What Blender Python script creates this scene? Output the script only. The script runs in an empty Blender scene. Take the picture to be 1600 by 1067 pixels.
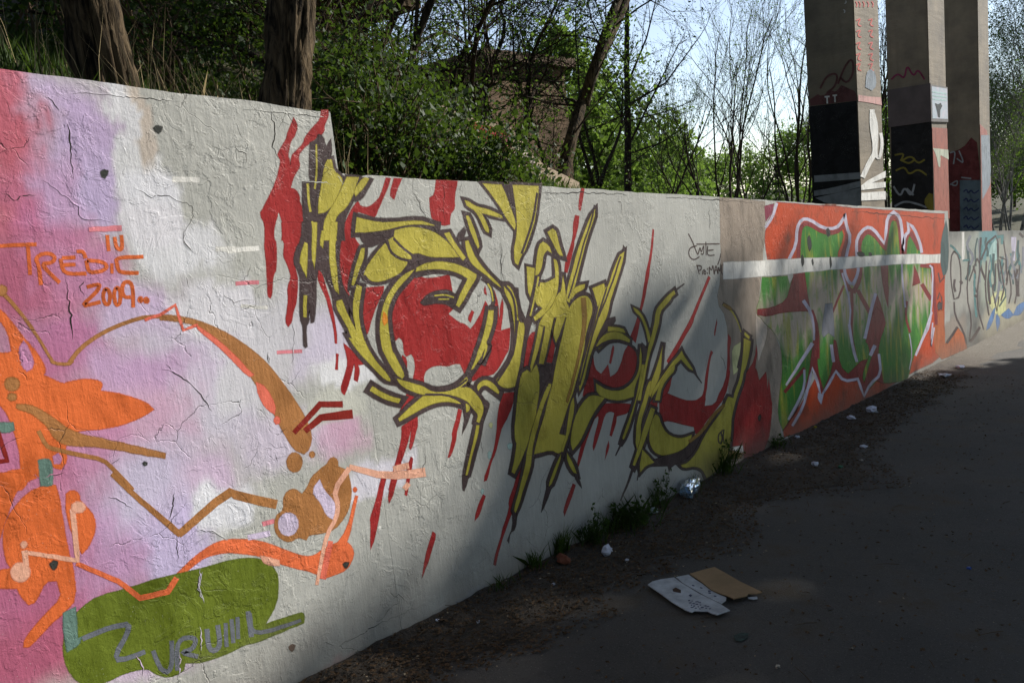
import bpy, bmesh, math, random
import numpy as np
from mathutils import Vector, Matrix, noise as mnoise
from mathutils.geometry import delaunay_2d_cdt

# ------------------------------------------------------------------ camera, sky, sun, exposure
scene = bpy.context.scene
K = 0.0877                       # the path falls 8.8 cm per metre along +x
SUN_AZ, SUN_EL = math.radians(-20), math.radians(32)
R3 = np.array([[0.63313, -0.19087, 0.75014], [-0.76667, -0.02123, 0.64169], [-0.10656, -0.98139, -0.15978]])
CAM = np.array([0.0, -2.7076, 1.65])
cd = bpy.data.cameras.new('camera'); cam = bpy.data.objects.new('camera', cd); scene.collection.objects.link(cam)
m = Matrix.Identity(4)
for i in range(3):
    m[i][0], m[i][1], m[i][2], m[i][3] = R3[i][0], -R3[i][1], -R3[i][2], CAM[i]
cam.matrix_world = m
cd.sensor_width = 22.2; cd.lens = 18.0; cd.clip_start = 0.05; cd.clip_end = 2000
scene.camera = cam
world = bpy.data.worlds.new('World'); scene.world = world; world.use_nodes = True
wn = world.node_tree; bg = wn.nodes['Background']
sky = wn.nodes.new('ShaderNodeTexSky'); sky.sky_type = 'NISHITA'; sky.sun_disc = False
sky.sun_elevation = SUN_EL; sky.sun_rotation = math.radians(110); sky.air_density = 0.9; sky.dust_density = 0.05; sky.ozone_density = 2.5
hs_ = wn.nodes.new('ShaderNodeHueSaturation'); hs_.inputs['Saturation'].default_value = .68; hs_.inputs['Value'].default_value = 1.0; wn.links.new(sky.outputs[0], hs_.inputs['Color']); wn.links.new(hs_.outputs[0], bg.inputs[0]); bg.inputs[1].default_value = 0.095
sd = bpy.data.lights.new('sun', 'SUN'); sun = bpy.data.objects.new('sun', sd); scene.collection.objects.link(sun)
sd.energy = 5.0; sd.angle = math.radians(0.55); sd.color = (1.0, 0.95, 0.87)
SD = Vector((math.cos(SUN_EL)*math.cos(SUN_AZ), math.cos(SUN_EL)*math.sin(SUN_AZ), math.sin(SUN_EL)))
sun.rotation_euler = (-SD).to_track_quat('-Z', 'Y').to_euler(); sun.location = SD*40
vs = scene.view_settings; vs.view_transform = 'Standard'; vs.look = 'None'; vs.gamma = 1.0; vs.exposure = 0.8
vs.use_curve_mapping = False

# ------------------------------------------------------------------ helpers
COL = scene.collection
def lin(c):
    return tuple(((v/255)/12.92 if v/255 <= 0.04045 else ((v/255+0.055)/1.055)**2.4) for v in c)
def at(px, py, y):
    """the point of the place that lies y metres behind the wall face on the line of sight px, py of the 1600 px photograph"""
    r = R3 @ np.array([px-800, py-533.5, 1297.0]); t = (y-CAM[1])/r[1]; p = CAM+r*t
    return Vector(p)
def on_ground(px, py):
    r = R3 @ np.array([px-800, py-533.5, 1297.0]); t = -1.65/(r[2]+K*r[0]); p = CAM+r*t
    return Vector(p)
def link(o, parent=None):
    COL.objects.link(o)
    if parent is not None: o.parent = parent
    return o
def mesh_obj(name, verts, faces, mat, parent=None, smooth=False, colors=None):
    me = bpy.data.meshes.new(name)
    me.from_pydata([tuple(v) for v in verts], [], [tuple(f) for f in faces])
    if smooth: me.polygons.foreach_set('use_smooth', [True]*len(me.polygons))
    me.materials.append(mat); me.update()
    if colors is not None:
        a = me.color_attributes.new('paint', 'FLOAT_COLOR', 'POINT')
        a.data.foreach_set('color', np.asarray(colors, dtype=np.float32).ravel())
    return link(bpy.data.objects.new(name, me), parent)
def tag(o, label=None, cat=None, group=None, kind=None):
    if label: o['label'] = label
    if cat: o['category'] = cat
    if group: o['group'] = group
    if kind: o['kind'] = kind
    return o
def empty(name, loc, label, cat, group=None):
    o = bpy.data.objects.new(name, None); o.location = loc; o.empty_display_size = .2; link(o); return tag(o, label, cat, group)
def quads_obj(name, V, mat, parent=None, n=4):
    """V: (count, n, 3) array, one n-gon each"""
    V = np.asarray(V, dtype=np.float32); c = V.shape[0]
    me = bpy.data.meshes.new(name); me.vertices.add(c*n); me.vertices.foreach_set('co', V.reshape(-1))
    me.loops.add(c*n); me.loops.foreach_set('vertex_index', np.arange(c*n, dtype=np.int32))
    me.polygons.add(c); me.polygons.foreach_set('loop_start', np.arange(0, c*n, n, dtype=np.int32))
    me.materials.append(mat); me.update(calc_edges=True); me.validate()
    return link(bpy.data.objects.new(name, me), parent)
def leaf_quads(pos, size, rng, asp=0.55, up=0.35):
    c = len(pos); a = rng.normal(size=(c, 3)); a /= np.linalg.norm(a, axis=1)[:, None]
    b = rng.normal(size=(c, 3)); b[:, 2] += up; b -= a*np.sum(a*b, axis=1)[:, None]; b /= np.linalg.norm(b, axis=1)[:, None]
    s = (size*rng.uniform(.6, 1.3, c))[:, None]; nrm = np.cross(a, b)
    p = np.asarray(pos)
    return np.stack([p-a*s*.5, p+b*s*asp*.5+nrm*s*.12, p+a*s*.5, p-b*s*asp*.5+nrm*s*.12], axis=1)
class Tubes:
    def __init__(s): s.v = []; s.f = []
    def add(s, pts, rad, n=5, ridge=0.0, seed=0, cap=True):
        pts = [Vector(p) for p in pts]; b0 = len(s.v); m_ = len(pts); ref = Vector((0.31, 0.95, 0.05))
        for i, p in enumerate(pts):
            t = (pts[min(m_-1, i+1)]-pts[max(0, i-1)]); t = t.normalized() if t.length > 1e-9 else Vector((0, 0, 1))
            u = t.cross(ref)
            if u.length < .05: u = t.cross(Vector((1, 0, 0)))
            u.normalize(); w = t.cross(u)
            for j in range(n):
                a = 2*math.pi*j/n; r = rad[i]
                if ridge:
                    r *= 1+ridge*(abs(math.sin(a*9+3*mnoise.noise(Vector((math.cos(a)*2, math.sin(a)*2, i*.16+seed)))*2.2))**.6-.6)+ridge*1.2*mnoise.noise(Vector((math.cos(a)*5, math.sin(a)*5, i*.45+seed)))+ridge*.5*mnoise.noise(Vector((math.cos(a)*11, math.sin(a)*11, i*.8+seed)))
                s.v.append(p+(u*math.cos(a)+w*math.sin(a))*r)
        for i in range(m_-1):
            for j in range(n):
                s.f.append((b0+i*n+j, b0+i*n+(j+1) % n, b0+(i+1)*n+(j+1) % n, b0+(i+1)*n+j))
    def build(s, name, mat, parent=None): return mesh_obj(name, s.v, s.f, mat, parent, True)
def box_vf(x0, x1, y0, y1, z0, z1):
    v = [(x0, y0, z0), (x1, y0, z0), (x1, y1, z0), (x0, y1, z0), (x0, y0, z1), (x1, y0, z1), (x1, y1, z1), (x0, y1, z1)]
    return v, [(0, 3, 2, 1), (4, 5, 6, 7), (0, 1, 5, 4), (1, 2, 6, 5), (2, 3, 7, 6), (3, 0, 4, 7)]

# ------------------------------------------------------------------ materials
MATS = {}
def new_mat(name):
    mt = bpy.data.materials.new(name); mt.use_nodes = True; MATS[name] = mt
    nt = mt.node_tree; return mt, nt, nt.nodes['Principled BSDF']
def nd(nt, t, **kw):
    n = nt.nodes.new(t)
    for a, b in kw.items():
        if a in n.inputs: n.inputs[a].default_value = b
        else: setattr(n, a, b)
    return n
def mathn(nt, op, a, b=None, clamp=False):
    n = nt.nodes.new('ShaderNodeMath'); n.operation = op; n.use_clamp = clamp
    for i, v in enumerate((a, b)):
        if v is None: continue
        if hasattr(v, 'is_output'): nt.links.new(v, n.inputs[i])
        else: n.inputs[i].default_value = v
    return n.outputs[0]
def mixc(nt, fac, a, b, mode='MIX'):
    n = nt.nodes.new('ShaderNodeMix'); n.data_type = 'RGBA'; n.blend_type = mode
    for i, v in ((0, fac), (6, a), (7, b)):
        if hasattr(v, 'is_output'): nt.links.new(v, n.inputs[i])
        else: n.inputs[i].default_value = v if i == 0 else (*v[:3], 1)
    return n.outputs[2]
def noise(nt, vec, scale, detail=4, rough=.55, dist=0.0):
    n = nd(nt, 'ShaderNodeTexNoise', Scale=scale, Detail=detail, Roughness=rough, Distortion=dist)
    if vec is not None: nt.links.new(vec, n.inputs['Vector'])
    return n.outputs['Fac']
def mapr(nt, v, a, b, c=0.0, d=1.0):
    n = nt.nodes.new('ShaderNodeMapRange'); n.inputs[1].default_value = a; n.inputs[2].default_value = b; n.inputs[3].default_value = c; n.inputs[4].default_value = d
    nt.links.new(v, n.inputs[0]); return n.outputs[0]
def pos_scaled(nt, sc):
    g = nt.nodes.new('ShaderNodeNewGeometry'); mp = nd(nt, 'ShaderNodeMapping'); mp.inputs['Scale'].default_value = sc
    nt.links.new(g.outputs['Position'], mp.inputs['Vector']); return mp.outputs[0]

# relief of old layered paint, shared by the wall and everything sprayed on it, so that flakes run on across colours
rel = bpy.data.node_groups.new('layered_paint_relief', 'ShaderNodeTree')
for nme, tp in (('Normal', 'NodeSocketVector'), ('Var', 'NodeSocketFloat'), ('Crack', 'NodeSocketFloat'), ('Speck', 'NodeSocketFloat')):
    rel.interface.new_socket(nme, in_out='OUTPUT', socket_type=tp)
P1 = pos_scaled(rel, (1, 1, 1)); P2 = pos_scaled(rel, (60, 1, 6))
n1 = noise(rel, P1, 4.2, 9, .62, .5); flake = mapr(rel, n1, .485, .515)
n1b = noise(rel, P1, 11.0, 7, .65, .9); flake2 = mapr(rel, n1b, .56, .585)
grain = noise(rel, P1, 85, 5, .7); brush = noise(rel, P2, 1.0, 4, .6); lump = noise(rel, P1, 22, 4, .6)
wv = nd(rel, 'ShaderNodeTexNoise', Scale=5.0, Detail=5.0); rel.links.new(P1, wv.inputs['Vector'])
mx = nd(rel, 'ShaderNodeMix'); mx.data_type = 'VECTOR'; mx.inputs[0].default_value = .16
rel.links.new(P1, mx.inputs[4]); rel.links.new(wv.outputs['Color'], mx.inputs[5])
vo = nd(rel, 'ShaderNodeTexVoronoi', Scale=5.2); vo.feature = 'DISTANCE_TO_EDGE'; rel.links.new(mx.outputs[1], vo.inputs['Vector'])
crk = mathn(rel, 'MULTIPLY', mapr(rel, vo.outputs['Distance'], .002, .008, 1, 0), mathn(rel, 'MULTIPLY', mapr(rel, noise(rel, P1, 2.6, 4), .54, .60), .75))
msk = mapr(rel, noise(rel, P1, 1.3, 3), .40, .62, .25, 1.25)
hgt = mathn(rel, 'MULTIPLY', mathn(rel, 'ADD', mathn(rel, 'MULTIPLY', flake, .34), mathn(rel, 'MULTIPLY', flake2, .36)), msk)
hgt = mathn(rel, 'ADD', hgt, mathn(rel, 'MULTIPLY', grain, .42)); hgt = mathn(rel, 'ADD', hgt, mathn(rel, 'MULTIPLY', brush, .42))
hgt = mathn(rel, 'ADD', hgt, mathn(rel, 'MULTIPLY', mathn(rel, 'MULTIPLY', lump, msk), .8)); hgt = mathn(rel, 'SUBTRACT', hgt, mathn(rel, 'MULTIPLY', crk, .9))
bp = nd(rel, 'ShaderNodeBump', Strength=.75, Distance=.0040); rel.links.new(hgt, bp.inputs['Height'])
speck = mathn(rel, 'MULTIPLY', mapr(rel, noise(rel, P1, 150, 3, .6), .66, .70), mapr(rel, noise(rel, P1, 6, 4), .50, .60))  # pale chips, together with glints of gloss put into the colour
go = rel.nodes.new('NodeGroupOutput')
fl = mathn(rel, 'MULTIPLY', mapr(rel, noise(rel, pos_scaled(rel, (34, 1, 11)), 1.0, 4, .7), .70, .74), mapr(rel, noise(rel, P1, 1.9, 3), .42, .55)); crk = mathn(rel, 'MAXIMUM', crk, fl)
var = mathn(rel, 'ADD', mathn(rel, 'MULTIPLY', noise(rel, P1, 2.3, 6, .6), .6), mathn(rel, 'MULTIPLY', brush, .4))
for i, s_ in enumerate((bp.outputs[0], var, crk, speck)): rel.links.new(s_, go.inputs[i])

def finish_paint(nt, bs, colsock, rough=.5, stain=True):
    g = nt.nodes.new('ShaderNodeGroup'); g.node_tree = rel
    c = mixc(nt, 1.0, colsock, mapr_col(nt, g.outputs['Var'], .32, .68, .80, 1.10), 'MULTIPLY')
    c = mixc(nt, mathn(nt, 'MULTIPLY', g.outputs['Crack'], .65), c, (.05, .045, .04))
    c = mixc(nt, mathn(nt, 'MULTIPLY', g.outputs['Speck'], .75), c, (.62, .62, .58))
    if stain:    # soil splashed up the foot of the wall, following the sloping path
        gm = nt.nodes.new('ShaderNodeNewGeometry'); sp = nt.nodes.new('ShaderNodeSeparateXYZ'); nt.links.new(gm.outputs['Position'], sp.inputs[0])
        hh = mathn(nt, 'ADD', sp.outputs[2], mathn(nt, 'MULTIPLY', sp.outputs[0], K))
        hh = mathn(nt, 'ADD', hh, mathn(nt, 'MULTIPLY', mathn(nt, 'SUBTRACT', noise(nt, gm.outputs['Position'], 3.0, 6, .65), .5), .5))
        c = mixc(nt, mathn(nt, 'MULTIPLY', mapr(nt, hh, .0, .34, 1, 0), .7), c, (.15, .13, .11))
    nt.links.new(c, bs.inputs['Base Color']); nt.links.new(g.outputs['Normal'], bs.inputs['Normal'])
    bs.inputs['Roughness'].default_value = rough; bs.inputs['Specular IOR Level'].default_value = .16
def mapr_col(nt, v, a, b, c, d):
    s = mapr(nt, v, a, b, c, d); n = nt.nodes.new('ShaderNodeCombineColor')
    for i in range(3): nt.links.new(s, n.inputs[i])
    return n.outputs[0]
def paint_mat(name, rgb, rough=.48):
    if name in MATS: return MATS[name]
    mt, nt, bs = new_mat(name)
    base = lin(rgb); dk = tuple(v*.62 for v in base); lt = tuple(min(.85, v*1.12+.012) for v in base)
    c = mixc(nt, mapr(nt, noise(nt, pos_scaled(nt, (1.6, 1, .8)), 4.5, 6, .62, .6), .46, .72), lt, dk)
    c = mixc(nt, mathn(nt, 'MULTIPLY', mapr(nt, noise(nt, pos_scaled(nt, (1, 1, 1)), 210, 3, .7), .5, .7), .35), c, dk)
    finish_paint(nt, bs, c, rough)
    mist, nt, bs = new_mat(name+'_overspray'); c = nt.nodes.new('ShaderNodeRGB'); c.outputs[0].default_value = (*base, 1); finish_paint(nt, bs, c.outputs[0], .6)
    soft_edge(nt, bs); return mt
def soft_edge(nt, bs):
    a = nt.nodes.new('ShaderNodeAttribute'); a.attribute_name = 'paint'; f = mathn(nt, 'ADD', a.outputs['Fac'], mathn(nt, 'MULTIPLY', mathn(nt, 'SUBTRACT', noise(nt, pos_scaled(nt, (1, 1, 1)), 260, 3, .8), .5), 1.5))
    tr = nt.nodes.new('ShaderNodeBsdfTransparent'); ms = nt.nodes.new('ShaderNodeMixShader'); nt.links.new(mathn(nt, 'MULTIPLY', mapr(nt, f, .25, .75), .9, True), ms.inputs[0]); nt.links.new(tr.outputs[0], ms.inputs[1]); nt.links.new(bs.outputs[0], ms.inputs[2])
    nt.links.new(ms.outputs[0], nt.nodes['Material Output'].inputs[0])
PALETTE = dict(red=(158, 40, 40), dark=(72, 58, 58), yellow=(178, 166, 64), ochre2=(140, 108, 48), orange2=(225, 140, 40), beige=(152, 138, 124), white=(222, 220, 214),
    pinkwhite=(205, 190, 175), paleyellow=(205, 205, 150), tag=(70, 52, 48), darkred2=(132, 28, 32), lilac2=(196, 190, 208), magenta=(130, 40, 66), greysmear=(128, 130, 138),
    chip=(52, 54, 50), chip2=(95, 72, 58), orangebrown=(176, 96, 56), tealdark=(72, 92, 92), teal=(84, 128, 128), tealpale=(165, 195, 190), blue=(92, 128, 176),
    orange=(216, 104, 48), orange3=(222, 108, 62), ochre=(166, 112, 62), pinklilac=(190, 130, 168), lilacgap=(204, 190, 214), coral=(236, 112, 90), coral2=(216, 128, 138),
    salmon=(232, 168, 142), darkred=(128, 30, 20), olive=(98, 112, 24), slate=(104, 108, 116), tealgrey=(96, 124, 114),
    black=(20, 20, 22), redhaze=(98, 60, 58), greystripe=(138, 142, 146), redtag=(190, 88, 76), redhaze2=(196, 150, 142), bluegrey=(132, 140, 148), magentatag=(120, 36, 70), olivetag=(122, 112, 40),
    redbrown=(150, 80, 62), redbrown2=(158, 96, 84), palegreen=(176, 180, 160), darkredp=(92, 34, 34), slatepanel=(84, 100, 108), bluetag=(36, 44, 84))
def green_letter_mat():
    mt, nt, bs = new_mat('greenletter')
    gm = nt.nodes.new('ShaderNodeNewGeometry'); sp = nt.nodes.new('ShaderNodeSeparateXYZ'); nt.links.new(gm.outputs['Position'], sp.inputs[0])
    hh = mathn(nt, 'ADD', sp.outputs[2], mathn(nt, 'MULTIPLY', sp.outputs[0], K))
    drip = noise(nt, pos_scaled(nt, (5.5, 1, .9)), 1.0, 3, .5)
    hh = mathn(nt, 'ADD', hh, mathn(nt, 'MULTIPLY', mathn(nt, 'SUBTRACT', drip, .5), 1.1))
    band = mathn(nt, 'MULTIPLY', mapr(nt, hh, .72, .98), mapr(nt, hh, 1.18, 1.42, 1, 0))
    c = mixc(nt, band, lin((60, 128, 46)), lin((184, 170, 152)))
    yl = mapr(nt, noise(nt, pos_scaled(nt, (7, 1, 1.3)), 1.3, 2, .5), .54, .66)
    c = mixc(nt, mathn(nt, 'MULTIPLY', yl, .85), c, lin((158, 160, 52)))
    c = mixc(nt, mapr(nt, noise(nt, pos_scaled(nt, (4, 1, 3)), 2.1, 4), .55, .7), c, lin((92, 150, 56)))
    finish_paint(nt, bs, c, .42)
    return mt
green_letter_mat()
def orange_red_mat():
    mt, nt, bs = new_mat('orangered')
    c = mixc(nt, mapr(nt, noise(nt, pos_scaled(nt, (1, 1, 1)), 3.2, 7, .68), .52, .72), lin((194, 72, 32)), lin((88, 44, 28)))
    finish_paint(nt, bs, c, .36); return mt
orange_red_mat()
for nme, rgb in PALETTE.items(): paint_mat(nme, rgb, .36 if nme in ('red', 'dark', 'darkred2', 'darkred') else .52)
def wall_mat():
    mt, nt, bs = new_mat('wall_paint'); a = nt.nodes.new('ShaderNodeAttribute'); a.attribute_name = 'paint'
    finish_paint(nt, bs, a.outputs['Color'], .56); return mt
WALLM = wall_mat()
def simple(name, rgb, rough=.8, var=.35, scale=8.0, bump=0.0, bscale=40.0, stretch=(1, 1, 1), rgb2=None, spec=.3):
    mt, nt, bs = new_mat(name); v = pos_scaled(nt, stretch)
    n = noise(nt, v, scale, 6, .62)
    c2 = lin(rgb2) if rgb2 else tuple(x*(1-var) for x in lin(rgb))
    nt.links.new(mixc(nt, mapr(nt, n, .35, .65), lin(rgb), c2), bs.inputs['Base Color'])
    bs.inputs['Roughness'].default_value = rough; bs.inputs['Specular IOR Level'].default_value = spec
    if bump:
        b = nd(nt, 'ShaderNodeBump', Strength=1.0, Distance=bump); nt.links.new(noise(nt, v, bscale, 6, .65), b.inputs['Height']); nt.links.new(b.outputs[0], bs.inputs['Normal'])
    return mt
def leaf_mat(name, rgb, rgb2, trans=.4):
    mt, nt, bs = new_mat(name); oi = pos_scaled(nt, (1, 1, 1))
    c = mixc(nt, mapr(nt, noise(nt, oi, 9, 3, .7), .3, .7), lin(rgb), lin(rgb2))
    nt.links.new(c, bs.inputs['Base Color']); bs.inputs['Roughness'].default_value = .6; bs.inputs['Specular IOR Level'].default_value = .15
    tr = nt.nodes.new('ShaderNodeBsdfTranslucent'); nt.links.new(mixc(nt, .5, c, lin((110, 140, 44))), tr.inputs[0])
    ms = nt.nodes.new('ShaderNodeMixShader'); ms.inputs[0].default_value = trans
    nt.links.new(bs.outputs[0], ms.inputs[1]); nt.links.new(tr.outputs[0], ms.inputs[2]); nt.links.new(ms.outputs[0], nt.nodes['Material Output'].inputs[0])
    return mt

# ------------------------------------------------------------------ the painted wall
GREY = np.array(lin((181, 181, 175)))
BLOBS = [
(0.991, 2.138, 0.109, 0.278, (190, 100, 116), 1.0, 1.0),
(0.978, 1.878, 0.143, 0.151, (186, 104, 122), 1.0, 1.0),
(1.062, 1.86, 0.112, 0.135, (186, 112, 148), 1.0, 1.0),
(0.936, 1.652, 0.198, 0.17, (176, 98, 124), 1.0, 1.0),
(1.104, 1.683, 0.137, 0.119, (190, 132, 166), 1.0, 1.0),
(1.02, 1.429, 0.213, 0.118, (184, 120, 158), 1.0, 1.0),
(0.832, 1.182, 0.267, 0.246, (186, 114, 146), 1.0, 1.0),
(1.123, 1.142, 0.187, 0.166, (194, 136, 170), 1.0, 1.0),
(0.838, 0.736, 0.277, 0.274, (184, 106, 138), 1.0, 1.0),
(0.746, 0.522, 0.363, 0.135, (178, 96, 122), 1.0, 1.0),
(1.106, 0.82, 0.145, 0.168, (196, 154, 192), 1.0, 1.0),
(1.19, 2.138, 0.119, 0.148, (190, 168, 204), 1.0, 1.0),
(1.15, 1.96, 0.108, 0.118, (190, 156, 192), 1.0, 1.0),
(1.232, 1.963, 0.061, 0.141, (188, 170, 206), 1.0, 1.0),
(1.294, 1.568, 0.166, 0.095, (200, 178, 208), 1.0, 1.0),
(1.522, 1.368, 0.272, 0.171, (206, 196, 214), 1.0, 1.0),
(1.284, 1.331, 0.179, 0.107, (195, 160, 195), 1.0, 1.0),
(1.377, 1.159, 0.178, 0.122, (206, 168, 192), 1.0, 1.0),
(1.593, 1.192, 0.172, 0.164, (206, 200, 214), 1.0, 1.0),
(1.26, 0.957, 0.192, 0.131, (204, 194, 218), 1.0, 1.0),
(1.441, 0.912, 0.135, 0.115, (206, 184, 208), 1.0, 1.0),
(1.268, 0.747, 0.124, 0.122, (200, 186, 220), 1.0, 1.0),
(2.018, 0.959, 0.117, 0.089, (204, 166, 188), 1.0, 1.0),
(1.78, 1.008, 0.176, 0.124, (206, 196, 212), 1.0, 1.0),
(2.008, 1.36, 0.143, 0.128, (206, 198, 216), 1.0, 1.0),
(1.158, 0.388, 0.153, 0.048, (202, 182, 205), 1.0, 1.0),
(1.779, 1.484, 0.171, 0.121, (206, 204, 210), 1.0, 1.0),
(1.351, 2.172, 0.051, 0.144, (216, 216, 220), 1.0, 1.0),
(1.378, 2.031, 0.1, 0.073, (214, 214, 216), 1.0, 1.0),
(1.406, 1.948, 0.113, 0.096, (222, 222, 228), 1.0, 1.0),
(1.435, 1.778, 0.165, 0.097, (218, 218, 222), 1.0, 1.0),
(1.682, 1.324, 0.164, 0.166, (208, 206, 212), 1.0, 1.0),
(2.113, 1.219, 0.134, 0.058, (225, 225, 228), 1.0, 1.0),
(2.226, 0.768, 0.181, 0.072, (215, 212, 222), 1.0, 1.0),
(1.472, 0.807, 0.138, 0.084, (222, 222, 228), 1.0, 1.0),
(1.559, 1.572, 0.152, 0.091, (216, 214, 220), 1.0, 1.0),
(1.411, 1.853, 0.114, 0.075, (222, 220, 226), 1.0, 1.0),
(1.401, 2.156, 0.026, 0.105, (196, 184, 172), 1.0, 1.0),
(2.041, 1.09, 0.13, 0.068, (196, 196, 186), 1.0, 1.0),
(7.924, 1.894, 1.149, 0.131, (120, 60, 30), 1.0, 1.0),
(10.729, 1.336, 1.239, 0.464, (205, 85, 35), 1.0, 1.0),
(1.95, -0.007, 0.272, 0.044, (190, 170, 165), 1.0, 1.0),
(2.579, 0.017, 0.264, 0.043, (178, 182, 186), 1.0, 1.0),
(13.055, 1.156, 1.097, 0.549, (170, 168, 160), 1.0, 1.0),
(12.598, 0.369, 0.789, 0.216, (150, 140, 130), 1.0, 1.0),
(14.358, 1.395, 1.188, 0.395, (160, 165, 155), 1.0, 1.0),
(15.849, 1.033, 1.426, 0.542, (168, 176, 160), 1.0, 1.0),
(17.673, 1.072, 1.739, 0.595, (160, 158, 150), 1.0, 1.0),
(16.368, 0.224, 1.948, 0.294, (176, 170, 150), 1.0, 1.0),
(15.096, 1.581, 0.734, 0.266, (110, 150, 155), 1.0, 1.0)]
BX = np.array([b[:4] for b in BLOBS]); 
def paint_at(x, hh, rough=True):
    """colour of the sprayed and rolled ground coats at a point of the wall face"""
    p = Vector((x*2.2, hh*2.2, 3.7)); wx = .085*mnoise.fractal(p, .8, 2.0, 5); wz = .085*mnoise.fractal(p+Vector((9, 4, 2)), .8, 2.0, 5)
    q = Vector((x*16, hh*9.0, 1.2)); wx += .045*mnoise.fractal(q, .7, 2.0, 3); wz += .02*mnoise.noise(q*2)
    c = GREY*(1+.06*mnoise.fractal(p*.7, 1, 2, 3)); c = c.copy()
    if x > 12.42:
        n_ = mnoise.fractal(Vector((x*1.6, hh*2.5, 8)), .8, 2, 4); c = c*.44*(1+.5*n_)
    for i, b in enumerate(BLOBS):
        dx = (x+wx-b[0])/b[2]; dz = (hh+wz-b[1])/b[3]
        if abs(dx) > 1.7 or abs(dz) > 1.7: continue
        d = (dx**4+dz**4)**.25
        a = 1-(d-.40)/1.05 if i < 27 else 1-(d-.74)/.45; a = max(0.0, min(1.0, a)); a = a*a*(3-2*a)*b[5]
        if a > 0: c = c*(1-a)+np.array(lin(b[4]))*a
    return c
root = empty('graffiti_wall', (0, 0, 0), 'long stepped wall covered in graffiti running along the path', 'wall')
TH = .28
def wall_section(xs, H, name):
    nz = max(8, int((H+.15)/.022)) if xs[0] < 4 else 46
    hs = np.linspace(-.15, H, nz); V = []; C = []; F = []
    for i, x in enumerate(xs):
        for j, hh in enumerate(hs):
            top = 0.0
            if j == nz-1: top = .006*mnoise.fractal(Vector((x*3.1, 2.2, 7)), 1, 2, 4)-max(0, mnoise.noise(Vector((x*5, 1, 3)))-.42)*.06
            V.append((x, 0, hh+top-K*x)); C.append((*paint_at(x, hh), 1))
    nx = len(xs)
    for i in range(nx-1):
        for j in range(nz-1):
            F.append((i*nz+j, (i+1)*nz+j, (i+1)*nz+j+1, i*nz+j+1))
    b0 = len(V)                                   # top, back and ends
    for i, x in enumerate(xs):
        V.append((x, TH, V[i*nz+nz-1][2]-.004)); C.append((*(GREY*.8), 1)); V.append((x, TH, -.15-K*x)); C.append((*(GREY*.6), 1))
    for i in range(nx-1):
        F.append((i*nz+nz-1, (i+1)*nz+nz-1, b0+2*i+2, b0+2*i)); F.append((b0+2*i, b0+2*i+2, b0+2*i+3, b0+2*i+1))
    F.append(tuple([j for j in range(nz)]+[b0, b0+1]))
    e = (nx-1)*nz; F.append(tuple([b0+2*nx-1, b0+2*nx-2]+[e+j for j in range(nz-1, -1, -1)]))
    return mesh_obj(name, V, F, WALLM, root, False, C)
def steps(a, b, s): return list(np.linspace(a, b, max(2, int((b-a)/s)+1)))
w1 = wall_section(steps(-4, .6, .2)[:-1]+steps(.6, 2.205, .016), 2.29, 'wall_section'); w1['label'] = 'tall left section of the wall with pink and lilac paint'
w2 = wall_section(steps(2.206, 4.2, .018)+steps(4.25, 12.42, .06), 2.047, 'wall_section'); w2['label'] = 'middle section of the wall one step lower'
w3 = wall_section(steps(12.422, 22, .08)+steps(22.5, 48, .5), 1.775, 'wall_section'); w3['label'] = 'lowest far section of the wall with dense scribbles'

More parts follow.
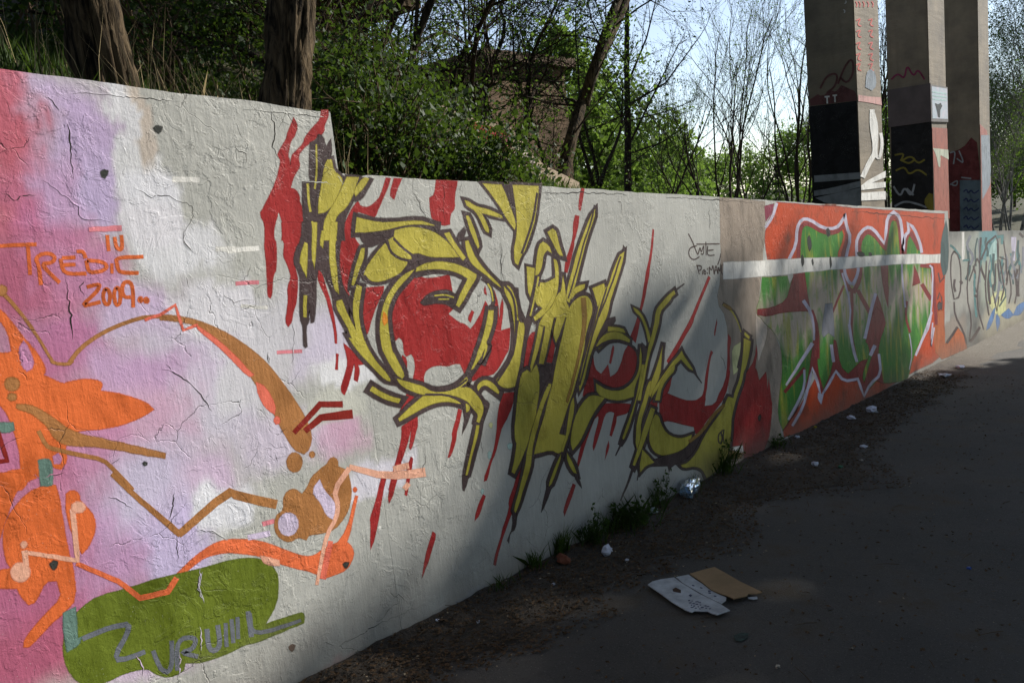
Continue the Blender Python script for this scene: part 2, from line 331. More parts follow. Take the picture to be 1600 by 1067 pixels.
# sprayed shapes: thin coats of paint on the face of the wall, in metres along the wall and above the path (mm here)
SHAPES = [
('red_paint_splash','red',1,[2027,2250,2034,2225,2032,2210,2023,2195,2014,2180,2002,2169,1991,2154,1983,2135,1977,2120,1973,2107,1972,2097,1975,2093,1976,2084,1979,2065,1988,2092,1995,2106,2005,2114,2020,2126,2042,2143,2057,2159,2063,2172,2079,2191,2119,2227,2143,2246,2153,2262,2164,2291,2195,2295,2193,2279,2186,2265,2173,2246,2164,2230,2162,2216,2153,2205,2140,2194,2120,2183,2100,2171,2079,2158,2057,2144,2040,2129,2026,2116,2020,2102,2018,2088,2019,2079,2020,2072,2015,2060,1998,2043,1985,2026,1974,2008,1967,1993,1963,1980,1980,1975,1989,1968,1994,1958,1997,1946,1994,1932,1997,1921,2001,1912,2003,1889,1995,1838,1991,1783,1938,1784,1888,1783,1901,1809,1904,1826,1905,1844,1903,1863,1895,1889,1884,1873,1875,1858,1866,1838,1857,1816,1851,1784,1818,1785,1825,1828,1824,1852,1816,1869,1816,1884,1825,1893,1838,1911,1867,1949,1892,1984,1904,2005,1916,2026,1925,2048,1936,2071,1938,2087,1928,2102,1943,2122,1954,2136,1968,2152,1980,2168,1987,2185,2000,2206]),
('red_paint_drip','red',1,[1827,1846,1864,1846,1855,1802,1855,1785,1860,1777,1858,1748,1849,1700,1841,1669,1831,1657,1823,1640,1815,1610,1810,1587,1806,1577,1800,1566,1793,1574,1794,1587,1798,1610,1801,1641,1808,1697,1810,1740,1812,1763,1817,1783,1822,1807]),
('red_paint_drip','red',1,[1900,1846,1947,1848,1995,1846,1992,1822,1988,1804,1981,1785,1969,1769,1956,1752,1944,1735,1934,1714,1930,1698,1929,1684,1930,1665,1933,1638,1928,1606,1918,1566,1909,1538,1898,1520,1888,1501,1881,1481,1873,1465,1859,1452,1854,1467,1856,1483,1864,1503,1870,1524,1877,1545,1881,1566,1883,1590,1890,1610,1902,1628,1907,1646,1905,1664,1900,1683,1894,1702,1889,1715,1889,1727,1891,1738,1896,1754,1900,1768,1896,1782,1896,1802]),
('red_paint_splash','red',1,[2190,1850,2231,1850,2238,1812,2243,1783,2250,1770,2261,1761,2236,1716,2216,1679,2186,1629,2170,1600,2167,1585,2172,1566,2172,1554,2163,1543,2152,1572,2148,1592,2142,1615,2141,1643,2141,1675,2146,1710,2150,1745,2158,1772,2169,1791,2178,1813]),
('red_paint_splash','red',1,[2246,1576,2308,1577,2366,1578,2351,1550,2335,1531,2318,1512,2299,1488,2282,1461,2265,1434,2252,1406,2242,1390,2233,1382,2226,1410,2222,1434,2219,1469,2225,1509,2235,1541]),
('red_paint_drip','red',1,[2033,1661,2044,1658,2053,1639,2062,1585,2072,1541,2078,1491,2080,1458,2080,1424,2080,1396,2074,1361,2070,1362,2073,1410,2072,1444,2064,1498,2059,1540,2051,1568,2040,1596,2032,1622]),
('red_paint_drip','red',1,[2068,1321,2075,1317,2066,1285,2060,1254,2052,1256,2062,1288]),
('red_paint_splash','red',1,[2109,1357,2142,1327,2178,1293,2216,1261,2168,1262,2170,1239,2166,1222,2152,1192,2139,1201,2151,1243,2153,1259,2147,1269,2124,1224,2103,1186,2091,1167,2077,1148,2068,1160,2067,1169,2069,1183,2078,1198,2089,1217,2102,1239,2114,1264,2119,1287,2118,1310,2116,1330]),
('red_paint_splash','red',1,[2563,1616,2612,1600,2662,1599,2716,1603,2770,1611,2773,1573,2775,1534,2779,1478,2770,1455,2750,1443,2738,1436,2734,1426,2779,1394,2805,1379,2829,1372,2847,1362,2871,1343,2904,1364,2927,1385,2951,1407,2972,1433,3000,1471,3010,1449,3010,1426,3000,1394,2981,1358,2942,1303,2914,1266,2902,1245,2894,1229,2880,1210,2855,1173,2833,1149,2819,1134,2798,1128,2782,1170,2772,1190,2745,1194,2721,1194,2694,1190,2670,1193,2640,1200,2617,1201,2591,1201,2567,1195,2548,1187,2536,1175,2528,1161,2525,1149,2528,1132,2501,1139,2485,1147,2464,1156,2481,1191,2487,1213,2488,1236,2485,1252,2472,1274,2440,1266,2433,1281,2433,1300,2434,1324,2429,1342,2411,1354,2380,1336,2368,1364,2369,1393,2383,1434,2397,1471,2411,1505,2435,1533,2466,1555,2493,1573,2516,1583,2536,1596]),
('red_paint_splash','red',1,[2420,1270,2435,1256,2438,1240,2434,1216,2428,1199,2418,1186,2407,1226,2407,1246]),
('red_paint_splash','red',1,[3072,1521,3085,1468,3088,1432,3085,1371,3101,1420,3112,1445,3128,1475,3128,1456,3120,1414,3104,1365,3089,1315,3161,1322,3146,1267,3138,1237,3130,1217,3119,1204,3112,1200,3099,1189,3079,1169,3055,1147,3026,1125,2997,1110,2972,1108,2943,1106,2915,1107,2886,1103,2859,1098,2847,1096,2832,1104,2892,1151,2922,1178,2944,1202,2962,1222,2976,1237,2992,1260,3009,1293,3027,1335,3047,1387,3061,1440,3065,1479]),
('red_paint_drip','red',1,[3007,1547,3012,1498,3001,1509,3000,1521]),
('red_paint_drip','red',1,[2896,1433,2907,1427,2874,1378,2865,1392,2870,1406]),
('red_paint_splash','red',1,[2458,2040,2481,2041,2458,2002,2441,1979,2418,1948,2399,1922,2386,1906,2378,1892,2371,1882,2362,1874,2324,1886,2305,1891,2277,1897,2264,1878,2253,1865,2240,1851,2229,1829,2214,1780,2176,1780,2193,1824,2209,1854,2233,1884,2254,1909,2286,1938,2292,1920,2306,1914,2327,1912,2348,1917,2368,1927,2389,1941,2407,1956,2427,1984]),
('red_paint_drip','red',1,[2503,2040,2547,2042,2520,2009,2505,1986,2486,1952,2470,1966,2476,1988]),
('red_paint_splash','red',1,[2704,1962,2728,1972,2742,1991,2758,2042,2828,2044,2899,2044,2885,2019,2874,1997,2867,1973,2861,1950,2860,1932,2853,1917,2842,1907,2828,1896,2820,1879,2815,1865,2815,1847,2782,1842,2764,1843,2745,1850,2715,1861,2703,1876,2701,1896,2700,1921]),
('red_paint_drip','red',1,[3903,2046,3929,2048,3902,1985,3872,1925,3861,1930,3862,1948,3872,1982,3883,2011]),
('red_paint_drip','red',1,[3820,1896,3854,1892,3844,1861,3833,1833,3812,1799,3799,1775,3786,1758,3781,1747,3781,1735,3770,1714,3738,1657,3691,1583,3669,1585,3683,1629,3699,1661,3728,1697,3751,1730,3770,1761,3784,1794,3790,1832,3800,1861]),
('red_paint_drip','red',1,[4649,1820,4659,1816,4647,1772,4629,1712,4605,1651,4575,1590,4552,1525,4517,1463,4486,1398,4453,1346,4434,1321,4420,1292,4393,1236,4364,1179,4333,1123,4279,1162,4324,1207,4354,1242,4392,1295,4425,1338,4459,1402,4480,1452,4505,1500,4526,1549,4573,1626,4605,1693,4628,1762]),
('red_paint_drip','red',1,[5362,1487,5388,1478,5306,1403,5219,1325,5165,1271,5111,1219,5087,1185,5048,1154,4981,1113,4907,1062,4826,997,4766,958,4714,937,4693,958,4773,1009,4848,1058,4932,1117,5021,1180,5093,1238,5187,1326,5287,1415]),
('red_paint_drip','red',1,[5450,1175,5444,1150,5429,1123,5396,1058,5393,1061,5396,1085,5430,1143]),
('red_paint_drip','red',1,[5324,956,5348,942,5315,918,5289,877,5243,772,5219,702,5197,666,5185,639,5164,629,5122,628,5163,667,5185,702,5209,776,5263,872,5292,916]),
('red_paint_splash','red',1,[4595,776,4649,750,4718,724,4824,684,4913,655,4987,641,5052,634,5098,641,5141,650,5172,679,5187,647,5185,619,5167,572,5283,560,5360,578,5445,618,5507,680,5537,738,5577,798,5598,765,5576,716,5526,635,5454,577,5360,537,5276,503,5198,476,5149,452,5112,426,5091,397,5004,410,4990,461,4849,503,4707,550,4640,568,4571,572,4556,603,4552,642,4561,698,4570,740]),
('red_paint_splash','red',1,[4401,758,4430,787,4522,805,4534,716,4523,681,4464,663,4396,693]),
('red_paint_splash','red',1,[4608,764,4648,796,4760,863,4712,793,4686,763,4663,752,4638,742,4594,733]),
('red_paint_splash','red',1,[6128,995,6148,959,6137,916,6084,827,6046,757,6038,730,6059,720,6077,691,6104,622,6242,675,6247,599,6246,516,6287,616,6301,498,6308,439,6322,402,6307,330,6266,226,6226,146,6178,103,6115,57,6028,21,5948,-7,5873,-22,5810,-29,5723,-22,5748,80,5749,133,5716,180,5555,202,5532,284,5539,342,5567,401,5597,458,5664,549,5739,632,5801,679,5913,733,6005,776,6064,838,6093,918]),
('red_paint_drip','red',1,[5611,1047,5645,1012,5642,981,5619,942,5608,896,5607,834,5584,769,5550,703,5510,643,5428,563,5347,576,5402,626,5472,669,5531,732,5558,796,5580,882,5591,965]),
('red_paint_splash','red',1,[3863,1121,3864,1042,3881,1007,3929,975,4009,1023,4017,946,4067,952,4105,968,4136,998,4162,1026,4183,1059,4204,1084,4246,1114,4317,1084,4341,1052,4343,1009,4327,968,4296,929,4257,900,4203,883,4146,873,4085,869,4031,874,3982,886,3940,904,3882,943,3859,897,3837,880,3805,872,3772,871,3729,878,3770,954,3800,998,3828,1034,3849,1068]),
('red_paint_drip','red',1,[4083,1131,4086,1117,4075,1090,4037,1026,4026,1032,4052,1081,4063,1106]),
('red_paint_splash','red',1,[3780,733,3812,761,3858,784,3902,795,3953,794,4037,782,4125,767,4217,747,4196,712,4155,702,4051,705,4037,666,4016,639,3976,593,3962,600,4001,668,4034,728,3999,744,3970,746,3942,742,3914,718,3874,660,3823,595,3801,568,3783,547,3781,571,3792,593,3806,623,3828,657,3855,698,3865,724,3858,743,3822,731,3793,702,3730,631,3694,587,3662,540,3620,486,3616,504,3631,535,3656,580,3690,623,3732,668,3761,703]),
('red_paint_drip','red',1,[3942,570,3942,538,3927,514,3884,465,3909,517,3925,543]),
('red_paint_splash','red',1,[3308,1265,3336,1281,3375,1282,3378,1253,3369,1227,3342,1197,3322,1169,3301,1137,3285,1116,3262,1098,3236,1114,3235,1144,3251,1194,3276,1235]),
('red_paint_splash','red',1,[3490,1266,3517,1325,3536,1348,3568,1353,3556,1301,3544,1260,3514,1190,3497,1150,3474,1105,3425,1116,3442,1173,3457,1210]),
('red_paint_splash','red',1,[3582,861,3593,836,3588,805,3563,764,3534,734,3500,712,3478,704,3466,707,3493,745,3522,787,3555,825]),
('red_paint_drip','red',1,[3050,998,3139,991,3121,945,3102,915,3076,887,3054,864,3029,844,3008,822,2985,783,2954,727,2934,700,2916,683,2896,654,2874,613,2859,591,2843,588,2853,614,2875,640,2903,680,2928,712,2943,736,2956,765,2968,798,2979,826,2988,867,3001,906,3016,940]),
('red_paint_drip','red',1,[2420,1104,2459,1093,2474,1087,2481,1078,2428,1056,2359,1030,2382,1051,2397,1069]),
('red_paint_drip','red',1,[2374,960,2401,969,2466,995,2457,967,2445,956,2426,951,2405,926,2382,883,2354,840,2320,794,2297,752,2269,691,2242,696,2266,744,2287,784,2314,829,2336,871,2353,909,2359,936,2362,957]),
('red_paint_drip','red',1,[2432,966,2456,959,2451,941,2437,918,2418,880,2404,858,2394,847,2391,859,2398,877,2411,916]),
('red_paint_drip','red',1,[2395,811,2399,803,2393,788,2382,762,2370,748,2355,745,2363,769,2373,786]),
('red_paint_drip','red',1,[2725,975,2745,967,2718,910,2696,875,2688,853,2682,834,2669,811,2648,781,2632,764,2618,758,2639,794,2654,825,2663,844,2664,864,2674,884,2687,905,2703,929]),
('red_paint_drip','red',1,[2214,763,2232,748,2211,709,2195,668,2178,630,2171,607,2156,572,2138,534,2121,499,2100,466,2107,507,2116,551,2121,584,2120,594,2128,611,2153,649,2175,687,2193,726]),
('red_paint_drip','red',1,[2340,875,2363,868,2350,835,2330,806,2318,773,2299,742,2272,696,2258,669,2231,639,2235,668,2248,697,2272,736,2297,786,2316,831]),
('red_paint_drip','red',1,[2391,812,2396,796,2387,769,2362,706,2336,645,2329,653,2343,696,2358,738,2377,776]),
('red_paint_drip','red',1,[2465,439,2477,423,2470,401,2436,350,2414,314,2386,282,2364,246,2386,302,2408,351,2429,385]),
('red_paint_drip','red',1,[3182,683,3192,669,3186,647,3151,602,3122,549,3091,499,3071,461,3045,422,3019,378,2988,346,2960,311,2923,265,2896,225,2872,187,2852,146,2841,154,2862,199,2889,238,2919,277,2938,317,2965,349,2988,382,3006,413,3004,431,3016,457,3056,506,3086,551,3120,593,3150,638]),
('red_paint_drip','red',1,[2824,524,2838,515,2807,473,2785,442,2770,427,2745,412,2757,441,2769,460,2783,480,2799,498]),
('red_paint_drip','red',1,[3556,400,3576,388,3532,332,3490,287,3446,241,3446,263,3460,289,3490,328,3519,359]),
('dark_letter_shade','dark',2,[2088,2160,2108,2164,2120,2174,2133,2194,2146,2191,2154,2180,2164,2150,2189,2183,2184,2134,2173,2113,2161,2101,2145,2082,2124,2041,2102,1983,2083,1922,2069,1899,2054,1892,2043,1915,2044,1943,2057,1986,2062,2018,2062,2039,2067,2064,2076,2107]),
('dark_letter_shade','dark',2,[2025,2005,2055,2007,2052,1976,2049,1944,2055,1914,2070,1895,2089,1888,2109,1890,2138,1914,2171,1958,2196,1987,2217,2008,2189,1955,2168,1920,2142,1887,2130,1862,2135,1846,2133,1824,2120,1780,2079,1782,2041,1781,2002,1782,2006,1824,2005,1869,2011,1928,2017,1962]),
('dark_letter_outline','dark',2,[2137,2085,2153,2106,2190,2115,2193,2070,2201,2057,2216,2046,2229,2034,2232,2019,2219,1993,2197,1960,2176,1932,2155,1912,2136,1897,2118,1887,2102,1881,2063,1873,2071,1915,2080,1942,2096,1989,2111,2029,2123,2057]),
('yellow_letter_stroke','yellow',3,[2148,2082,2161,2097,2177,2101,2179,2067,2188,2050,2206,2039,2216,2028,2218,2018,2207,1997,2185,1964,2166,1938,2146,1918,2128,1905,2114,1896,2099,1891,2079,1886,2084,1914,2091,1940,2110,1988,2125,2028,2135,2055]),
('dark_letter_outline','dark',2,[2240,2041,2283,2042,2324,2042,2298,2010,2288,1992,2276,1970,2260,1944,2236,1918,2210,1897,2185,1883,2167,1868,2157,1848,2155,1824,2159,1772,2116,1772,2076,1773,2086,1833,2099,1862,2116,1885,2137,1910,2162,1937,2184,1964,2215,2006]),
('yellow_letter_stroke','yellow',3,[2245,2033,2306,2034,2288,2013,2277,1994,2266,1971,2249,1948,2228,1923,2204,1903,2178,1889,2159,1871,2149,1850,2144,1824,2147,1780,2087,1781,2095,1832,2107,1860,2124,1881,2145,1906,2170,1934,2192,1961,2224,2004]),
('dark_letter_shade','dark',2,[2309,2035,2339,2036,2306,2001,2287,1977,2273,1956,2255,1932,2232,1904,2213,1879,2198,1852,2190,1824,2188,1779,2147,1780,2147,1815,2154,1839,2164,1864,2184,1885,2211,1902,2234,1922,2255,1948,2270,1971,2280,1994,2292,2013]),
('yellow_letter_stroke','yellow',3,[2318,2023,2340,2035,2359,2035,2333,2006,2310,1986,2275,1960,2275,1977,2290,1996]),
('dark_letter_shade','dark',2,[2362,2035,2385,2036,2344,1990,2318,1961,2298,1947,2270,1938,2274,1953,2288,1966,2310,1982,2331,2001]),
('dark_letter_shade','dark',2,[1995,1849,2031,1850,2070,1850,2108,1849,2149,1853,2190,1850,2171,1789,2157,1750,2148,1715,2141,1674,2141,1636,2144,1599,2153,1570,2169,1546,2177,1529,2181,1518,2182,1486,2182,1450,2183,1411,2173,1419,2162,1441,2149,1475,2138,1504,2128,1538,2092,1528,2087,1560,2080,1591,2068,1628,2059,1648,2037,1668,2022,1633,2013,1600,2007,1557,1996,1517,1986,1480,1978,1460,1968,1455,1970,1506,1959,1474,1951,1458,1941,1448,1935,1423,1931,1387,1930,1366,1922,1363,1920,1369,1920,1389,1926,1424,1928,1451,1922,1469,1923,1496,1932,1551,1939,1584,1945,1614,1948,1641,1944,1655,1940,1671,1931,1688,1933,1710,1941,1729,1953,1751,1971,1771,1984,1799]),
('yellow_letter_stroke','yellow',3,[1994,1771,2001,1767,1998,1745,1986,1687,1973,1634,1968,1663,1964,1679,1959,1695,1963,1712,1976,1740]),
('yellow_letter_stroke','yellow',3,[2044,1850,2061,1850,2054,1813,2046,1777,2036,1738,2028,1706,2018,1669,2018,1702,2024,1747,2031,1780,2038,1815]),
('yellow_letter_stroke','yellow',3,[2077,1800,2087,1814,2098,1818,2083,1783,2071,1748,2067,1760,2069,1776]),
('yellow_letter_stroke','yellow',3,[2132,1850,2162,1851,2151,1808,2136,1765,2127,1709,2127,1668,2123,1626,2120,1594,2120,1560,2108,1578,2102,1609,2100,1658,2101,1703,2108,1744,2116,1786,2123,1820]),
('yellow_letter_stroke','yellow',3,[1954,1565,1964,1565,1953,1523,1946,1480,1939,1482,1944,1523]),
('dark_letter_outline','dark',2,[2088,1544,2148,1554,2158,1507,2165,1486,2180,1452,2187,1438,2166,1420,2166,1431,2163,1462,2166,1493,2171,1522,2182,1552,2210,1612,2268,1594,2244,1532,2235,1502,2227,1469,2226,1435,2229,1399,2236,1365,2248,1329,2265,1299,2281,1272,2298,1250,2313,1234,2329,1215,2338,1198,2346,1185,2360,1144,2299,1164,2277,1180,2245,1219,2202,1263,2178,1292,2156,1322,2141,1345,2115,1403,2136,1398,2131,1399,2123,1421,2105,1460,2090,1492,2085,1511]),
('yellow_letter_stroke','yellow',3,[2106,1531,2131,1535,2139,1503,2145,1481,2161,1446,2178,1407,2185,1413,2186,1431,2182,1463,2185,1492,2191,1520,2201,1548,2222,1591,2242,1584,2224,1536,2213,1504,2206,1470,2205,1435,2208,1397,2216,1361,2230,1324,2246,1293,2263,1264,2281,1241,2296,1223,2309,1208,2320,1191,2327,1180,2330,1170,2312,1178,2294,1192,2261,1227,2220,1273,2194,1302,2174,1329,2158,1353,2142,1380,2159,1372,2150,1402,2142,1427,2123,1466,2107,1497,2104,1513]),
('dark_letter_outline','dark',2,[2309,1768,2294,1713,2280,1686,2252,1645,2226,1602,2212,1583,2169,1571,2182,1607,2197,1643,2212,1673,2227,1698,2238,1718,2248,1736,2261,1751]),
('yellow_letter_stroke','yellow',3,[2284,1744,2277,1715,2264,1691,2236,1650,2211,1608,2200,1594,2195,1594,2216,1640,2229,1668,2244,1694,2256,1713,2265,1730,2272,1740]),
('dark_letter_outline','dark',2,[2457,1825,2531,1840,2577,1841,2629,1838,2678,1828,2721,1815,2760,1796,2794,1772,2823,1747,2853,1714,2883,1681,2822,1682,2763,1681,2698,1684,2662,1688,2635,1693,2612,1699,2589,1705,2572,1706,2545,1701,2507,1720,2463,1756,2442,1787]),
('yellow_letter_stroke','yellow',3,[2470,1815,2532,1826,2576,1829,2626,1825,2670,1816,2710,1804,2746,1785,2779,1763,2807,1737,2847,1694,2766,1696,2700,1698,2666,1701,2642,1706,2618,1712,2595,1719,2571,1719,2550,1716,2519,1731,2477,1763,2460,1789]),
('dark_letter_outline','dark',2,[2409,1785,2438,1737,2463,1719,2506,1702,2546,1685,2521,1658,2507,1644,2484,1629,2450,1614,2413,1602,2374,1593,2337,1589,2302,1592,2273,1602,2253,1615,2249,1632,2259,1653,2278,1675,2300,1697,2322,1718,2349,1738]),
('yellow_letter_stroke','yellow',3,[2403,1760,2424,1727,2452,1707,2518,1678,2506,1666,2492,1655,2473,1640,2444,1627,2406,1616,2371,1607,2337,1604,2307,1606,2283,1614,2268,1622,2267,1632,2275,1647,2294,1669,2314,1689,2337,1708,2361,1729]),
('yellow_letter_stroke','yellow',3,[2423,1773,2449,1785,2483,1758,2515,1727,2542,1704,2545,1696,2521,1692,2494,1698,2462,1714,2442,1727,2433,1739,2425,1753]),
('dark_letter_shade','dark',2,[2537,1699,2558,1718,2581,1720,2605,1718,2632,1707,2705,1692,2771,1689,2835,1679,2900,1673,2897,1658,2796,1669,2731,1674,2670,1674,2622,1672,2583,1662,2547,1658,2502,1656]),
('dark_letter_outline','dark',2,[2254,1890,2317,1877,2368,1868,2411,1866,2498,1868,2543,1873,2588,1876,2650,1875,2702,1862,2756,1852,2742,1818,2685,1824,2635,1827,2588,1828,2541,1826,2492,1819,2439,1810,2385,1802,2339,1797,2299,1796,2225,1792,2235,1826,2244,1858]),
('yellow_letter_stroke','yellow',3,[2270,1870,2307,1861,2361,1852,2408,1848,2494,1851,2586,1857,2641,1855,2715,1839,2639,1847,2590,1847,2542,1844,2491,1837,2439,1827,2385,1820,2300,1813,2252,1811]),
('dark_letter_shade','dark',2,[2260,1800,2300,1790,2327,1793,2350,1805,2391,1816,2452,1831,2500,1841,2555,1848,2496,1823,2460,1804,2428,1784,2397,1771,2354,1759,2324,1751,2307,1752,2296,1760,2282,1773]),
('dark_letter_outline','dark',2,[2550,1661,2579,1671,2616,1682,2655,1687,2694,1691,2735,1689,2781,1685,2826,1677,2869,1665,2914,1649,2990,1612,2974,1582,2959,1565,2932,1542,2909,1522,2886,1496,2863,1474,2811,1430,2760,1460,2784,1498,2800,1519,2834,1555,2858,1584,2840,1593,2817,1603,2794,1610,2760,1616,2720,1622,2681,1627,2640,1626,2605,1624,2517,1618]),
('yellow_letter_stroke','yellow',3,[2568,1647,2588,1654,2622,1664,2657,1669,2692,1672,2730,1671,2774,1665,2816,1658,2855,1646,2895,1632,2954,1602,2949,1590,2935,1576,2909,1553,2885,1531,2862,1507,2840,1485,2808,1459,2794,1467,2811,1489,2825,1509,2859,1546,2895,1588,2856,1610,2830,1620,2804,1628,2769,1636,2725,1642,2682,1645,2641,1645,2604,1643,2559,1638]),
('dark_letter_outline','dark',2,[2572,1674,2596,1647,2556,1621,2516,1593,2470,1561,2443,1539,2421,1516,2404,1491,2390,1466,2382,1434,2380,1374,2384,1322,2389,1300,2396,1286,2407,1265,2425,1225,2436,1194,2436,1172,2409,1141,2359,1175,2339,1198,2324,1225,2313,1250,2298,1283,2290,1299,2288,1323,2285,1356,2290,1393,2297,1433,2310,1469,2328,1506,2351,1539,2380,1568,2409,1595,2444,1619,2481,1639,2526,1655]),
('yellow_letter_stroke','yellow',3,[2553,1644,2498,1607,2450,1574,2422,1551,2399,1526,2380,1500,2365,1471,2358,1436,2356,1374,2358,1321,2362,1295,2372,1280,2381,1259,2399,1220,2410,1192,2410,1180,2402,1171,2379,1188,2364,1207,2349,1233,2337,1257,2322,1290,2315,1304,2312,1324,2311,1357,2313,1392,2322,1429,2335,1464,2352,1498,2373,1528,2399,1556,2428,1581,2459,1604,2494,1622]),
('orange_paint_spot','orange2',4,[2346,1470,2355,1455,2358,1445,2358,1434,2354,1424,2339,1414,2334,1430,2336,1444]),
('dark_letter_outline','dark',2,[2331,1194,2385,1179,2444,1161,2515,1135,2554,1118,2574,1107,2599,1100,2640,1096,2676,1096,2711,1100,2743,1110,2785,1130,2828,1154,2835,1096,2812,1078,2806,1082,2803,1090,2837,1072,2867,1048,2892,1020,2914,985,2926,956,2920,933,2906,911,2862,850,2804,892,2824,923,2823,930,2803,955,2781,982,2768,993,2756,1001,2732,1012,2699,1026,2665,1037,2604,1046,2538,1057,2499,1066,2466,1079,2432,1094,2400,1112,2374,1133,2352,1165]),
('yellow_letter_stroke','yellow',3,[2368,1170,2434,1145,2504,1119,2539,1103,2562,1089,2596,1082,2640,1076,2681,1075,2724,1081,2759,1092,2807,1117,2808,1104,2794,1094,2753,1076,2792,1069,2820,1058,2844,1037,2867,1011,2887,980,2895,957,2892,940,2881,920,2853,885,2840,894,2854,917,2852,933,2826,964,2803,993,2787,1007,2770,1017,2744,1030,2709,1045,2670,1055,2606,1066,2543,1075,2507,1084,2475,1096,2445,1110,2415,1126,2392,1144]),
('dark_letter_outline','dark',2,[2498,1087,2536,1089,2585,1084,2633,1074,2680,1060,2718,1042,2793,993,2768,967,2695,996,2662,1005,2621,1011,2584,1012,2542,1008,2501,1001,2443,988,2390,974,2336,964,2320,1004,2361,1020,2400,1045,2473,1077]),
('yellow_letter_stroke','yellow',3,[2506,1068,2535,1069,2582,1065,2627,1056,2669,1043,2705,1027,2748,997,2702,1014,2665,1024,2622,1030,2579,1031,2535,1027,2493,1020,2436,1006,2393,996,2352,987,2349,994,2414,1028,2486,1059]),
('dark_letter_line','dark',14,[2526,1114,2562,1091,2595,1080,2639,1074,2682,1073,2724,1078,2761,1087,2806,1105,2802,1110,2757,1092,2722,1084,2681,1079,2639,1080,2597,1086,2565,1096,2531,1118]),
('dark_letter_line','dark',14,[2522,1075,2572,1066,2622,1059,2675,1044,2712,1026,2738,1009,2761,986,2769,989,2744,1014,2717,1031,2678,1050,2624,1065,2573,1073,2523,1081]),
('dark_letter_outline','dark',2,[2764,1020,2815,985,2820,968,2813,954,2802,943,2756,931,2757,975]),
('yellow_letter_stroke','yellow',3,[2780,992,2796,980,2799,971,2797,962,2788,956,2778,952]),
('dark_letter_shade','dark',2,[2764,981,2808,954,2778,908,2757,883,2728,848,2747,889,2759,922]),
('dark_letter_outline','dark',2,[2224,1186,2277,1147,2303,1132,2329,1119,2352,1108,2422,1083,2368,1044,2297,1070,2264,1088,2222,1114,2179,1144]),
('yellow_letter_stroke','yellow',3,[2228,1158,2263,1132,2287,1117,2316,1101,2342,1090,2374,1079,2361,1068,2309,1088,2278,1103,2237,1130,2214,1145]),
('dark_letter_outline','dark',2,[2818,896,2886,885,2862,830,2846,796,2807,732,2787,698,2768,666,2751,637,2692,622,2708,675,2733,725,2752,765,2772,802,2797,850]),
('yellow_letter_stroke','yellow',3,[2836,874,2851,872,2838,838,2820,806,2780,743,2762,710,2744,675,2730,651,2721,648,2756,715,2777,753,2799,793,2819,833]),
('dark_letter_shade','dark',2,[2697,654,2736,638,2715,602,2694,577,2691,586,2692,605]),
('dark_letter_outline','dark',2,[2843,1065,2858,1083,2882,1096,2913,1103,2949,1100,2981,1089,3005,1072,3024,1054,3045,1032,3057,1008,3029,967,2957,1021,2929,1041,2920,1042,2914,1042,2910,1040,2860,1003]),
('yellow_letter_stroke','yellow',3,[2873,1059,2880,1069,2898,1078,2918,1082,2942,1081,2964,1072,2982,1060,3000,1044,3016,1024,3023,1010,3019,1005,2977,1035,2944,1058,2922,1065,2902,1062,2889,1056,2875,1043]),
('dark_letter_shade','dark',2,[2872,1044,2886,1012,2903,994,2928,979,2941,964,2937,951,2924,934,2891,898,2883,919,2887,937,2905,964,2880,989,2867,1008,2853,1039]),
('dark_letter_outline','dark',2,[3043,2050,3103,2050,3161,2050,3228,2050,3252,2008,3273,1962,3293,1913,3305,1871,3308,1842,3289,1796,3231,1849,3206,1878,3168,1928,3130,1971,3104,1996]),
('yellow_letter_stroke','yellow',3,[3074,2041,3142,2038,3213,2039,3234,1998,3253,1957,3273,1909,3286,1868,3290,1841,3281,1821,3247,1856,3223,1884,3186,1935,3146,1978,3120,2005]),
('dark_letter_shade','dark',2,[3212,2040,3298,2041,3304,2000,3315,1958,3319,1905,3312,1858,3301,1831,3282,1820,3278,1859,3271,1897,3253,1952,3233,1997]),
('dark_letter_outline','dark',2,[3279,2055,3341,2055,3408,2056,3471,2056,3541,2059,3524,2004,3506,1958,3493,1913,3471,1865,3442,1816,3390,1741,3358,1706,3332,1686,3315,1666,3279,1615,3237,1646,3233,1673,3235,1709,3245,1738,3256,1760,3266,1785,3276,1818,3284,1859,3287,1911,3286,1960,3281,2008]),
('yellow_letter_stroke','yellow',3,[3302,2041,3372,2042,3439,2042,3512,2044,3501,2005,3484,1957,3468,1915,3449,1867,3419,1821,3368,1748,3340,1712,3315,1694,3295,1673,3275,1642,3258,1653,3256,1674,3260,1708,3267,1735,3278,1755,3290,1783,3300,1817,3307,1860,3310,1912,3309,1965,3306,2001]),
('dark_letter_line','dark',14,[3489,2011,3471,1967,3453,1921,3429,1872,3406,1834,3373,1785,3341,1741,3309,1698,3321,1695,3353,1738,3385,1783,3419,1832,3442,1870,3466,1920,3484,1966,3502,2010]),
('dark_letter_outline','dark',2,[2906,1973,2964,1964,2987,1955,3012,1944,3039,1938,3072,1935,3118,1926,3173,1909,3208,1897,3231,1861,3159,1870,3092,1879,3070,1884,3084,1866,3099,1836,3104,1820,3096,1783,3042,1806,3030,1823,3018,1849,3007,1872,2992,1891,2974,1905,2949,1917,2927,1930]),
('yellow_letter_stroke','yellow',3,[2935,1956,2955,1951,2974,1943,3001,1931,3032,1924,3064,1920,3107,1912,3161,1896,3189,1886,3196,1878,3098,1894,3039,1902,3062,1861,3076,1831,3080,1817,3078,1807,3061,1815,3050,1830,3039,1854,3026,1877,3009,1900,2990,1917,2962,1928,2944,1938]),
('dark_letter_outline','dark',2,[2902,1906,2963,1896,2978,1872,3000,1819,3017,1765,3019,1739,2988,1698,2951,1754,2942,1778,2928,1816,2916,1862]),
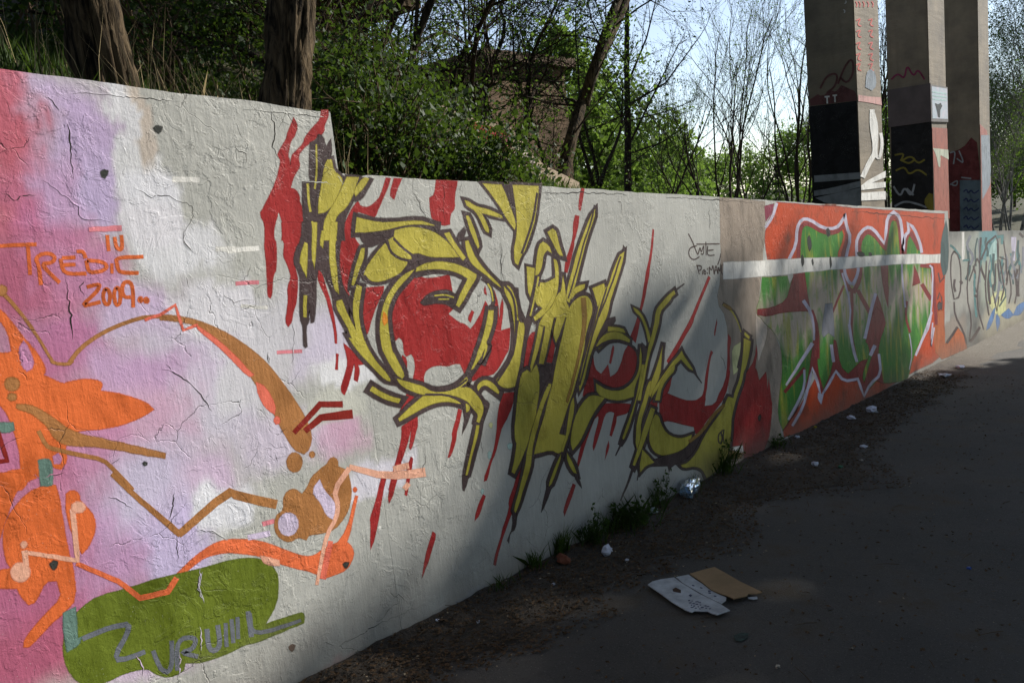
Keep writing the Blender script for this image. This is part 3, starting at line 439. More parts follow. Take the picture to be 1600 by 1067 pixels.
('yellow_letter_stroke','yellow',3,[2933,1885,2946,1883,2956,1866,2977,1815,2993,1761,2996,1740,2990,1731,2975,1759,2965,1782,2949,1821]),
('dark_letter_outline','dark',2,[2881,1777,2945,1787,2968,1727,2982,1700,3002,1675,3027,1648,3068,1608,3117,1570,3172,1528,3133,1504,3062,1548,3009,1586,2978,1607,2946,1625,2919,1644,2901,1664,2889,1688,2884,1716,2880,1737]),
('yellow_letter_stroke','yellow',3,[2907,1764,2924,1767,2944,1720,2958,1691,2978,1665,3002,1638,3048,1597,3089,1565,3128,1532,3081,1561,3029,1599,2994,1620,2964,1638,2940,1655,2925,1672,2914,1694,2908,1719,2906,1740]),
('dark_letter_shade','dark',2,[2852,1783,2866,1800,2912,1831,2915,1815,2906,1800,2892,1781,2878,1769,2856,1765]),
('dark_letter_outline','dark',2,[2735,1814,2817,1820,2844,1776,2866,1748,2891,1716,2922,1683,2871,1654,2824,1700,2797,1732,2769,1775]),
('yellow_letter_stroke','yellow',3,[2771,1802,2803,1805,2823,1769,2846,1740,2892,1687,2875,1677,2843,1710,2819,1741,2794,1770]),
('dark_letter_line','dark',12,[2982,1578,3014,1562,3030,1545,3042,1519,3047,1494,3046,1469,3038,1455,3016,1443,3032,1429,3060,1444,3072,1466,3074,1495,3068,1523,3054,1552,3034,1574,2998,1592]),
('yellow_letter_stroke','yellow',13,[3025,1555,3043,1529,3049,1508,3050,1467,3059,1468,3058,1508,3052,1531,3034,1557]),
('dark_letter_outline','dark',2,[2996,1446,3084,1438,3067,1370,3050,1338,3029,1305,3010,1280,3002,1270,3001,1265,3006,1251,2996,1223,2944,1158,2894,1175,2918,1226,2946,1271,3009,1247,2949,1196,2882,1146,2841,1116,2803,1140,2849,1195,2863,1215,2874,1233,2885,1250,2894,1258,2906,1276,2936,1322,2959,1359,2971,1386]),
('yellow_letter_stroke','yellow',3,[3017,1423,3048,1421,3037,1376,3022,1345,3001,1313,2986,1291,2972,1279,2969,1266,2974,1252,2966,1231,2934,1188,2961,1241,2926,1211,2861,1160,2844,1148,2875,1184,2892,1205,2902,1224,2911,1238,2920,1247,2935,1267,2964,1314,2985,1353,2998,1379]),
('dark_letter_outline','dark',2,[3119,1560,3190,1555,3216,1541,3231,1522,3243,1497,3255,1468,3260,1431,3259,1392,3259,1351,3210,1348,3184,1402,3249,1411,3263,1361,3264,1359,3302,1349,3305,1314,3295,1284,3274,1222,3253,1174,3235,1126,3201,1058,3171,1005,3100,1004,3061,1012,3028,1028,3005,1043,2980,1078,3041,1114,3073,1137,3108,1164,3132,1192,3147,1219,3158,1255,3168,1297,3169,1344,3165,1394,3165,1425,3163,1425,3161,1427,3158,1441,3149,1458,3134,1484,3123,1509]),
('yellow_letter_stroke','yellow',3,[3150,1538,3178,1535,3191,1529,3204,1514,3214,1493,3226,1465,3231,1431,3230,1376,3225,1385,3232,1356,3242,1343,3271,1335,3272,1317,3266,1289,3242,1228,3221,1181,3206,1133,3171,1067,3148,1024,3100,1023,3072,1029,3045,1042,3028,1054,3015,1072,3063,1098,3097,1123,3132,1153,3160,1183,3174,1213,3188,1250,3198,1295,3200,1342,3196,1396,3194,1423,3195,1424,3191,1432,3186,1446,3175,1466,3162,1491,3153,1512]),
('dark_letter_shade','dark',2,[3227,1525,3257,1522,3252,1460,3260,1419,3292,1358,3322,1398,3348,1436,3372,1475,3396,1515,3426,1513,3405,1459,3377,1407,3348,1352,3316,1307,3298,1273,3283,1238,3281,1307,3270,1337,3245,1349,3234,1374,3229,1419,3232,1475]),
('dark_letter_line','dark',14,[3226,1357,3210,1317,3197,1276,3177,1229,3157,1190,3114,1145,3065,1106,3016,1070,3023,1065,3072,1101,3122,1141,3166,1186,3186,1227,3206,1274,3219,1315,3236,1355]),
('dark_letter_outline','dark',2,[3382,1329,3457,1314,3429,1270,3411,1225,3383,1178,3336,1112,3289,1047,3260,1056,3276,1111,3294,1149,3319,1192,3344,1239,3365,1285]),
('yellow_letter_stroke','yellow',3,[3398,1313,3431,1306,3392,1231,3365,1183,3319,1119,3282,1065,3293,1106,3313,1144,3338,1187,3363,1236,3381,1274]),
('dark_letter_outline','dark',2,[3287,1098,3354,1143,3380,1079,3380,1053,3379,1024,3371,990,3362,953,3351,920,3339,894,3329,870,3325,846,3304,815,3274,782,3252,747,3236,714,3210,677,3158,620,3115,586,3076,548,3024,585,3053,640,3068,674,3082,711,3087,730,3085,736,3083,761,3087,794,3092,828,3109,880,3127,929,3140,980,3159,1033,3179,1068,3204,1094,3261,1112]),
('yellow_letter_stroke','yellow',3,[3289,1072,3342,1109,3348,1081,3353,1055,3348,1027,3345,995,3336,960,3324,928,3311,901,3301,877,3294,855,3277,827,3250,792,3226,758,3210,724,3184,689,3133,634,3070,576,3054,587,3079,630,3094,664,3110,704,3117,728,3112,736,3109,756,3112,788,3118,822,3135,873,3150,923,3168,975,3188,1025,3204,1059,3223,1080,3259,1090]),
('dark_letter_shade','dark',2,[3350,1046,3364,1079,3386,1099,3424,1106,3492,1096,3452,1023,3421,972,3390,931,3363,892,3308,823,3280,790,3261,770,3236,757,3192,748,3228,795,3265,842,3304,898,3330,945,3344,995]),
('dark_letter_outline','dark',2,[3755,1450,3794,1461,3842,1463,3889,1450,3919,1427,3931,1397,3933,1366,3919,1330,3885,1278,3857,1239,3836,1201,3814,1144,3787,1094,3750,1028,3701,950,3662,899,3629,861,3597,823,3548,754,3516,711,3600,677,3560,635,3540,616,3515,596,3485,583,3448,583,3416,597,3398,609,3362,616,3277,619,3203,624,3225,666,3249,709,3281,754,3313,802,3343,848,3375,894,3402,941,3431,989,3460,1046,3484,1102,3507,1143,3533,1184,3555,1229,3581,1274,3607,1321,3633,1370,3655,1399,3681,1418,3714,1436]),
('yellow_letter_stroke','yellow',3,[3768,1432,3805,1440,3836,1441,3864,1435,3885,1417,3896,1394,3898,1368,3887,1336,3848,1286,3822,1248,3801,1208,3781,1152,3754,1102,3715,1037,3667,961,3632,910,3598,872,3567,834,3517,765,3471,705,3552,673,3529,648,3512,632,3490,612,3469,604,3451,604,3432,612,3410,627,3361,637,3246,642,3280,699,3309,748,3342,792,3372,836,3399,884,3431,934,3462,981,3487,1037,3515,1094,3538,1135,3560,1180,3586,1221,3611,1267,3637,1314,3665,1362,3685,1387,3707,1404,3734,1419]),
('yellow_letter_shade','ochre2',4,[3799,1434,3844,1432,3841,1383,3839,1330,3813,1254,3798,1211,3775,1171,3748,1125,3714,1068,3678,1012,3646,960,3613,909,3578,863,3567,872,3592,911,3621,947,3644,989,3668,1028,3695,1072,3722,1121,3752,1186,3784,1262,3797,1333,3799,1383]),
('dark_letter_outline','dark',2,[3404,1532,3498,1525,3593,1520,3597,1470,3582,1441,3550,1414,3514,1391,3475,1367,3433,1350,3357,1326,3336,1366,3412,1403,3391,1413,3372,1436,3367,1462,3374,1487]),
('yellow_letter_stroke','yellow',3,[3419,1517,3492,1512,3572,1508,3575,1472,3561,1448,3534,1424,3500,1402,3460,1378,3422,1362,3368,1345,3360,1359,3447,1403,3406,1423,3392,1440,3390,1461,3398,1483]),
('dark_letter_outline','dark',2,[3552,1454,3579,1478,3666,1524,3674,1443,3670,1406,3662,1366,3640,1322,3601,1271,3575,1235,3523,1188,3496,1252,3507,1291,3539,1344,3548,1343,3523,1298,3500,1256,3476,1206,3449,1160,3411,1095,3340,1104,3359,1145,3380,1186,3400,1227,3432,1300,3368,1315,3425,1362,3463,1386,3507,1407,3534,1429]),
('yellow_letter_stroke','yellow',3,[3566,1448,3596,1469,3650,1500,3655,1444,3651,1407,3643,1369,3622,1326,3583,1277,3557,1242,3529,1211,3517,1252,3527,1286,3564,1350,3536,1360,3508,1310,3482,1261,3456,1210,3432,1163,3399,1108,3365,1113,3391,1169,3418,1223,3438,1264,3453,1308,3399,1320,3438,1355,3476,1378,3520,1400,3549,1423]),
('dark_letter_outline','dark',2,[3432,1719,3455,1750,3508,1774,3558,1752,3578,1734,3598,1670,3533,1690,3526,1687,3515,1674,3506,1646,3492,1620,3474,1595,3456,1578,3385,1553,3393,1596,3400,1635,3414,1675]),
('yellow_letter_stroke','yellow',3,[3458,1713,3477,1740,3504,1752,3537,1738,3553,1724,3568,1697,3533,1713,3506,1697,3488,1677,3480,1650,3467,1624,3452,1603,3437,1590,3413,1580,3427,1633,3441,1672]),
('dark_letter_outline','dark',2,[3329,1643,3432,1625,3412,1556,3391,1518,3369,1481,3340,1445,3318,1492,3318,1517,3325,1569]),
('yellow_letter_stroke','yellow',3,[3347,1626,3407,1616,3390,1559,3374,1522,3345,1471,3340,1492,3340,1518,3343,1570]),
('dark_letter_shade','dark',2,[3415,1602,3469,1607,3448,1558,3429,1507,3393,1434,3373,1398,3350,1365,3305,1369,3331,1415,3355,1462,3378,1510,3397,1555]),
('yellow_letter_stroke','yellow',13,[3429,1573,3410,1528,3389,1484,3364,1434,3328,1373,3339,1370,3374,1432,3400,1482,3421,1526,3440,1571]),
('dark_letter_outline','dark',2,[3519,1813,3605,1842,3648,1821,3659,1796,3665,1766,3673,1735,3690,1690,3704,1646,3624,1664,3601,1687,3570,1732,3543,1772]),
('yellow_letter_stroke','yellow',3,[3554,1805,3598,1820,3620,1809,3629,1791,3634,1762,3644,1728,3666,1673,3646,1680,3627,1696,3598,1740]),
('dark_letter_outline','dark',2,[3430,1551,3489,1549,3514,1552,3608,1584,3598,1517,3583,1486,3558,1452,3528,1423,3461,1374,3408,1407,3392,1426,3382,1450,3392,1481]),
('yellow_letter_stroke','yellow',3,[3447,1537,3489,1533,3524,1540,3580,1558,3573,1522,3561,1492,3536,1460,3508,1433,3460,1398,3427,1416,3414,1432,3406,1449,3416,1478]),
('dark_letter_outline','dark',2,[3562,1689,3631,1658,3638,1624,3637,1578,3628,1532,3611,1487,3583,1444,3545,1409,3510,1381,3433,1345,3404,1364,3461,1413,3492,1442,3521,1475,3544,1511,3554,1553,3559,1595,3564,1639]),
('yellow_letter_stroke','yellow',3,[3585,1661,3605,1648,3613,1623,3610,1579,3602,1534,3586,1492,3560,1453,3525,1419,3490,1394,3443,1370,3483,1405,3513,1433,3546,1468,3568,1508,3581,1551,3588,1595]),
('dark_letter_outline','dark',2,[3552,1438,3575,1462,3593,1476,3610,1501,3622,1543,3642,1586,3675,1584,3676,1523,3678,1464,3677,1432,3681,1416,3690,1399,3691,1375,3678,1326,3601,1333,3530,1341,3452,1347,3502,1384,3526,1407]),
('yellow_letter_stroke','yellow',3,[3568,1432,3590,1454,3610,1468,3629,1498,3656,1570,3656,1519,3655,1466,3656,1432,3660,1412,3671,1396,3674,1376,3664,1339,3573,1348,3486,1354,3517,1377,3541,1401]),
('dark_letter_outline','dark',2,[4052,1966,4037,1896,4008,1855,3963,1797,3912,1724,3884,1677,3857,1632,3831,1588,3788,1515,3757,1471,3718,1430,3682,1384,3635,1432,3638,1460,3652,1491,3675,1530,3720,1600,3758,1668,3794,1716,3856,1796,3917,1870,3955,1908]),
('yellow_letter_stroke','yellow',3,[4023,1932,4009,1900,3980,1859,3932,1801,3882,1728,3857,1684,3829,1640,3801,1594,3758,1521,3729,1478,3682,1418,3664,1436,3667,1457,3681,1487,3700,1524,3748,1595,3787,1662,3820,1711,3883,1789,3945,1863,3981,1900]),
('dark_letter_line','dark',14,[4013,1959,3989,1907,3949,1845,3916,1800,3882,1758,3853,1714,3829,1673,3802,1631,3778,1591,3749,1551,3726,1514,3701,1478,3674,1442,3682,1440,3709,1476,3734,1512,3758,1549,3786,1589,3811,1629,3838,1671,3862,1713,3891,1756,3924,1798,3958,1844,3998,1906,4022,1958]),
('dark_letter_outline','dark',2,[3688,1474,3713,1495,3754,1512,3796,1520,3896,1526,3860,1480,3830,1468,3794,1461,3770,1452,3685,1410]),
('yellow_letter_stroke','yellow',3,[3714,1468,3733,1484,3766,1496,3802,1504,3851,1507,3838,1491,3819,1483,3783,1475,3752,1466,3710,1438]),
('dark_letter_shade','dark',2,[3700,1427,3716,1446,3739,1460,3770,1468,3812,1472,3847,1465,3879,1449,3898,1432,3912,1411,3914,1381,3914,1318,3888,1319,3880,1384,3861,1418,3815,1457,3764,1446,3734,1430,3690,1389]),
('dark_letter_outline','dark',2,[3884,1492,3978,1507,4067,1525,4077,1484,4062,1461,4041,1429,4018,1401,3947,1340,3922,1404,3914,1430]),
('yellow_letter_stroke','yellow',3,[3921,1480,4042,1501,4045,1487,4034,1466,4013,1435,3991,1408,3957,1376,3954,1406,3943,1431]),
('dark_letter_outline','dark',2,[4325,1714,4290,1623,4248,1565,4205,1511,4165,1453,4106,1377,4075,1339,4028,1292,3901,1304,3956,1383,3995,1431,4037,1471,4077,1509,4116,1567,4166,1625,4216,1675]),
('yellow_letter_stroke','yellow',3,[4289,1685,4260,1628,4221,1571,4180,1516,4135,1460,4079,1385,4048,1346,4012,1311,3941,1316,3982,1376,4021,1423,4062,1464,4101,1502,4143,1560,4195,1618,4242,1665]),
('dark_letter_shade','dark',2,[4288,1722,4303,1702,4300,1682,4272,1641,4270,1666,4271,1686]),
('dark_letter_line','dark',14,[4243,1659,4205,1614,4175,1570,4140,1525,4103,1483,4070,1445,4035,1403,3992,1360,3951,1316,3961,1313,4002,1357,4045,1400,4080,1442,4113,1480,4151,1522,4186,1568,4216,1611,4254,1656]),
('dark_letter_outline','dark',2,[4075,1417,4130,1417,4086,1331,4052,1289,3981,1228,3933,1180,3900,1142,3865,1100,3832,1047,3794,983,3761,941,3685,884,3679,954,3698,992,3740,1068,3770,1113,3797,1157,3827,1199,3862,1246,3891,1288,3928,1348,3959,1407,3988,1452,4037,1496,4150,1489]),
('yellow_letter_stroke','yellow',3,[4028,1400,4090,1398,4058,1338,4026,1298,3957,1238,3909,1188,3874,1151,3838,1107,3803,1055,3767,992,3737,950,3702,913,3706,948,3722,985,3765,1062,3797,1104,3825,1150,3854,1193,3889,1238,3920,1282,3954,1341,3987,1402,4014,1444,4052,1478,4100,1475]),
('dark_letter_line','dark',14,[4060,1478,4026,1430,3987,1379,3960,1343,3936,1304,3909,1266,3881,1230,3848,1181,3819,1137,3791,1090,3763,1042,3732,993,3701,946,3712,943,3742,990,3774,1039,3802,1087,3830,1134,3859,1178,3892,1227,3920,1263,3947,1301,3972,1340,3999,1376,4037,1427,4071,1476]),
('dark_letter_outline','dark',2,[4022,1264,4169,1242,4225,1227,4270,1174,4144,1199,4103,1205,4010,1210]),
('yellow_letter_stroke','yellow',3,[4044,1246,4160,1229,4206,1216,4226,1196,4152,1213,4103,1221,4039,1224]),
('dark_letter_outline','dark',2,[3877,1149,3929,1191,3966,1208,4008,1220,4064,1225,4128,1224,4198,1205,4255,1175,4298,1150,4288,1108,4147,1146,4093,1151,4048,1150,4007,1140,3920,1106]),
('yellow_letter_stroke','yellow',3,[3908,1147,3949,1180,3981,1194,4018,1204,4067,1210,4124,1207,4181,1193,4239,1163,4268,1145,4262,1133,4155,1159,4094,1168,4039,1164,3994,1154,3927,1129]),
('dark_letter_shade','dark',2,[3947,1231,3982,1264,4028,1282,4071,1293,4131,1297,4128,1277,4106,1264,4064,1252,4023,1233,3964,1197,3918,1169]),
('dark_letter_line','dark',14,[3889,1120,3976,1146,4032,1154,4087,1154,4146,1146,4209,1129,4261,1109,4301,1087,4326,1061,4334,1030,4331,996,4315,960,4290,931,4257,907,4211,888,4154,874,4091,872,4022,880,3961,900,3875,949,3861,940,3949,890,4018,868,4093,858,4163,861,4225,876,4275,896,4312,922,4339,954,4356,992,4359,1028,4350,1063,4321,1094,4275,1119,4219,1141,4152,1159,4088,1167,4027,1167,3966,1158,3878,1132]),
('dark_letter_outline','dark',2,[4360,1107,4408,1104,4413,1032,4409,991,4392,949,4364,907,4327,869,4303,836,4278,780,4156,777,4079,783,4003,802,3937,824,3880,851,3849,886,3846,964,3938,914,3985,894,4043,874,4096,864,4148,866,4198,875,4240,893,4279,917,4306,946,4329,991,4342,1048]),
('yellow_letter_stroke','yellow',3,[4382,1086,4387,1033,4380,996,4367,954,4339,915,4301,877,4275,842,4257,794,4152,792,4082,798,4010,815,3948,835,3897,859,3870,888,3868,936,3925,904,3974,881,4036,859,4099,849,4157,850,4213,861,4263,882,4301,907,4332,937,4354,986,4370,1036]),
('dark_letter_outline','dark',2,[3718,864,3775,883,3826,882,3878,874,4007,838,3908,787,3852,755,3811,729,3753,673,3695,625,3656,599,3568,558,3544,631,3549,664,3563,701,3587,744,3618,792,3664,831]),
('yellow_letter_stroke','yellow',3,[3740,847,3787,863,3828,863,3870,854,3942,834,3880,805,3824,772,3784,742,3724,688,3668,637,3632,615,3584,592,3576,626,3578,656,3593,693,3614,734,3646,778,3690,816]),
('dark_letter_outline','dark',2,[3470,620,3517,596,3494,556,3463,523,3418,466,3388,433,3316,412,3324,469,3343,495,3377,534,3408,566]),
('yellow_letter_stroke','yellow',3,[3476,589,3464,568,3438,534,3393,480,3362,449,3341,440,3351,458,3370,481,3403,520,3434,551]),
('dark_letter_shade','dark',2,[3325,444,3357,424,3313,373,3285,346,3255,314,3284,374]),
('dark_letter_outline','dark',2,[3513,625,3552,577,3593,527,3613,491,3631,412,3555,453,3533,478,3511,512,3500,545]),
('yellow_letter_stroke','yellow',3,[3527,585,3563,526,3581,491,3595,451,3578,461,3560,482,3541,514,3529,543]),
('dark_letter_shade','dark',2,[3568,468,3610,449,3608,426,3618,401,3636,355,3599,400,3584,426]),
('dark_letter_outline','dark',2,[3570,835,3590,868,3653,916,3664,833,3648,788,3618,733,3590,689,3550,638,3493,565,3455,618,3472,646,3504,677,3522,709,3541,763]),
('yellow_letter_stroke','yellow',3,[3597,828,3616,859,3637,884,3636,838,3621,795,3593,742,3567,698,3525,648,3491,600,3484,614,3497,634,3527,668,3547,703,3566,757]),
('dark_letter_outline','dark',2,[3419,1010,3491,1000,3457,960,3428,920,3391,881,3339,810,3313,771,3291,735,3263,675,3239,610,3230,582,3212,551,3167,490,3141,453,3112,413,3086,382,3043,340,3014,389,3031,418,3076,484,3102,527,3124,571,3150,620,3164,664,3193,720,3232,787,3276,852,3329,917,3368,963]),
('yellow_letter_stroke','yellow',3,[3431,991,3450,989,3412,939,3368,890,3317,819,3295,779,3270,743,3238,684,3214,616,3206,590,3188,561,3143,500,3114,464,3091,425,3066,394,3046,372,3040,384,3052,410,3097,476,3119,518,3147,562,3174,613,3188,657,3216,711,3256,778,3302,843,3350,908,3390,954]),
('dark_letter_shade','dark',2,[3025,392,3050,374,3051,348,3039,308,3023,286,2998,282,2981,268,2966,229,2963,242,2977,259,3003,287,3018,323]),
('dark_letter_outline','dark',2,[4585,1305,4599,1320,4620,1332,4658,1353,4715,1380,4770,1403,4881,1440,4910,1384,4852,1368,4841,1362,4832,1353,4804,1335,4745,1311,4699,1288,4679,1263,4658,1215,4630,1168,4571,1091,4519,1033,4482,981,4459,933,4430,883,4409,833,4384,784,4354,736,4262,752,4294,803,4330,858,4359,916,4390,973,4422,1025,4452,1077,4488,1134,4523,1190,4552,1240,4563,1269,4574,1290]),
('yellow_letter_stroke','yellow',3,[4613,1298,4624,1309,4645,1322,4685,1342,4737,1368,4790,1390,4860,1413,4872,1394,4831,1382,4815,1372,4806,1363,4779,1349,4722,1323,4673,1300,4647,1269,4630,1223,4597,1174,4542,1100,4489,1039,4454,987,4428,940,4405,891,4364,824,4332,755,4301,761,4331,809,4357,860,4388,910,4420,962,4453,1018,4478,1072,4516,1127,4554,1182,4584,1234,4593,1265,4604,1285]),
('dark_letter_line','dark',14,[4875,1408,5007,1451,5003,1454,4864,1418]),
('dark_letter_outline','dark',2,[4308,1360,4403,1328,4435,1304,4467,1275,4491,1238,4508,1198,4524,1162,4533,1135,4527,1110,4469,1082,4448,1173,4432,1213,4411,1253,4386,1280,4357,1298,4333,1316]),
('yellow_letter_stroke','yellow',3,[4337,1340,4386,1320,4417,1298,4444,1271,4466,1236,4485,1196,4499,1162,4508,1134,4504,1118,4484,1107,4470,1173,4454,1215,4430,1257,4406,1286,4373,1305,4353,1322]),
('dark_letter_outline','dark',2,[4638,1092,4694,1080,4671,1029,4658,978,4630,900,4599,853,4532,793,4434,730,4409,793,4423,824,4469,878,4527,942,4569,991,4605,1041]),
('yellow_letter_stroke','yellow',3,[4657,1065,4627,986,4603,907,4572,862,4505,805,4448,760,4440,788,4453,814,4498,868,4559,933,4598,981]),
('dark_letter_outline','dark',2,[4908,1036,4944,979,4977,948,5053,875,5087,823,4973,857,4933,884,4875,929,4830,914,4773,890,4709,857,4645,826,4560,778,4436,723,4453,790,4493,820,4592,873,4693,927,4755,958,4806,981,4843,999]),
('yellow_letter_stroke','yellow',3,[4900,1001,4914,977,4948,943,5022,870,5038,853,4996,870,4957,894,4882,952,4811,927,4751,903,4682,872,4621,840,4538,792,4461,750,4481,779,4518,807,4614,861,4717,915,4776,945,4832,966,4867,984]),
('dark_letter_line','dark',14,[5023,848,5084,797,5148,743,5155,744,5099,800,5046,853]),
('dark_letter_outline','dark',2,[4642,884,4700,914,4836,947,4814,885,4790,867,4754,856,4714,838,4661,810,4620,778,4580,702,4473,719,4533,799,4578,843]),
('yellow_letter_stroke','yellow',3,[4661,874,4720,903,4802,926,4784,894,4766,878,4738,869,4691,850,4636,822,4594,786,4561,719,4510,726,4557,791,4601,834]),
('dark_letter_shade','dark',2,[4404,1114,4459,1071,4469,1029,4447,955,4408,868,4379,815,4329,743,4266,755,4296,810,4335,860,4368,926,4385,985,4403,1037]),
('dark_letter_outline','dark',2,[4357,995,4455,982,4419,920,4384,853,4347,796,4293,731,4266,689,4233,644,4194,597,4157,561,4128,537,4081,510,4041,531,4072,570,4108,613,4155,662,4199,716,4257,794,4298,860,4329,928]),
('yellow_letter_stroke','yellow',3,[4383,975,4413,971,4387,917,4358,861,4316,804,4265,741,4238,699,4206,655,4168,609,4131,573,4106,550,4080,535,4134,601,4181,653,4230,705,4290,784,4327,853,4355,913]),
('dark_letter_line','dark',14,[4088,554,4046,511,3998,468,4004,465,4059,505,4106,546]),
('dark_letter_outline','dark',2,[4397,835,4430,869,4519,877,4495,818,4453,757,4411,698,4364,640,4337,588,4328,538,4309,495,4239,428,4212,503,4217,547,4235,608,4265,665,4306,707,4337,752]),
('yellow_letter_stroke','yellow',3,[4421,824,4455,854,4479,856,4453,812,4428,765,4384,706,4334,649,4307,595,4300,545,4282,504,4246,458,4239,499,4249,541,4263,600,4295,656,4326,699,4364,742]),
('dark_letter_outline','dark',2,[4438,709,4532,671,4494,626,4464,583,4425,541,4384,502,4349,457,4308,422,4257,367,4195,317,4142,364,4193,421,4245,481,4272,524,4305,569,4349,623,4393,666]),
('yellow_letter_stroke','yellow',3,[4452,685,4492,668,4448,610,4398,552,4360,512,4322,474,4282,433,4235,391,4189,348,4176,360,4223,416,4271,471,4302,515,4332,558,4380,611]),
('dark_letter_line','dark',14,[4178,367,4123,298,4081,252,4042,217,4008,182,4014,178,4053,212,4096,244,4143,289,4204,356]),
('dark_letter_outline','dark',2,[4481,657,4551,630,4572,602,4582,572,4599,541,4626,507,4660,480,4713,454,4761,440,4810,430,4854,426,5006,424,4952,354,4902,333,4834,322,4760,316,4670,320,4600,328,4544,338,4488,355,4442,380,4400,411,4379,444,4370,483,4372,521,4384,558,4406,589,4429,617]),
('yellow_letter_stroke','yellow',3,[4495,631,4525,619,4540,601,4547,572,4566,540,4597,501,4638,470,4697,441,4755,421,4811,410,4863,406,4953,406,4917,369,4877,350,4816,340,4747,336,4667,339,4599,346,4546,354,4502,370,4462,389,4433,414,4413,446,4401,479,4406,513,4415,548,4439,579,4459,604]),
('dark_letter_outline','dark',2,[4294,470,4395,384,4485,310,4367,316,4332,310,4242,277,4228,333,4242,367,4268,420]),
('yellow_letter_stroke','yellow',3,[4307,437,4374,378,4432,328,4357,332,4314,327,4261,305,4261,324,4269,358]),
('dark_letter_line','dark',14,[4243,324,4212,260,4218,258,4260,318]),
('dark_letter_shade','dark',2,[4501,340,4604,343,4717,342,4855,346,4925,356,4969,370,5018,382,5078,391,5155,409,5283,460,5396,494,5490,536,5469,500,5411,473,5307,442,5225,408,5122,353,5026,298,4951,274,4872,264,4785,257,4694,258,4638,248,4611,218,4598,269,4470,297,4408,310,4348,316,4397,335,4438,342]),
('dark_letter_outline','dark',2,[5443,546,5464,569,5524,605,5602,584,5612,603,5642,636,5690,673,5718,709,5742,749,5767,809,5795,865,5814,925,5830,1027,6042,956,6010,877,5972,828,5934,772,5899,737,5884,731,5867,713,5845,666,5804,619,5747,568,5694,512,5646,448,5611,392,5596,319,5564,229,5541,180,5512,142,5457,109,5380,80,5295,60,5121,26,5083,64,5065,87,5051,116,5022,136,4985,154,4933,171,4851,181,4785,198,4703,250,4826,243,4875,254,4944,273,5004,304,5060,346,5130,388,5210,428,5288,466,5370,494,5419,522]),
('yellow_letter_stroke','yellow',3,[5481,532,5508,554,5545,580,5630,555,5651,590,5686,622,5730,662,5761,696,5788,741,5814,798,5838,858,5860,920,5871,988,5988,950,5959,886,5931,837,5891,784,5863,754,5847,747,5822,722,5800,678,5759,632,5704,582,5652,525,5603,460,5568,404,5553,328,5523,240,5497,195,5468,158,5420,127,5350,100,5267,79,5130,52,5119,64,5104,86,5079,121,5047,146,4998,170,4934,189,4848,200,4797,213,4772,229,4844,222,4902,232,4973,255,5036,288,5095,332,5162,373,5239,411,5322,447,5397,478,5452,506]),
('dark_letter_outline','dark',2,[5868,1061,6027,987,5977,952,5882,993,5852,1014]),
('yellow_letter_stroke','yellow',3,[5893,1032,5976,988,5962,976,5909,1002,5889,1016]),
('dark_letter_line','dark',12,[5540,1272,5621,1242,5668,1221,5708,1199,5746,1168,5780,1128,5806,1089,5822,1052,5824,1001,5812,936,5784,872,5719,778,5746,772,5813,866,5843,931,5858,998,5857,1051,5841,1091,5816,1131,5781,1174,5742,1208,5698,1233,5648,1256,5566,1287]),
('yellow_letter_stroke','yellow',13,[5552,1267,5628,1238,5669,1218,5702,1197,5735,1168,5769,1129,5795,1093,5824,1040,5835,1040,5808,1094,5784,1131,5752,1170,5719,1201,5686,1224,5643,1246,5568,1276]),
('yellow_letter_stroke','ochre2',3,[5567,1279,5646,1256,5682,1242,5706,1220,5656,1229,5622,1238,5591,1252,5572,1263]),
('ochre_letter_streak','ochre2',14,[4919,356,5072,384,5171,415,5261,458,5349,490,5485,524,5454,545,5318,511,5227,478,5138,435,5045,405,4895,377]),
('dark_letter_line','dark',14,[5381,346,5347,335,5334,318,5330,292,5338,273,5376,254,5401,275,5408,293,5407,314,5401,330,5387,346,5373,345,5387,330,5392,316,5393,296,5387,280,5367,264,5351,275,5345,290,5348,314,5360,329,5391,339]),
('dark_letter_line','dark',14,[5429,313,5398,320,5403,339,5413,345,5428,352,5413,310,5411,283,5424,248,5439,246,5426,281,5428,306,5448,350,5403,353,5388,343,5381,318,5426,306]),
('white_paint_patch','white',2,[5573,186,5736,165,5739,122,5661,130,5621,141,5591,156,5574,172]),
('ochre_paint_patch','ochre2',2,[5495,184,5606,143,5664,126,5734,108,5704,80,5616,94,5565,109,5490,141]),
('dark_letter_shade','dark',4,[2567,1493,2603,1518,2634,1531,2670,1538,2704,1540,2740,1539,2769,1531,2792,1518,2800,1502,2798,1490,2788,1477,2762,1460,2726,1479,2694,1484,2661,1488,2630,1486,2604,1485,2584,1485]),
('yellow_letter_stroke','yellow',14,[2657,1518,2710,1519,2740,1515,2782,1502,2784,1506,2742,1519,2710,1523,2657,1522]),
('yellow_letter_stroke','yellow',14,[2680,1501,2750,1497,2751,1500,2681,1504]),
('dark_letter_line','dark',14,[2413,1773,2418,1738,2430,1718,2452,1702,2480,1690,2533,1679,2537,1687,2485,1697,2458,1708,2439,1723,2428,1741,2423,1774]),
('dark_letter_line','dark',14,[2451,1781,2483,1751,2507,1732,2548,1706,2555,1712,2514,1737,2490,1756,2459,1786]),
('dark_letter_line','dark',14,[2261,1628,2279,1605,2299,1594,2338,1585,2341,1593,2304,1601,2287,1611,2270,1632]),
('dark_letter_line','dark',14,[3149,1540,3190,1502,3206,1468,3212,1423,3209,1366,3198,1298,3182,1247,3154,1198,3166,1195,3195,1244,3210,1296,3222,1366,3224,1423,3218,1470,3201,1506,3160,1545]),
('dark_letter_line','dark',12,[2555,1607,2615,1616,2653,1619,2690,1620,2730,1618,2771,1613,2812,1602,2876,1575,2892,1591,2827,1620,2781,1633,2736,1640,2693,1643,2653,1643,2612,1641,2551,1633]),
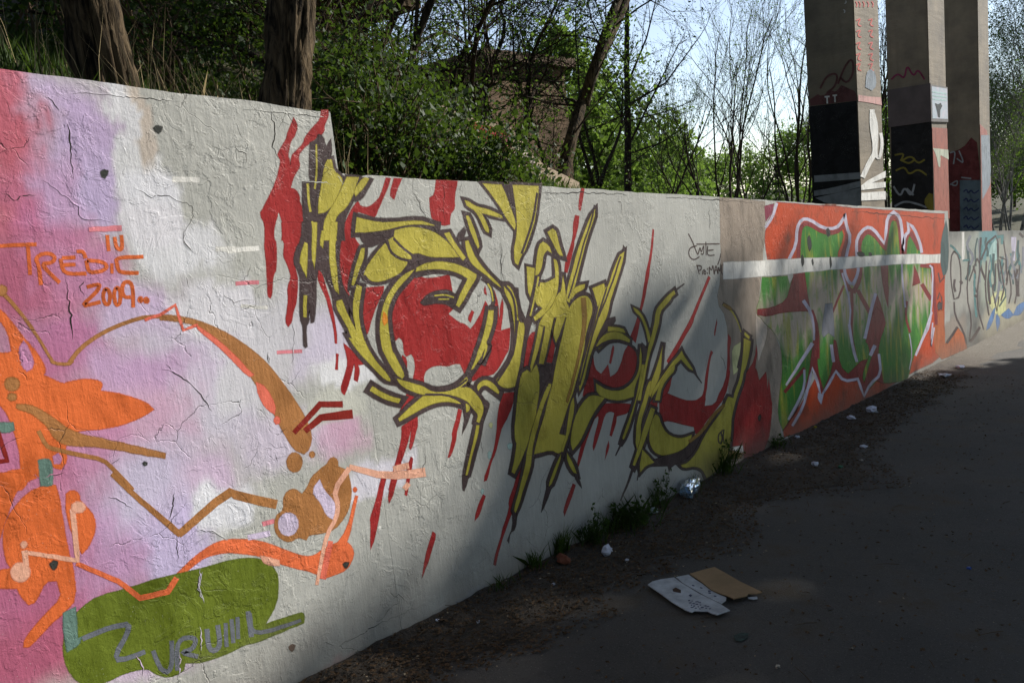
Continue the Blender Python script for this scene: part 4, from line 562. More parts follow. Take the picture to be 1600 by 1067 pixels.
('yellow_letter_stroke','yellow',13,[2112,2156,2105,2116,2100,2077,2090,2033,2073,1982,2079,1981,2096,2033,2105,2077,2111,2116,2117,2157]),
('yellow_letter_stroke','yellow',13,[2042,2001,2036,1950,2034,1922,2036,1890,2045,1892,2043,1923,2045,1950,2051,2002]),
('yellow_letter_stroke','yellow',13,[2038,1854,2039,1820,2039,1785,2045,1786,2045,1821,2044,1855]),
('yellow_letter_stroke','yellow',13,[2080,1817,2078,1781,2085,1781,2086,1817]),
('beige_paint_panel','beige',0,[5616,2043,5762,2041,5922,2035,6068,2039,6252,2033,6416,2031,6399,1954,6389,1871,6376,1791,6363,1724,6321,1651,6305,1579,6274,1502,6248,1431,6214,1347,6185,1264,6146,1161,6141,1166,6201,1161,6239,1136,6296,1087,6360,1034,6432,977,6502,897,6573,793,6597,702,6558,585,6586,620,6563,555,6522,492,6493,427,6463,312,6464,204,6456,115,6433,37,6397,-15,6350,-40,6205,-50,5968,-46,5757,-29,5622,-4,5481,19,5495,77,5500,140,5511,193,5517,254,5525,314,5534,371,5542,428,5545,488,5557,547,5563,603,5562,663,5573,716,5586,799,5600,876,5594,951,5606,1023,5606,1103,5568,1207,5494,1269,5482,1338,5531,1418,5549,1484,5558,1544,5577,1607,5587,1670,5584,1730,5600,1794,5600,1856,5612,1919,5612,1982]),
('pale_paint_patch','pinkwhite',1,[6124,1156,6216,1153,6278,1086,6304,1045,6306,1008,6286,958,6241,904,6185,854,6115,780,6107,857,6096,927,6100,1022,6108,1088]),
('pale_yellow_patch','paleyellow',1,[5660,910,5702,946,5816,964,5805,872,5782,817,5748,775,5713,749,5657,735,5655,817]),
('brown_tag_lettering','tag',14,[5218,1706,5181,1703,5162,1701,5149,1699,5138,1697,5130,1694,5122,1691,5116,1688,5110,1684,5105,1680,5101,1675,5098,1671,5096,1666,5095,1662,5094,1657,5095,1652,5096,1646,5098,1641,5101,1636,5105,1631,5109,1627,5115,1623,5121,1620,5128,1617,5136,1614,5145,1612,5154,1611,5163,1610,5172,1610,5181,1610,5192,1612,5203,1614,5219,1618,5250,1627,5245,1630,5215,1622,5199,1618,5189,1616,5180,1614,5172,1614,5164,1614,5156,1615,5148,1616,5141,1618,5134,1620,5128,1623,5122,1626,5118,1630,5113,1633,5110,1638,5107,1642,5105,1647,5104,1652,5104,1657,5104,1661,5106,1666,5108,1670,5110,1674,5114,1678,5118,1681,5124,1685,5129,1688,5136,1690,5143,1692,5153,1694,5164,1696,5182,1698,5220,1702]),
('brown_tag_lettering','tag',14,[5107,1787,5137,1756,5152,1738,5164,1723,5174,1707,5189,1683,5201,1665,5210,1654,5218,1645,5232,1644,5240,1651,5249,1662,5259,1678,5266,1686,5262,1687,5266,1682,5267,1668,5273,1660,5289,1663,5300,1674,5314,1692,5323,1700,5318,1700,5318,1690,5313,1668,5306,1654,5299,1646,5295,1646,5274,1653,5268,1650,5290,1641,5307,1643,5315,1653,5322,1668,5328,1689,5330,1701,5316,1703,5306,1694,5291,1675,5280,1666,5280,1664,5277,1668,5276,1682,5272,1690,5257,1689,5249,1680,5239,1664,5231,1653,5224,1649,5226,1648,5220,1656,5211,1667,5199,1684,5184,1709,5174,1725,5162,1740,5146,1758,5117,1789]),
('brown_tag_lettering','tag',14,[5217,1713,5331,1712,5448,1711,5570,1710,5571,1715,5448,1716,5331,1716,5217,1718]),
('brown_tag_lettering','tag',14,[5352,1730,5345,1636,5354,1636,5363,1730]),
('brown_tag_lettering','tag',14,[5378,1702,5364,1662,5366,1643,5379,1634,5410,1630,5478,1632,5478,1636,5411,1634,5385,1638,5376,1645,5375,1661,5389,1701]),
('brown_tag_lettering','tag',14,[5385,1665,5469,1669,5468,1673,5385,1671]),
('brown_tag_lettering','tag',14,[5194,1574,5225,1505,5233,1506,5205,1575]),
('brown_tag_lettering','tag',14,[5195,1564,5236,1564,5253,1562,5258,1559,5260,1554,5257,1547,5253,1541,5248,1538,5239,1536,5217,1536,5218,1532,5240,1532,5254,1534,5262,1539,5267,1546,5270,1554,5268,1561,5257,1566,5237,1569,5195,1569]),
('brown_tag_lettering','tag',14,[5280,1503,5284,1515,5286,1520,5287,1524,5289,1526,5291,1528,5294,1530,5297,1531,5302,1532,5315,1534,5313,1538,5299,1536,5292,1535,5287,1533,5283,1531,5280,1529,5277,1526,5275,1522,5273,1516,5269,1504]),
('brown_tag_lettering','tag',14,[5313,1531,5299,1522,5293,1517,5292,1512,5294,1508,5300,1504,5306,1502,5313,1501,5320,1502,5325,1505,5329,1507,5331,1509,5333,1512,5333,1514,5333,1516,5331,1519,5328,1523,5321,1530,5313,1528,5320,1521,5322,1518,5323,1516,5324,1514,5323,1513,5322,1511,5320,1510,5317,1508,5314,1506,5312,1506,5311,1506,5308,1507,5304,1510,5303,1513,5304,1515,5308,1519,5322,1528]),
('brown_tag_lettering','tag',14,[5346,1544,5348,1534,5357,1534,5358,1544]),
('brown_tag_lettering','tag',14,[5346,1514,5348,1503,5357,1503,5357,1514]),
('brown_tag_lettering','tag',14,[5386,1499,5386,1535,5387,1548,5383,1548,5388,1545,5396,1533,5407,1527,5422,1529,5430,1538,5438,1553,5442,1557,5438,1556,5441,1541,5444,1496,5454,1496,5451,1541,5448,1557,5435,1562,5428,1554,5420,1539,5413,1532,5412,1532,5406,1535,5398,1547,5389,1553,5376,1549,5374,1535,5375,1499]),
('brown_tag_lettering','tag',14,[5459,1495,5479,1539,5489,1553,5485,1554,5492,1541,5502,1498,5511,1498,5502,1541,5497,1556,5479,1556,5468,1540,5448,1496]),
('brown_tag_lettering','tag',14,[5462,1522,5504,1522,5504,1527,5461,1527]),
('brown_tag_lettering','tag',14,[5519,1498,5524,1532,5527,1543,5519,1542,5525,1536,5530,1522,5536,1515,5552,1516,5557,1530,5567,1566,5557,1567,5547,1530,5540,1518,5545,1518,5541,1523,5535,1538,5532,1545,5516,1544,5512,1532,5507,1498]),
('brown_tag_lettering','tag',14,[5575,1561,5567,1537,5563,1525,5562,1517,5562,1510,5564,1505,5567,1500,5572,1496,5579,1492,5589,1488,5601,1489,5609,1493,5614,1501,5621,1516,5624,1527,5625,1534,5625,1539,5623,1544,5621,1549,5616,1555,5605,1566,5596,1564,5607,1554,5611,1548,5613,1543,5614,1539,5614,1534,5614,1528,5610,1517,5604,1502,5599,1496,5594,1494,5593,1493,5587,1496,5582,1499,5578,1502,5575,1506,5574,1510,5574,1516,5575,1524,5578,1536,5587,1560]),
('brown_tag_lettering','tag',14,[5522,1562,5543,1583,5554,1596,5561,1606,5569,1618,5582,1641,5573,1642,5559,1619,5551,1607,5543,1597,5532,1586,5511,1564]),
('orange_paint_field','orangered',0,[6640,2031,6838,2030,7052,2030,7257,2024,7478,2025,7685,2022,7879,2024,8084,2026,8319,2021,8541,2016,8779,2019,9039,2023,9301,2017,9563,2015,9864,2019,10159,2017,10473,2014,10866,2017,11288,2006,11760,2007,12233,2008,12210,1905,12220,1795,12193,1682,12219,1589,12176,1478,12200,1375,12193,1264,12174,1156,12143,1057,12128,952,12133,838,12102,742,12098,637,12075,537,12065,428,12063,286,12005,203,11870,134,11398,93,10986,97,10620,100,10282,92,9948,82,9638,69,9339,53,9051,44,8780,37,8533,32,8287,21,8060,20,7829,18,7624,20,7416,24,7214,38,7035,42,6862,57,6699,66,6534,77,6517,124,6617,174,6721,217,6838,251,6978,314,7124,378,7239,438,7374,496,7500,556,7514,648,7502,743,7514,831,7450,909,7368,980,7293,1055,7218,1123,7158,1198,7087,1268,7019,1331,6936,1414,6875,1486,6810,1567,6595,1574,6395,1579,6374,1674,6371,1735,6391,1799,6455,1878,6554,1952]),
('green_letter_fill','greenletter',1,[6272,1437,6436,1428,6606,1427,6787,1424,6829,1344,6930,1422,7021,1506,7090,1614,7096,1722,7134,1793,7232,1849,7392,1833,7551,1809,7740,1772,7926,1767,8189,1798,8221,1755,8169,1688,8045,1596,8016,1509,8097,1431,8196,1360,8396,1260,8540,1295,8600,1360,8628,1464,8631,1551,8624,1623,8650,1679,8750,1727,8838,1752,8942,1759,9055,1746,9189,1714,9301,1671,9426,1614,9510,1586,9555,1576,9608,1676,9631,1775,9708,1858,9840,1907,10077,1888,10138,1805,10146,1703,10164,1598,10157,1488,10315,1484,10352,1607,10422,1672,10576,1756,10777,1695,10877,1638,10967,1523,11098,1364,11471,1334,11443,1223,11469,1112,11467,1005,11422,828,11353,704,11247,586,10995,433,11113,550,11239,674,11115,574,10944,490,10745,390,10580,301,10446,218,10369,129,10292,76,10230,48,9976,59,9543,101,9274,142,9071,195,8846,150,8634,110,8565,197,8465,284,8114,333,7959,375,7837,451,7669,385,7490,318,7396,403,7305,484,7209,565,7127,504,7048,446,6948,379,6837,325,6749,264,6623,187,6512,134,6446,241,6439,318,6464,408,6503,492,6550,581,6576,679,6576,792,6544,885,6469,961,6393,1014,6305,1055,6248,1088,6213,1115,6183,1133,6148,1142,6136,1158,6130,1184,6150,1216,6194,1258,6226,1315]),
('dark_red_letter_shade','darkred2',2,[6147,1188,6356,1180,6500,1187,6654,1206,6760,1246,6846,1341,6959,1456,7002,1509,7030,1561,7152,1544,7166,1468,7182,1395,7199,1322,7211,1252,7235,1185,7253,1124,7276,1081,7169,1102,7010,1112,6768,1125,6562,1130,6408,1124,6284,1129,6137,1152]),
('dark_red_letter_line','darkred2',12,[7092,1559,7107,1646,7129,1729,7164,1802,7208,1834,7248,1846,7293,1846,7403,1828,7573,1788,7752,1765,7933,1763,8094,1780,8221,1820,8277,1771,8258,1703,8157,1600,8091,1518,8059,1455,8096,1374,8198,1276,8295,1212,8500,1171,8665,1269,8734,1350,8759,1447,8758,1540,8732,1626,8774,1692,8881,1745,8975,1764,9054,1760,9198,1719,9338,1655,9587,1576,9670,1699,9721,1804,9807,1889,9926,1932,9984,1915,10054,1815,10067,1717,10086,1620,10101,1518,10371,1510,10428,1664,10494,1717,10520,1739,10688,1655,10859,1553,11013,1570,10836,1674,10637,1786,10359,1742,10275,1673,10184,1531,10250,1530,10236,1621,10217,1719,10203,1821,10137,1937,9883,1982,9680,1906,9586,1812,9535,1706,9499,1622,9448,1677,9298,1745,9123,1796,8945,1804,8792,1771,8663,1707,8614,1629,8640,1540,8641,1451,8618,1360,8558,1288,8414,1214,8380,1233,8297,1287,8199,1381,8166,1454,8194,1509,8259,1589,8365,1695,8388,1778,8257,1865,8043,1812,7923,1798,7773,1799,7618,1818,7451,1857,7322,1878,7220,1878,7138,1852,7082,1810,7044,1733,7023,1648,7008,1562]),
('lilac_letter_outline','lilac2',13,[6869,1560,6999,1648,7054,1716,7073,1790,7110,1842,7162,1875,7221,1890,7294,1890,7414,1872,7583,1830,7760,1808,7938,1807,8084,1825,8185,1862,8256,1901,8234,1952,8274,1859,8314,1800,8362,1757,8349,1689,8285,1618,8229,1544,8166,1454,8176,1388,8238,1322,8311,1278,8473,1255,8577,1318,8627,1357,8658,1398,8660,1464,8634,1551,8632,1628,8651,1696,8726,1751,8859,1798,8972,1816,9067,1810,9209,1770,9518,1639,9643,1774,9701,1901,9770,1950,9907,1981,10042,1953,10112,1906,10148,1829,10169,1732,10176,1647,10299,1550,10349,1689,10414,1739,10515,1761,10562,1807,10506,1865,10607,1829,10727,1773,10853,1680,10931,1605,10975,1520,11104,1523,11058,1611,10974,1690,10841,1787,10701,1852,10412,1897,10438,1806,10411,1779,10312,1756,10236,1695,10162,1566,10290,1647,10282,1734,10261,1833,10222,1916,10132,1974,9912,2020,9686,1969,9599,1906,9542,1778,9525,1678,9286,1790,9119,1837,8959,1846,8802,1820,8652,1766,8567,1702,8545,1630,8548,1551,8573,1464,8571,1403,8544,1368,8500,1333,8413,1287,8368,1298,8313,1330,8256,1391,8247,1448,8308,1536,8364,1610,8431,1684,8447,1761,8393,1809,8355,1864,8320,1974,8183,1911,8123,1878,8042,1848,7929,1833,7776,1833,7618,1853,7450,1894,7314,1915,7204,1914,7114,1891,7050,1850,7010,1793,6992,1720,6942,1658,6816,1572]),
('dark_red_letter_line','darkred2',12,[8525,1195,8637,1109,8771,1019,8891,928,9004,937,8879,1030,8743,1121,8630,1206]),
('dark_red_letter_line','darkred2',12,[8143,1275,8051,1213,7959,1152,7873,1089,7787,1029,7832,1018,7919,1079,8005,1142,8098,1203,8191,1266]),
('dark_red_letter_shade','darkred2',2,[9354,1442,9633,1433,9623,1334,9611,1238,9620,1136,9595,1043,9588,942,9510,1043,9453,1139,9397,1264,9377,1351]),
('dark_red_letter_shade','darkred2',2,[9182,1133,9302,1019,9399,889,9470,785,9433,755,9370,702,9268,638,9200,561,9104,433,8989,543,8861,640,8757,652,8835,736,8930,816,8996,895,9052,975,9105,1053]),
('lilac_letter_outline','lilac2',13,[9108,1141,9001,1043,8899,940,8835,858,8760,777,8691,696,8784,680,8854,761,8930,842,8995,925,9098,1028,9206,1126]),
('dark_red_letter_line','darkred2',12,[7226,1091,7277,1025,7320,960,7343,850,7332,785,7328,721,7317,654,7432,639,7443,708,7448,773,7459,842,7434,958,7387,1029,7334,1097]),
('lilac_letter_outline','lilac2',13,[7075,1191,7203,1106,7261,1043,7293,972,7308,908,7301,823,7338,819,7354,904,7348,970,7323,1045,7267,1114,7142,1203]),
('dark_red_letter_line','darkred2',12,[8349,1229,8346,1150,8346,1066,8326,959,8290,852,8298,732,8341,631,8380,532,8464,526,8424,627,8382,727,8373,844,8410,951,8430,1060,8430,1146,8432,1225]),
('lilac_letter_outline','lilac2',13,[8115,1392,8168,1313,8218,1234,8270,1155,8287,1085,8304,1015,8265,893,8283,755,8320,676,8355,598,8395,519,8446,517,8405,596,8370,674,8333,752,8315,889,8354,1011,8337,1083,8319,1156,8265,1236,8215,1315,8161,1394]),
('dark_red_letter_shade','darkred2',2,[10672,1380,10824,1274,10939,1160,10577,1140,10644,1257]),
('dark_red_letter_line','darkred2',12,[10924,1130,11135,1016,11346,907,11506,922,11291,1031,11075,1145]),
('dark_red_letter_line','darkred2',12,[10942,1348,11505,1312,11493,1222,11493,1113,11510,998,11516,887,11534,787,11568,681,11564,578,11724,565,11728,670,11692,779,11674,879,11667,990,11650,1106,11650,1217,11616,1346,10960,1385]),
('lilac_letter_outline','lilac2',13,[11368,1349,11474,1319,11497,1206,11476,1106,11461,996,11425,895,11379,781,11345,676,11211,559,11038,495,10893,428,10955,414,11100,480,11278,546,11418,666,11452,774,11499,889,11535,991,11550,1101,11572,1203,11559,1322,11418,1361]),
('lilac_letter_outline','lilac2',13,[10141,1524,10135,1416,10131,1309,10151,1154,10175,1071,10193,984,10219,902,10288,900,10262,981,10244,1068,10219,1152,10200,1307,10203,1414,10209,1523]),
('dark_red_letter_line','darkred2',12,[10281,974,10218,840,10240,742,10373,589,10463,588,10330,740,10308,832,10372,965]),
('dark_red_letter_shade','darkred2',2,[7388,944,7392,861,7394,787,7387,695,7370,607,7394,493,7443,415,7494,335,7584,393,7688,452,7776,559,7804,662,7823,771,7884,751,7912,686,7949,556,8022,466,8185,388,8403,431,8506,449,8538,461,8638,466,8884,457,8865,576,8830,623,8780,644,8815,715,8938,836,9036,918,9170,982,9364,895,9389,828,9285,755,9225,658,9182,538,9172,431,9253,291,9326,122,9024,218,8833,161,8639,112,8551,198,8465,282,8149,319,7996,358,7838,449,7717,398,7612,342,7490,290,7407,378,7330,469,7248,562,7113,451,6967,350,6866,293,6755,234,6618,166,6510,136,6621,174,6735,208,6841,251,6907,303,7001,356,7051,420,7113,480,7189,598,7229,680,7270,757,7310,839,7343,888]),
('green_letter_fill','greenletter',3,[9063,536,8921,467,8831,390,8747,314,8656,238,8626,292,8641,337,8699,386,8774,435,8851,485,8939,515]),
('lilac_letter_outline','lilac2',13,[7241,812,7144,765,7050,720,6934,669,6832,615,6715,564,6614,515,6646,502,6753,548,6877,597,6987,649,7108,698,7210,741,7316,786]),
('dark_red_letter_line','darkred2',12,[7038,611,6914,574,6797,539,6680,502,6565,466,6613,442,6730,478,6848,514,6965,548,7091,586]),
('lilac_letter_outline','lilac2',13,[6658,200,6746,246,6841,292,6944,353,7026,411,7070,478,7075,583,7028,589,7022,486,6981,423,6902,367,6801,307,6708,262,6620,215]),
('lilac_letter_outline','lilac2',13,[6738,129,6833,171,6938,219,7046,294,7102,360,7162,426,7216,498,7233,562,7292,478,7337,407,7421,272,7645,351,7756,404,7839,450,7973,362,8148,314,8444,289,8513,201,8641,76,8836,156,8981,191,9182,216,9273,292,9254,381,9230,469,9145,476,9168,389,9186,306,9108,241,8924,218,8770,179,8638,109,8586,199,8488,310,8152,340,8020,375,7849,479,7700,423,7592,371,7430,300,7396,404,7349,478,7248,588,7160,511,7107,440,7048,374,6993,310,6890,237,6788,190,6694,148]),
('lilac_letter_outline','lilac2',3,[7351,327,7488,292,7418,212,7367,256,7343,286]),
('lilac_letter_outline','lilac2',13,[7711,736,7730,648,7752,566,7832,560,7810,642,7790,730]),
('lilac_letter_outline','lilac2',13,[8239,881,8266,784,8302,686,8348,585,8425,479,8503,477,8426,582,8379,682,8343,781,8315,878]),
('lilac_letter_outline','lilac2',13,[9013,594,8844,504,8944,477,9116,567]),
('lilac_letter_outline','lilac2',13,[11400,763,11248,667,11115,575,10959,484,10775,384,10583,292,10665,272,10861,364,11047,466,11207,557,11342,650,11496,746]),
('lilac_letter_outline','lilac2',13,[10363,577,10411,480,10443,385,10431,278,10317,150,10355,143,10471,271,10483,381,10451,478,10402,575]),
('lilac_letter_outline','lilac2',13,[11440,614,11398,518,11364,417,11398,306,11483,422,11577,538,11512,547,11419,432,11332,326,11428,409,11463,510,11505,607]),
('magenta_paint_patch','magenta',1,[6399,1995,6596,2019,6556,1970,6507,1935,6405,1877]),
('lilac_letter_outline','lilac2',13,[6627,2030,6545,1942,6482,1894,6374,1836,6412,1825,6523,1885,6590,1936,6674,2025]),
('grey_paint_smear','greysmear',2,[7639,1124,7836,1118,7841,1037,7845,954,7853,874,7845,797,7688,856,7560,826,7519,860,7538,937,7592,1030]),
('white_paint_stripe','white',4,[5613,1574,5766,1574,5937,1568,6097,1569,6241,1566,6390,1567,6537,1564,6702,1567,6879,1561,7049,1561,7239,1561,7416,1555,7612,1553,7813,1549,8019,1545,8246,1541,8482,1540,8722,1536,8964,1529,9237,1533,9509,1526,9804,1524,10107,1518,10452,1514,10776,1508,11152,1495,11538,1482,11966,1480,11929,1368,11524,1384,11144,1384,10750,1402,10417,1406,10090,1417,9781,1422,9484,1423,9202,1426,8942,1433,8692,1432,8469,1432,8236,1432,8006,1438,7800,1442,7603,1440,7404,1441,7216,1446,7038,1443,6856,1441,6693,1444,6530,1442,6375,1450,6226,1450,6057,1451,5896,1452,5739,1453,5588,1458,5601,1517]),
('dark_paint_chip','chip',4,[7114,1561,7117,1580,7144,1591,7163,1571,7172,1552,7171,1530,7158,1511,7125,1495,7116,1518,7108,1536]),
('dark_paint_chip','chip',4,[7808,1534,7815,1550,7839,1566,7849,1541,7855,1518,7857,1490,7847,1472,7820,1451,7814,1478,7808,1501]),
('dark_paint_chip','chip',4,[7353,1533,7361,1542,7379,1552,7388,1540,7391,1528,7399,1515,7393,1506,7372,1495,7361,1509,7356,1518]),
('dark_paint_chip','chip',4,[8595,1577,8686,1580,8745,1578,8796,1568,8830,1561,8844,1546,8757,1539,8685,1542,8653,1550,8621,1556]),
('dark_paint_chip','chip',4,[7753,1806,7805,1822,7841,1805,7860,1789,7857,1773,7841,1760,7793,1746,7767,1762,7763,1779]),
('dark_paint_chip','chip',4,[7276,1716,7286,1740,7328,1759,7356,1727,7367,1702,7370,1671,7352,1646,7309,1621,7291,1654,7280,1680]),
('dark_paint_chip','chip',4,[8969,1563,9005,1566,9041,1565,9064,1558,9066,1553,9081,1543,9034,1538,9005,1539,8983,1544,8975,1551]),
('orange_paint_field','orangebrown',0,[11598,731,12045,731,12074,613,12081,503,12096,382,12089,259,12360,313,12554,355,12822,427,13137,300,13309,204,13406,56,12627,71,12227,74,12048,80,11897,84,11583,214,11512,379,11533,497,11592,608]),
('dark_green_smear','tealdark',1,[12000,1626,12106,1757,12311,1929,12389,1809,12400,1685,12415,1514,12376,1379,12327,1272,12227,1214,12077,1190,11965,1341,11962,1467]),
('white_paint_bar','white',3,[13210,1761,13362,1764,13357,1625,13360,1482,13336,1380,13198,1371,13185,1502,13206,1638]),
('dark_scribble_stroke','dark',12,[12691,1509,12538,1449,12481,1347,12466,1184,12500,1036,12628,833,12962,837,13084,929,13140,1098,13133,1246,13061,1372,12954,1455,12746,1509,12696,1499,12891,1448,12990,1371,13059,1248,13067,1102,13011,936,12895,853,12692,837,12568,1035,12534,1182,12549,1344,12606,1443,12751,1499]),
('dark_scribble_stroke','dark',12,[12663,1114,12615,1046,12622,1001,12688,940,12808,941,12745,1000,12739,1038,12786,1104]),
('dark_scribble_stroke','dark',12,[12614,800,12631,659,12770,537,13041,389,13216,267,13331,123,13423,118,13306,264,13124,390,12851,539,12716,656,12699,796]),
('dark_scribble_stroke','dark',12,[13572,1341,13517,1212,13491,1078,13441,953,13460,844,13477,735,13637,555,13667,385,13583,264,13515,146,13593,136,13662,254,13748,377,13717,552,13555,732,13537,840,13519,949,13569,1074,13595,1208,13650,1337]),
('dark_scribble_stroke','dark',12,[14160,1365,13920,1233,13593,1050,13666,1041,13996,1225,14239,1357]),
('dark_scribble_stroke','dark',12,[14162,1358,14328,1279,14345,1195,14224,1017,14142,869,14121,758,14135,633,14243,485,14405,355,14552,222,14639,219,14489,353,14327,483,14219,629,14206,752,14226,863,14309,1011,14431,1190,14414,1281,14238,1364]),
('dark_scribble_stroke','dark',12,[14822,1302,14794,1181,14763,1068,14720,944,14754,726,14855,575,14963,421,15076,416,14967,571,14865,720,14831,939,14874,1062,14905,1176,14934,1298]),
('dark_scribble_stroke','dark',12,[15034,1582,15650,1677,15769,1589,15818,1502,15790,1338,15903,1335,15931,1501,15879,1593,15643,1704,14969,1600]),
('dark_scribble_stroke','dark',12,[15566,1235,15556,1112,15549,990,15464,904,15285,890,15316,770,15477,604,15635,425,15824,545,15910,662,15808,671,15724,555,15710,440,15574,601,15413,768,15406,879,15556,891,15648,984,15655,1108,15665,1232]),
('dark_scribble_stroke','dark',12,[15901,1288,16019,1144,16114,1012,16235,836,16199,732,15972,594,16083,580,16317,721,16355,831,16230,1010,16134,1144,16014,1289]),
('dark_scribble_stroke','dark',12,[16580,897,16828,1065,16822,937,16920,787,16912,641,16696,497,16805,484,17028,632,17036,782,16936,934,16742,1090,16473,908]),
('dark_scribble_stroke','dark',12,[17242,1058,17348,906,17445,759,17454,607,17275,456,17393,443,17576,598,17567,754,17468,903,17360,1056]),
('dark_scribble_stroke','dark',12,[17787,1136,17760,975,17698,812,17692,647,17818,640,17823,805,17885,969,17913,1131]),
('dark_scribble_stroke','dark',12,[11786,1239,11886,1105,12158,1166,12102,1180,11937,1121,11854,1240]),
('dark_scribble_stroke','dark',12,[11778,892,11876,967,11934,904,11954,847,11918,744,11974,738,12011,843,11989,904,11850,985,11726,899]),
('dark_scribble_stroke','dark',12,[12768,441,12458,356,12143,282,12237,255,12558,330,12874,415]),
('dark_scribble_stroke','dark',12,[14241,305,13930,224,13584,147,13700,116,14054,194,14371,276]),
('dark_scribble_stroke','dark',12,[12993,1066,13153,1020,13248,1037,13087,1083]),
('dark_scribble_stroke','dark',12,[13948,798,14178,763,14222,783,13991,818]),
('dark_scribble_stroke','dark',12,[14528,1327,14816,1459,15050,1587,14954,1595,14723,1468,14439,1338]),
('dark_scribble_stroke','dark',12,[16280,1595,16382,1434,16500,1280,15978,1341,15943,1326,16597,1262,16478,1434,16375,1596]),
('dark_scribble_stroke','dark',12,[17810,1711,18231,1634,18376,1657,17950,1734]),
('grey_scribble_stroke','tealdark',11,[13452,1561,13528,1387,13604,1257,13559,1184,13348,1084,13491,1064,13714,1167,13765,1253,13686,1388,13609,1562]),
('grey_scribble_stroke','greysmear',11,[13688,1717,13461,1603,13518,1516,13777,1435,13830,1373,13644,1284,13789,1266,14002,1362,13924,1447,13665,1529,13616,1594,13833,1702]),
('grey_scribble_stroke','dark',11,[13862,1258,14004,1149,14000,1083,13897,1018,13905,948,14090,845,14188,849,14008,949,14000,1010,14104,1075,14107,1149,13961,1261]),
('grey_scribble_stroke','teal',11,[13938,1138,13920,1022,13906,910,13920,736,13948,626,14019,471,14155,463,14083,619,14055,728,14040,903,14054,1015,14072,1132]),
('grey_scribble_stroke','tealdark',11,[14197,1671,14072,1562,14025,1488,14014,1415,14022,1346,14063,1250,14159,1248,14118,1344,14109,1412,14120,1485,14166,1556,14291,1665]),
('grey_scribble_stroke','greysmear',11,[14308,1645,14305,1533,14304,1417,14293,1305,14301,1188,14262,992,14410,984,14450,1182,14440,1301,14452,1413,14452,1531,14456,1644]),
('grey_scribble_stroke','dark',11,[14413,1673,14395,1561,14362,1449,14356,1279,14440,1167,14698,1007,14841,1011,14582,1170,14502,1276,14507,1445,14540,1557,14559,1671]),
('grey_scribble_stroke','teal',11,[14516,1557,14465,1435,14449,1343,14421,1288,14350,1211,14450,1204,14522,1281,14552,1339,14568,1431,14619,1554]),
('grey_scribble_stroke','tealdark',11,[14827,1675,14746,1597,14776,1539,14885,1485,14920,1442,14877,1378,15032,1370,15081,1438,15037,1492,14927,1546,14901,1592,14980,1667]),
('grey_scribble_stroke','greysmear',11,[15120,1314,14999,1205,15005,1128,15097,1048,15130,978,15094,884,15184,877,15222,974,15187,1048,15095,1127,15089,1200,15208,1308]),
('grey_scribble_stroke','dark',11,[15034,1146,14931,1008,14908,912,14943,767,15025,598,15209,589,15125,759,15089,904,15111,996,15216,1134]),
('grey_scribble_stroke','teal',11,[15126,1390,15230,1250,15204,1162,15081,1075,15062,987,15195,860,15329,859,15198,984,15215,1065,15340,1153,15368,1248,15260,1391]),
('grey_scribble_stroke','tealdark',11,[15357,1404,15310,1244,15341,1134,15435,1023,15451,926,15361,793,15564,776,15658,913,15640,1019,15543,1132,15512,1238,15559,1397]),
('grey_scribble_stroke','greysmear',11,[15688,1228,15811,1050,15823,934,15766,822,15658,722,15416,590,15605,564,15855,700,15971,805,16030,923,16017,1045,15890,1227]),
('grey_scribble_stroke','dark',11,[15728,1568,15754,1348,15759,1183,15791,1078,15880,930,16001,927,15910,1075,15879,1179,15874,1346,15846,1568]),
('grey_scribble_stroke','teal',11,[16133,1336,16043,1197,16073,1098,16190,999,16210,914,16098,799,16270,784,16388,902,16365,996,16245,1097,16217,1189,16306,1327]),
('grey_scribble_stroke','tealdark',11,[16268,1227,15921,1044,15999,906,16389,753,16393,637,15832,508,15922,490,16508,621,16503,754,16106,908,16030,1036,16375,1217]),
('grey_scribble_stroke','greysmear',11,[16444,1362,16614,1219,16558,1132,16334,1049,16188,968,16098,853,16243,841,16333,955,16474,1033,16708,1119,16769,1217,16592,1365]),
('grey_scribble_stroke','dark',11,[16481,1263,16458,1152,16490,1074,16568,996,16576,929,16482,838,16618,827,16715,920,16707,994,16627,1073,16595,1147,16618,1258]),
('grey_scribble_stroke','teal',11,[16895,1368,17028,1275,17025,1220,16887,1135,16703,1040,16843,1025,17030,1122,17178,1210,17179,1276,17040,1372]),
('grey_scribble_stroke','tealdark',11,[17056,1223,16742,1128,16738,1051,16946,971,17066,904,17133,812,17301,807,17230,903,17097,977,16900,1053,16898,1113,17202,1204]),
('grey_scribble_stroke','greysmear',11,[17162,1410,16942,1282,16985,1184,17210,1089,17228,1018,16967,920,17196,891,17489,996,17462,1092,17231,1189,17192,1269,17406,1392]),
('grey_scribble_stroke','dark',11,[17481,1072,17392,945,17398,855,17504,718,17585,564,17850,553,17766,710,17658,847,17652,931,17741,1057]),
('grey_scribble_stroke','teal',11,[17587,1495,17531,1367,17573,1276,17752,1141,17902,987,18166,985,18011,1142,17829,1278,17790,1361,17845,1488]),
('grey_scribble_stroke','tealdark',11,[17662,1597,17587,1476,17612,1392,17711,1310,17646,1245,17296,1154,17467,1129,17844,1224,17925,1306,17820,1392,17795,1471,17870,1591]),
('grey_scribble_stroke','greysmear',11,[18135,1463,18150,1308,18130,1206,18082,1106,17908,1021,17453,912,17612,886,18085,999,18280,1092,18331,1198,18351,1303,18335,1460]),
('dark_scribble_blob','dark',2,[11735,815,11768,838,11852,852,11977,816,11938,776,11872,759,11749,757]),
('teal_scribble_stroke','teal',11,[12469,1580,12658,1544,12801,1498,13059,1387,13158,1398,12895,1510,12735,1561,12532,1600]),
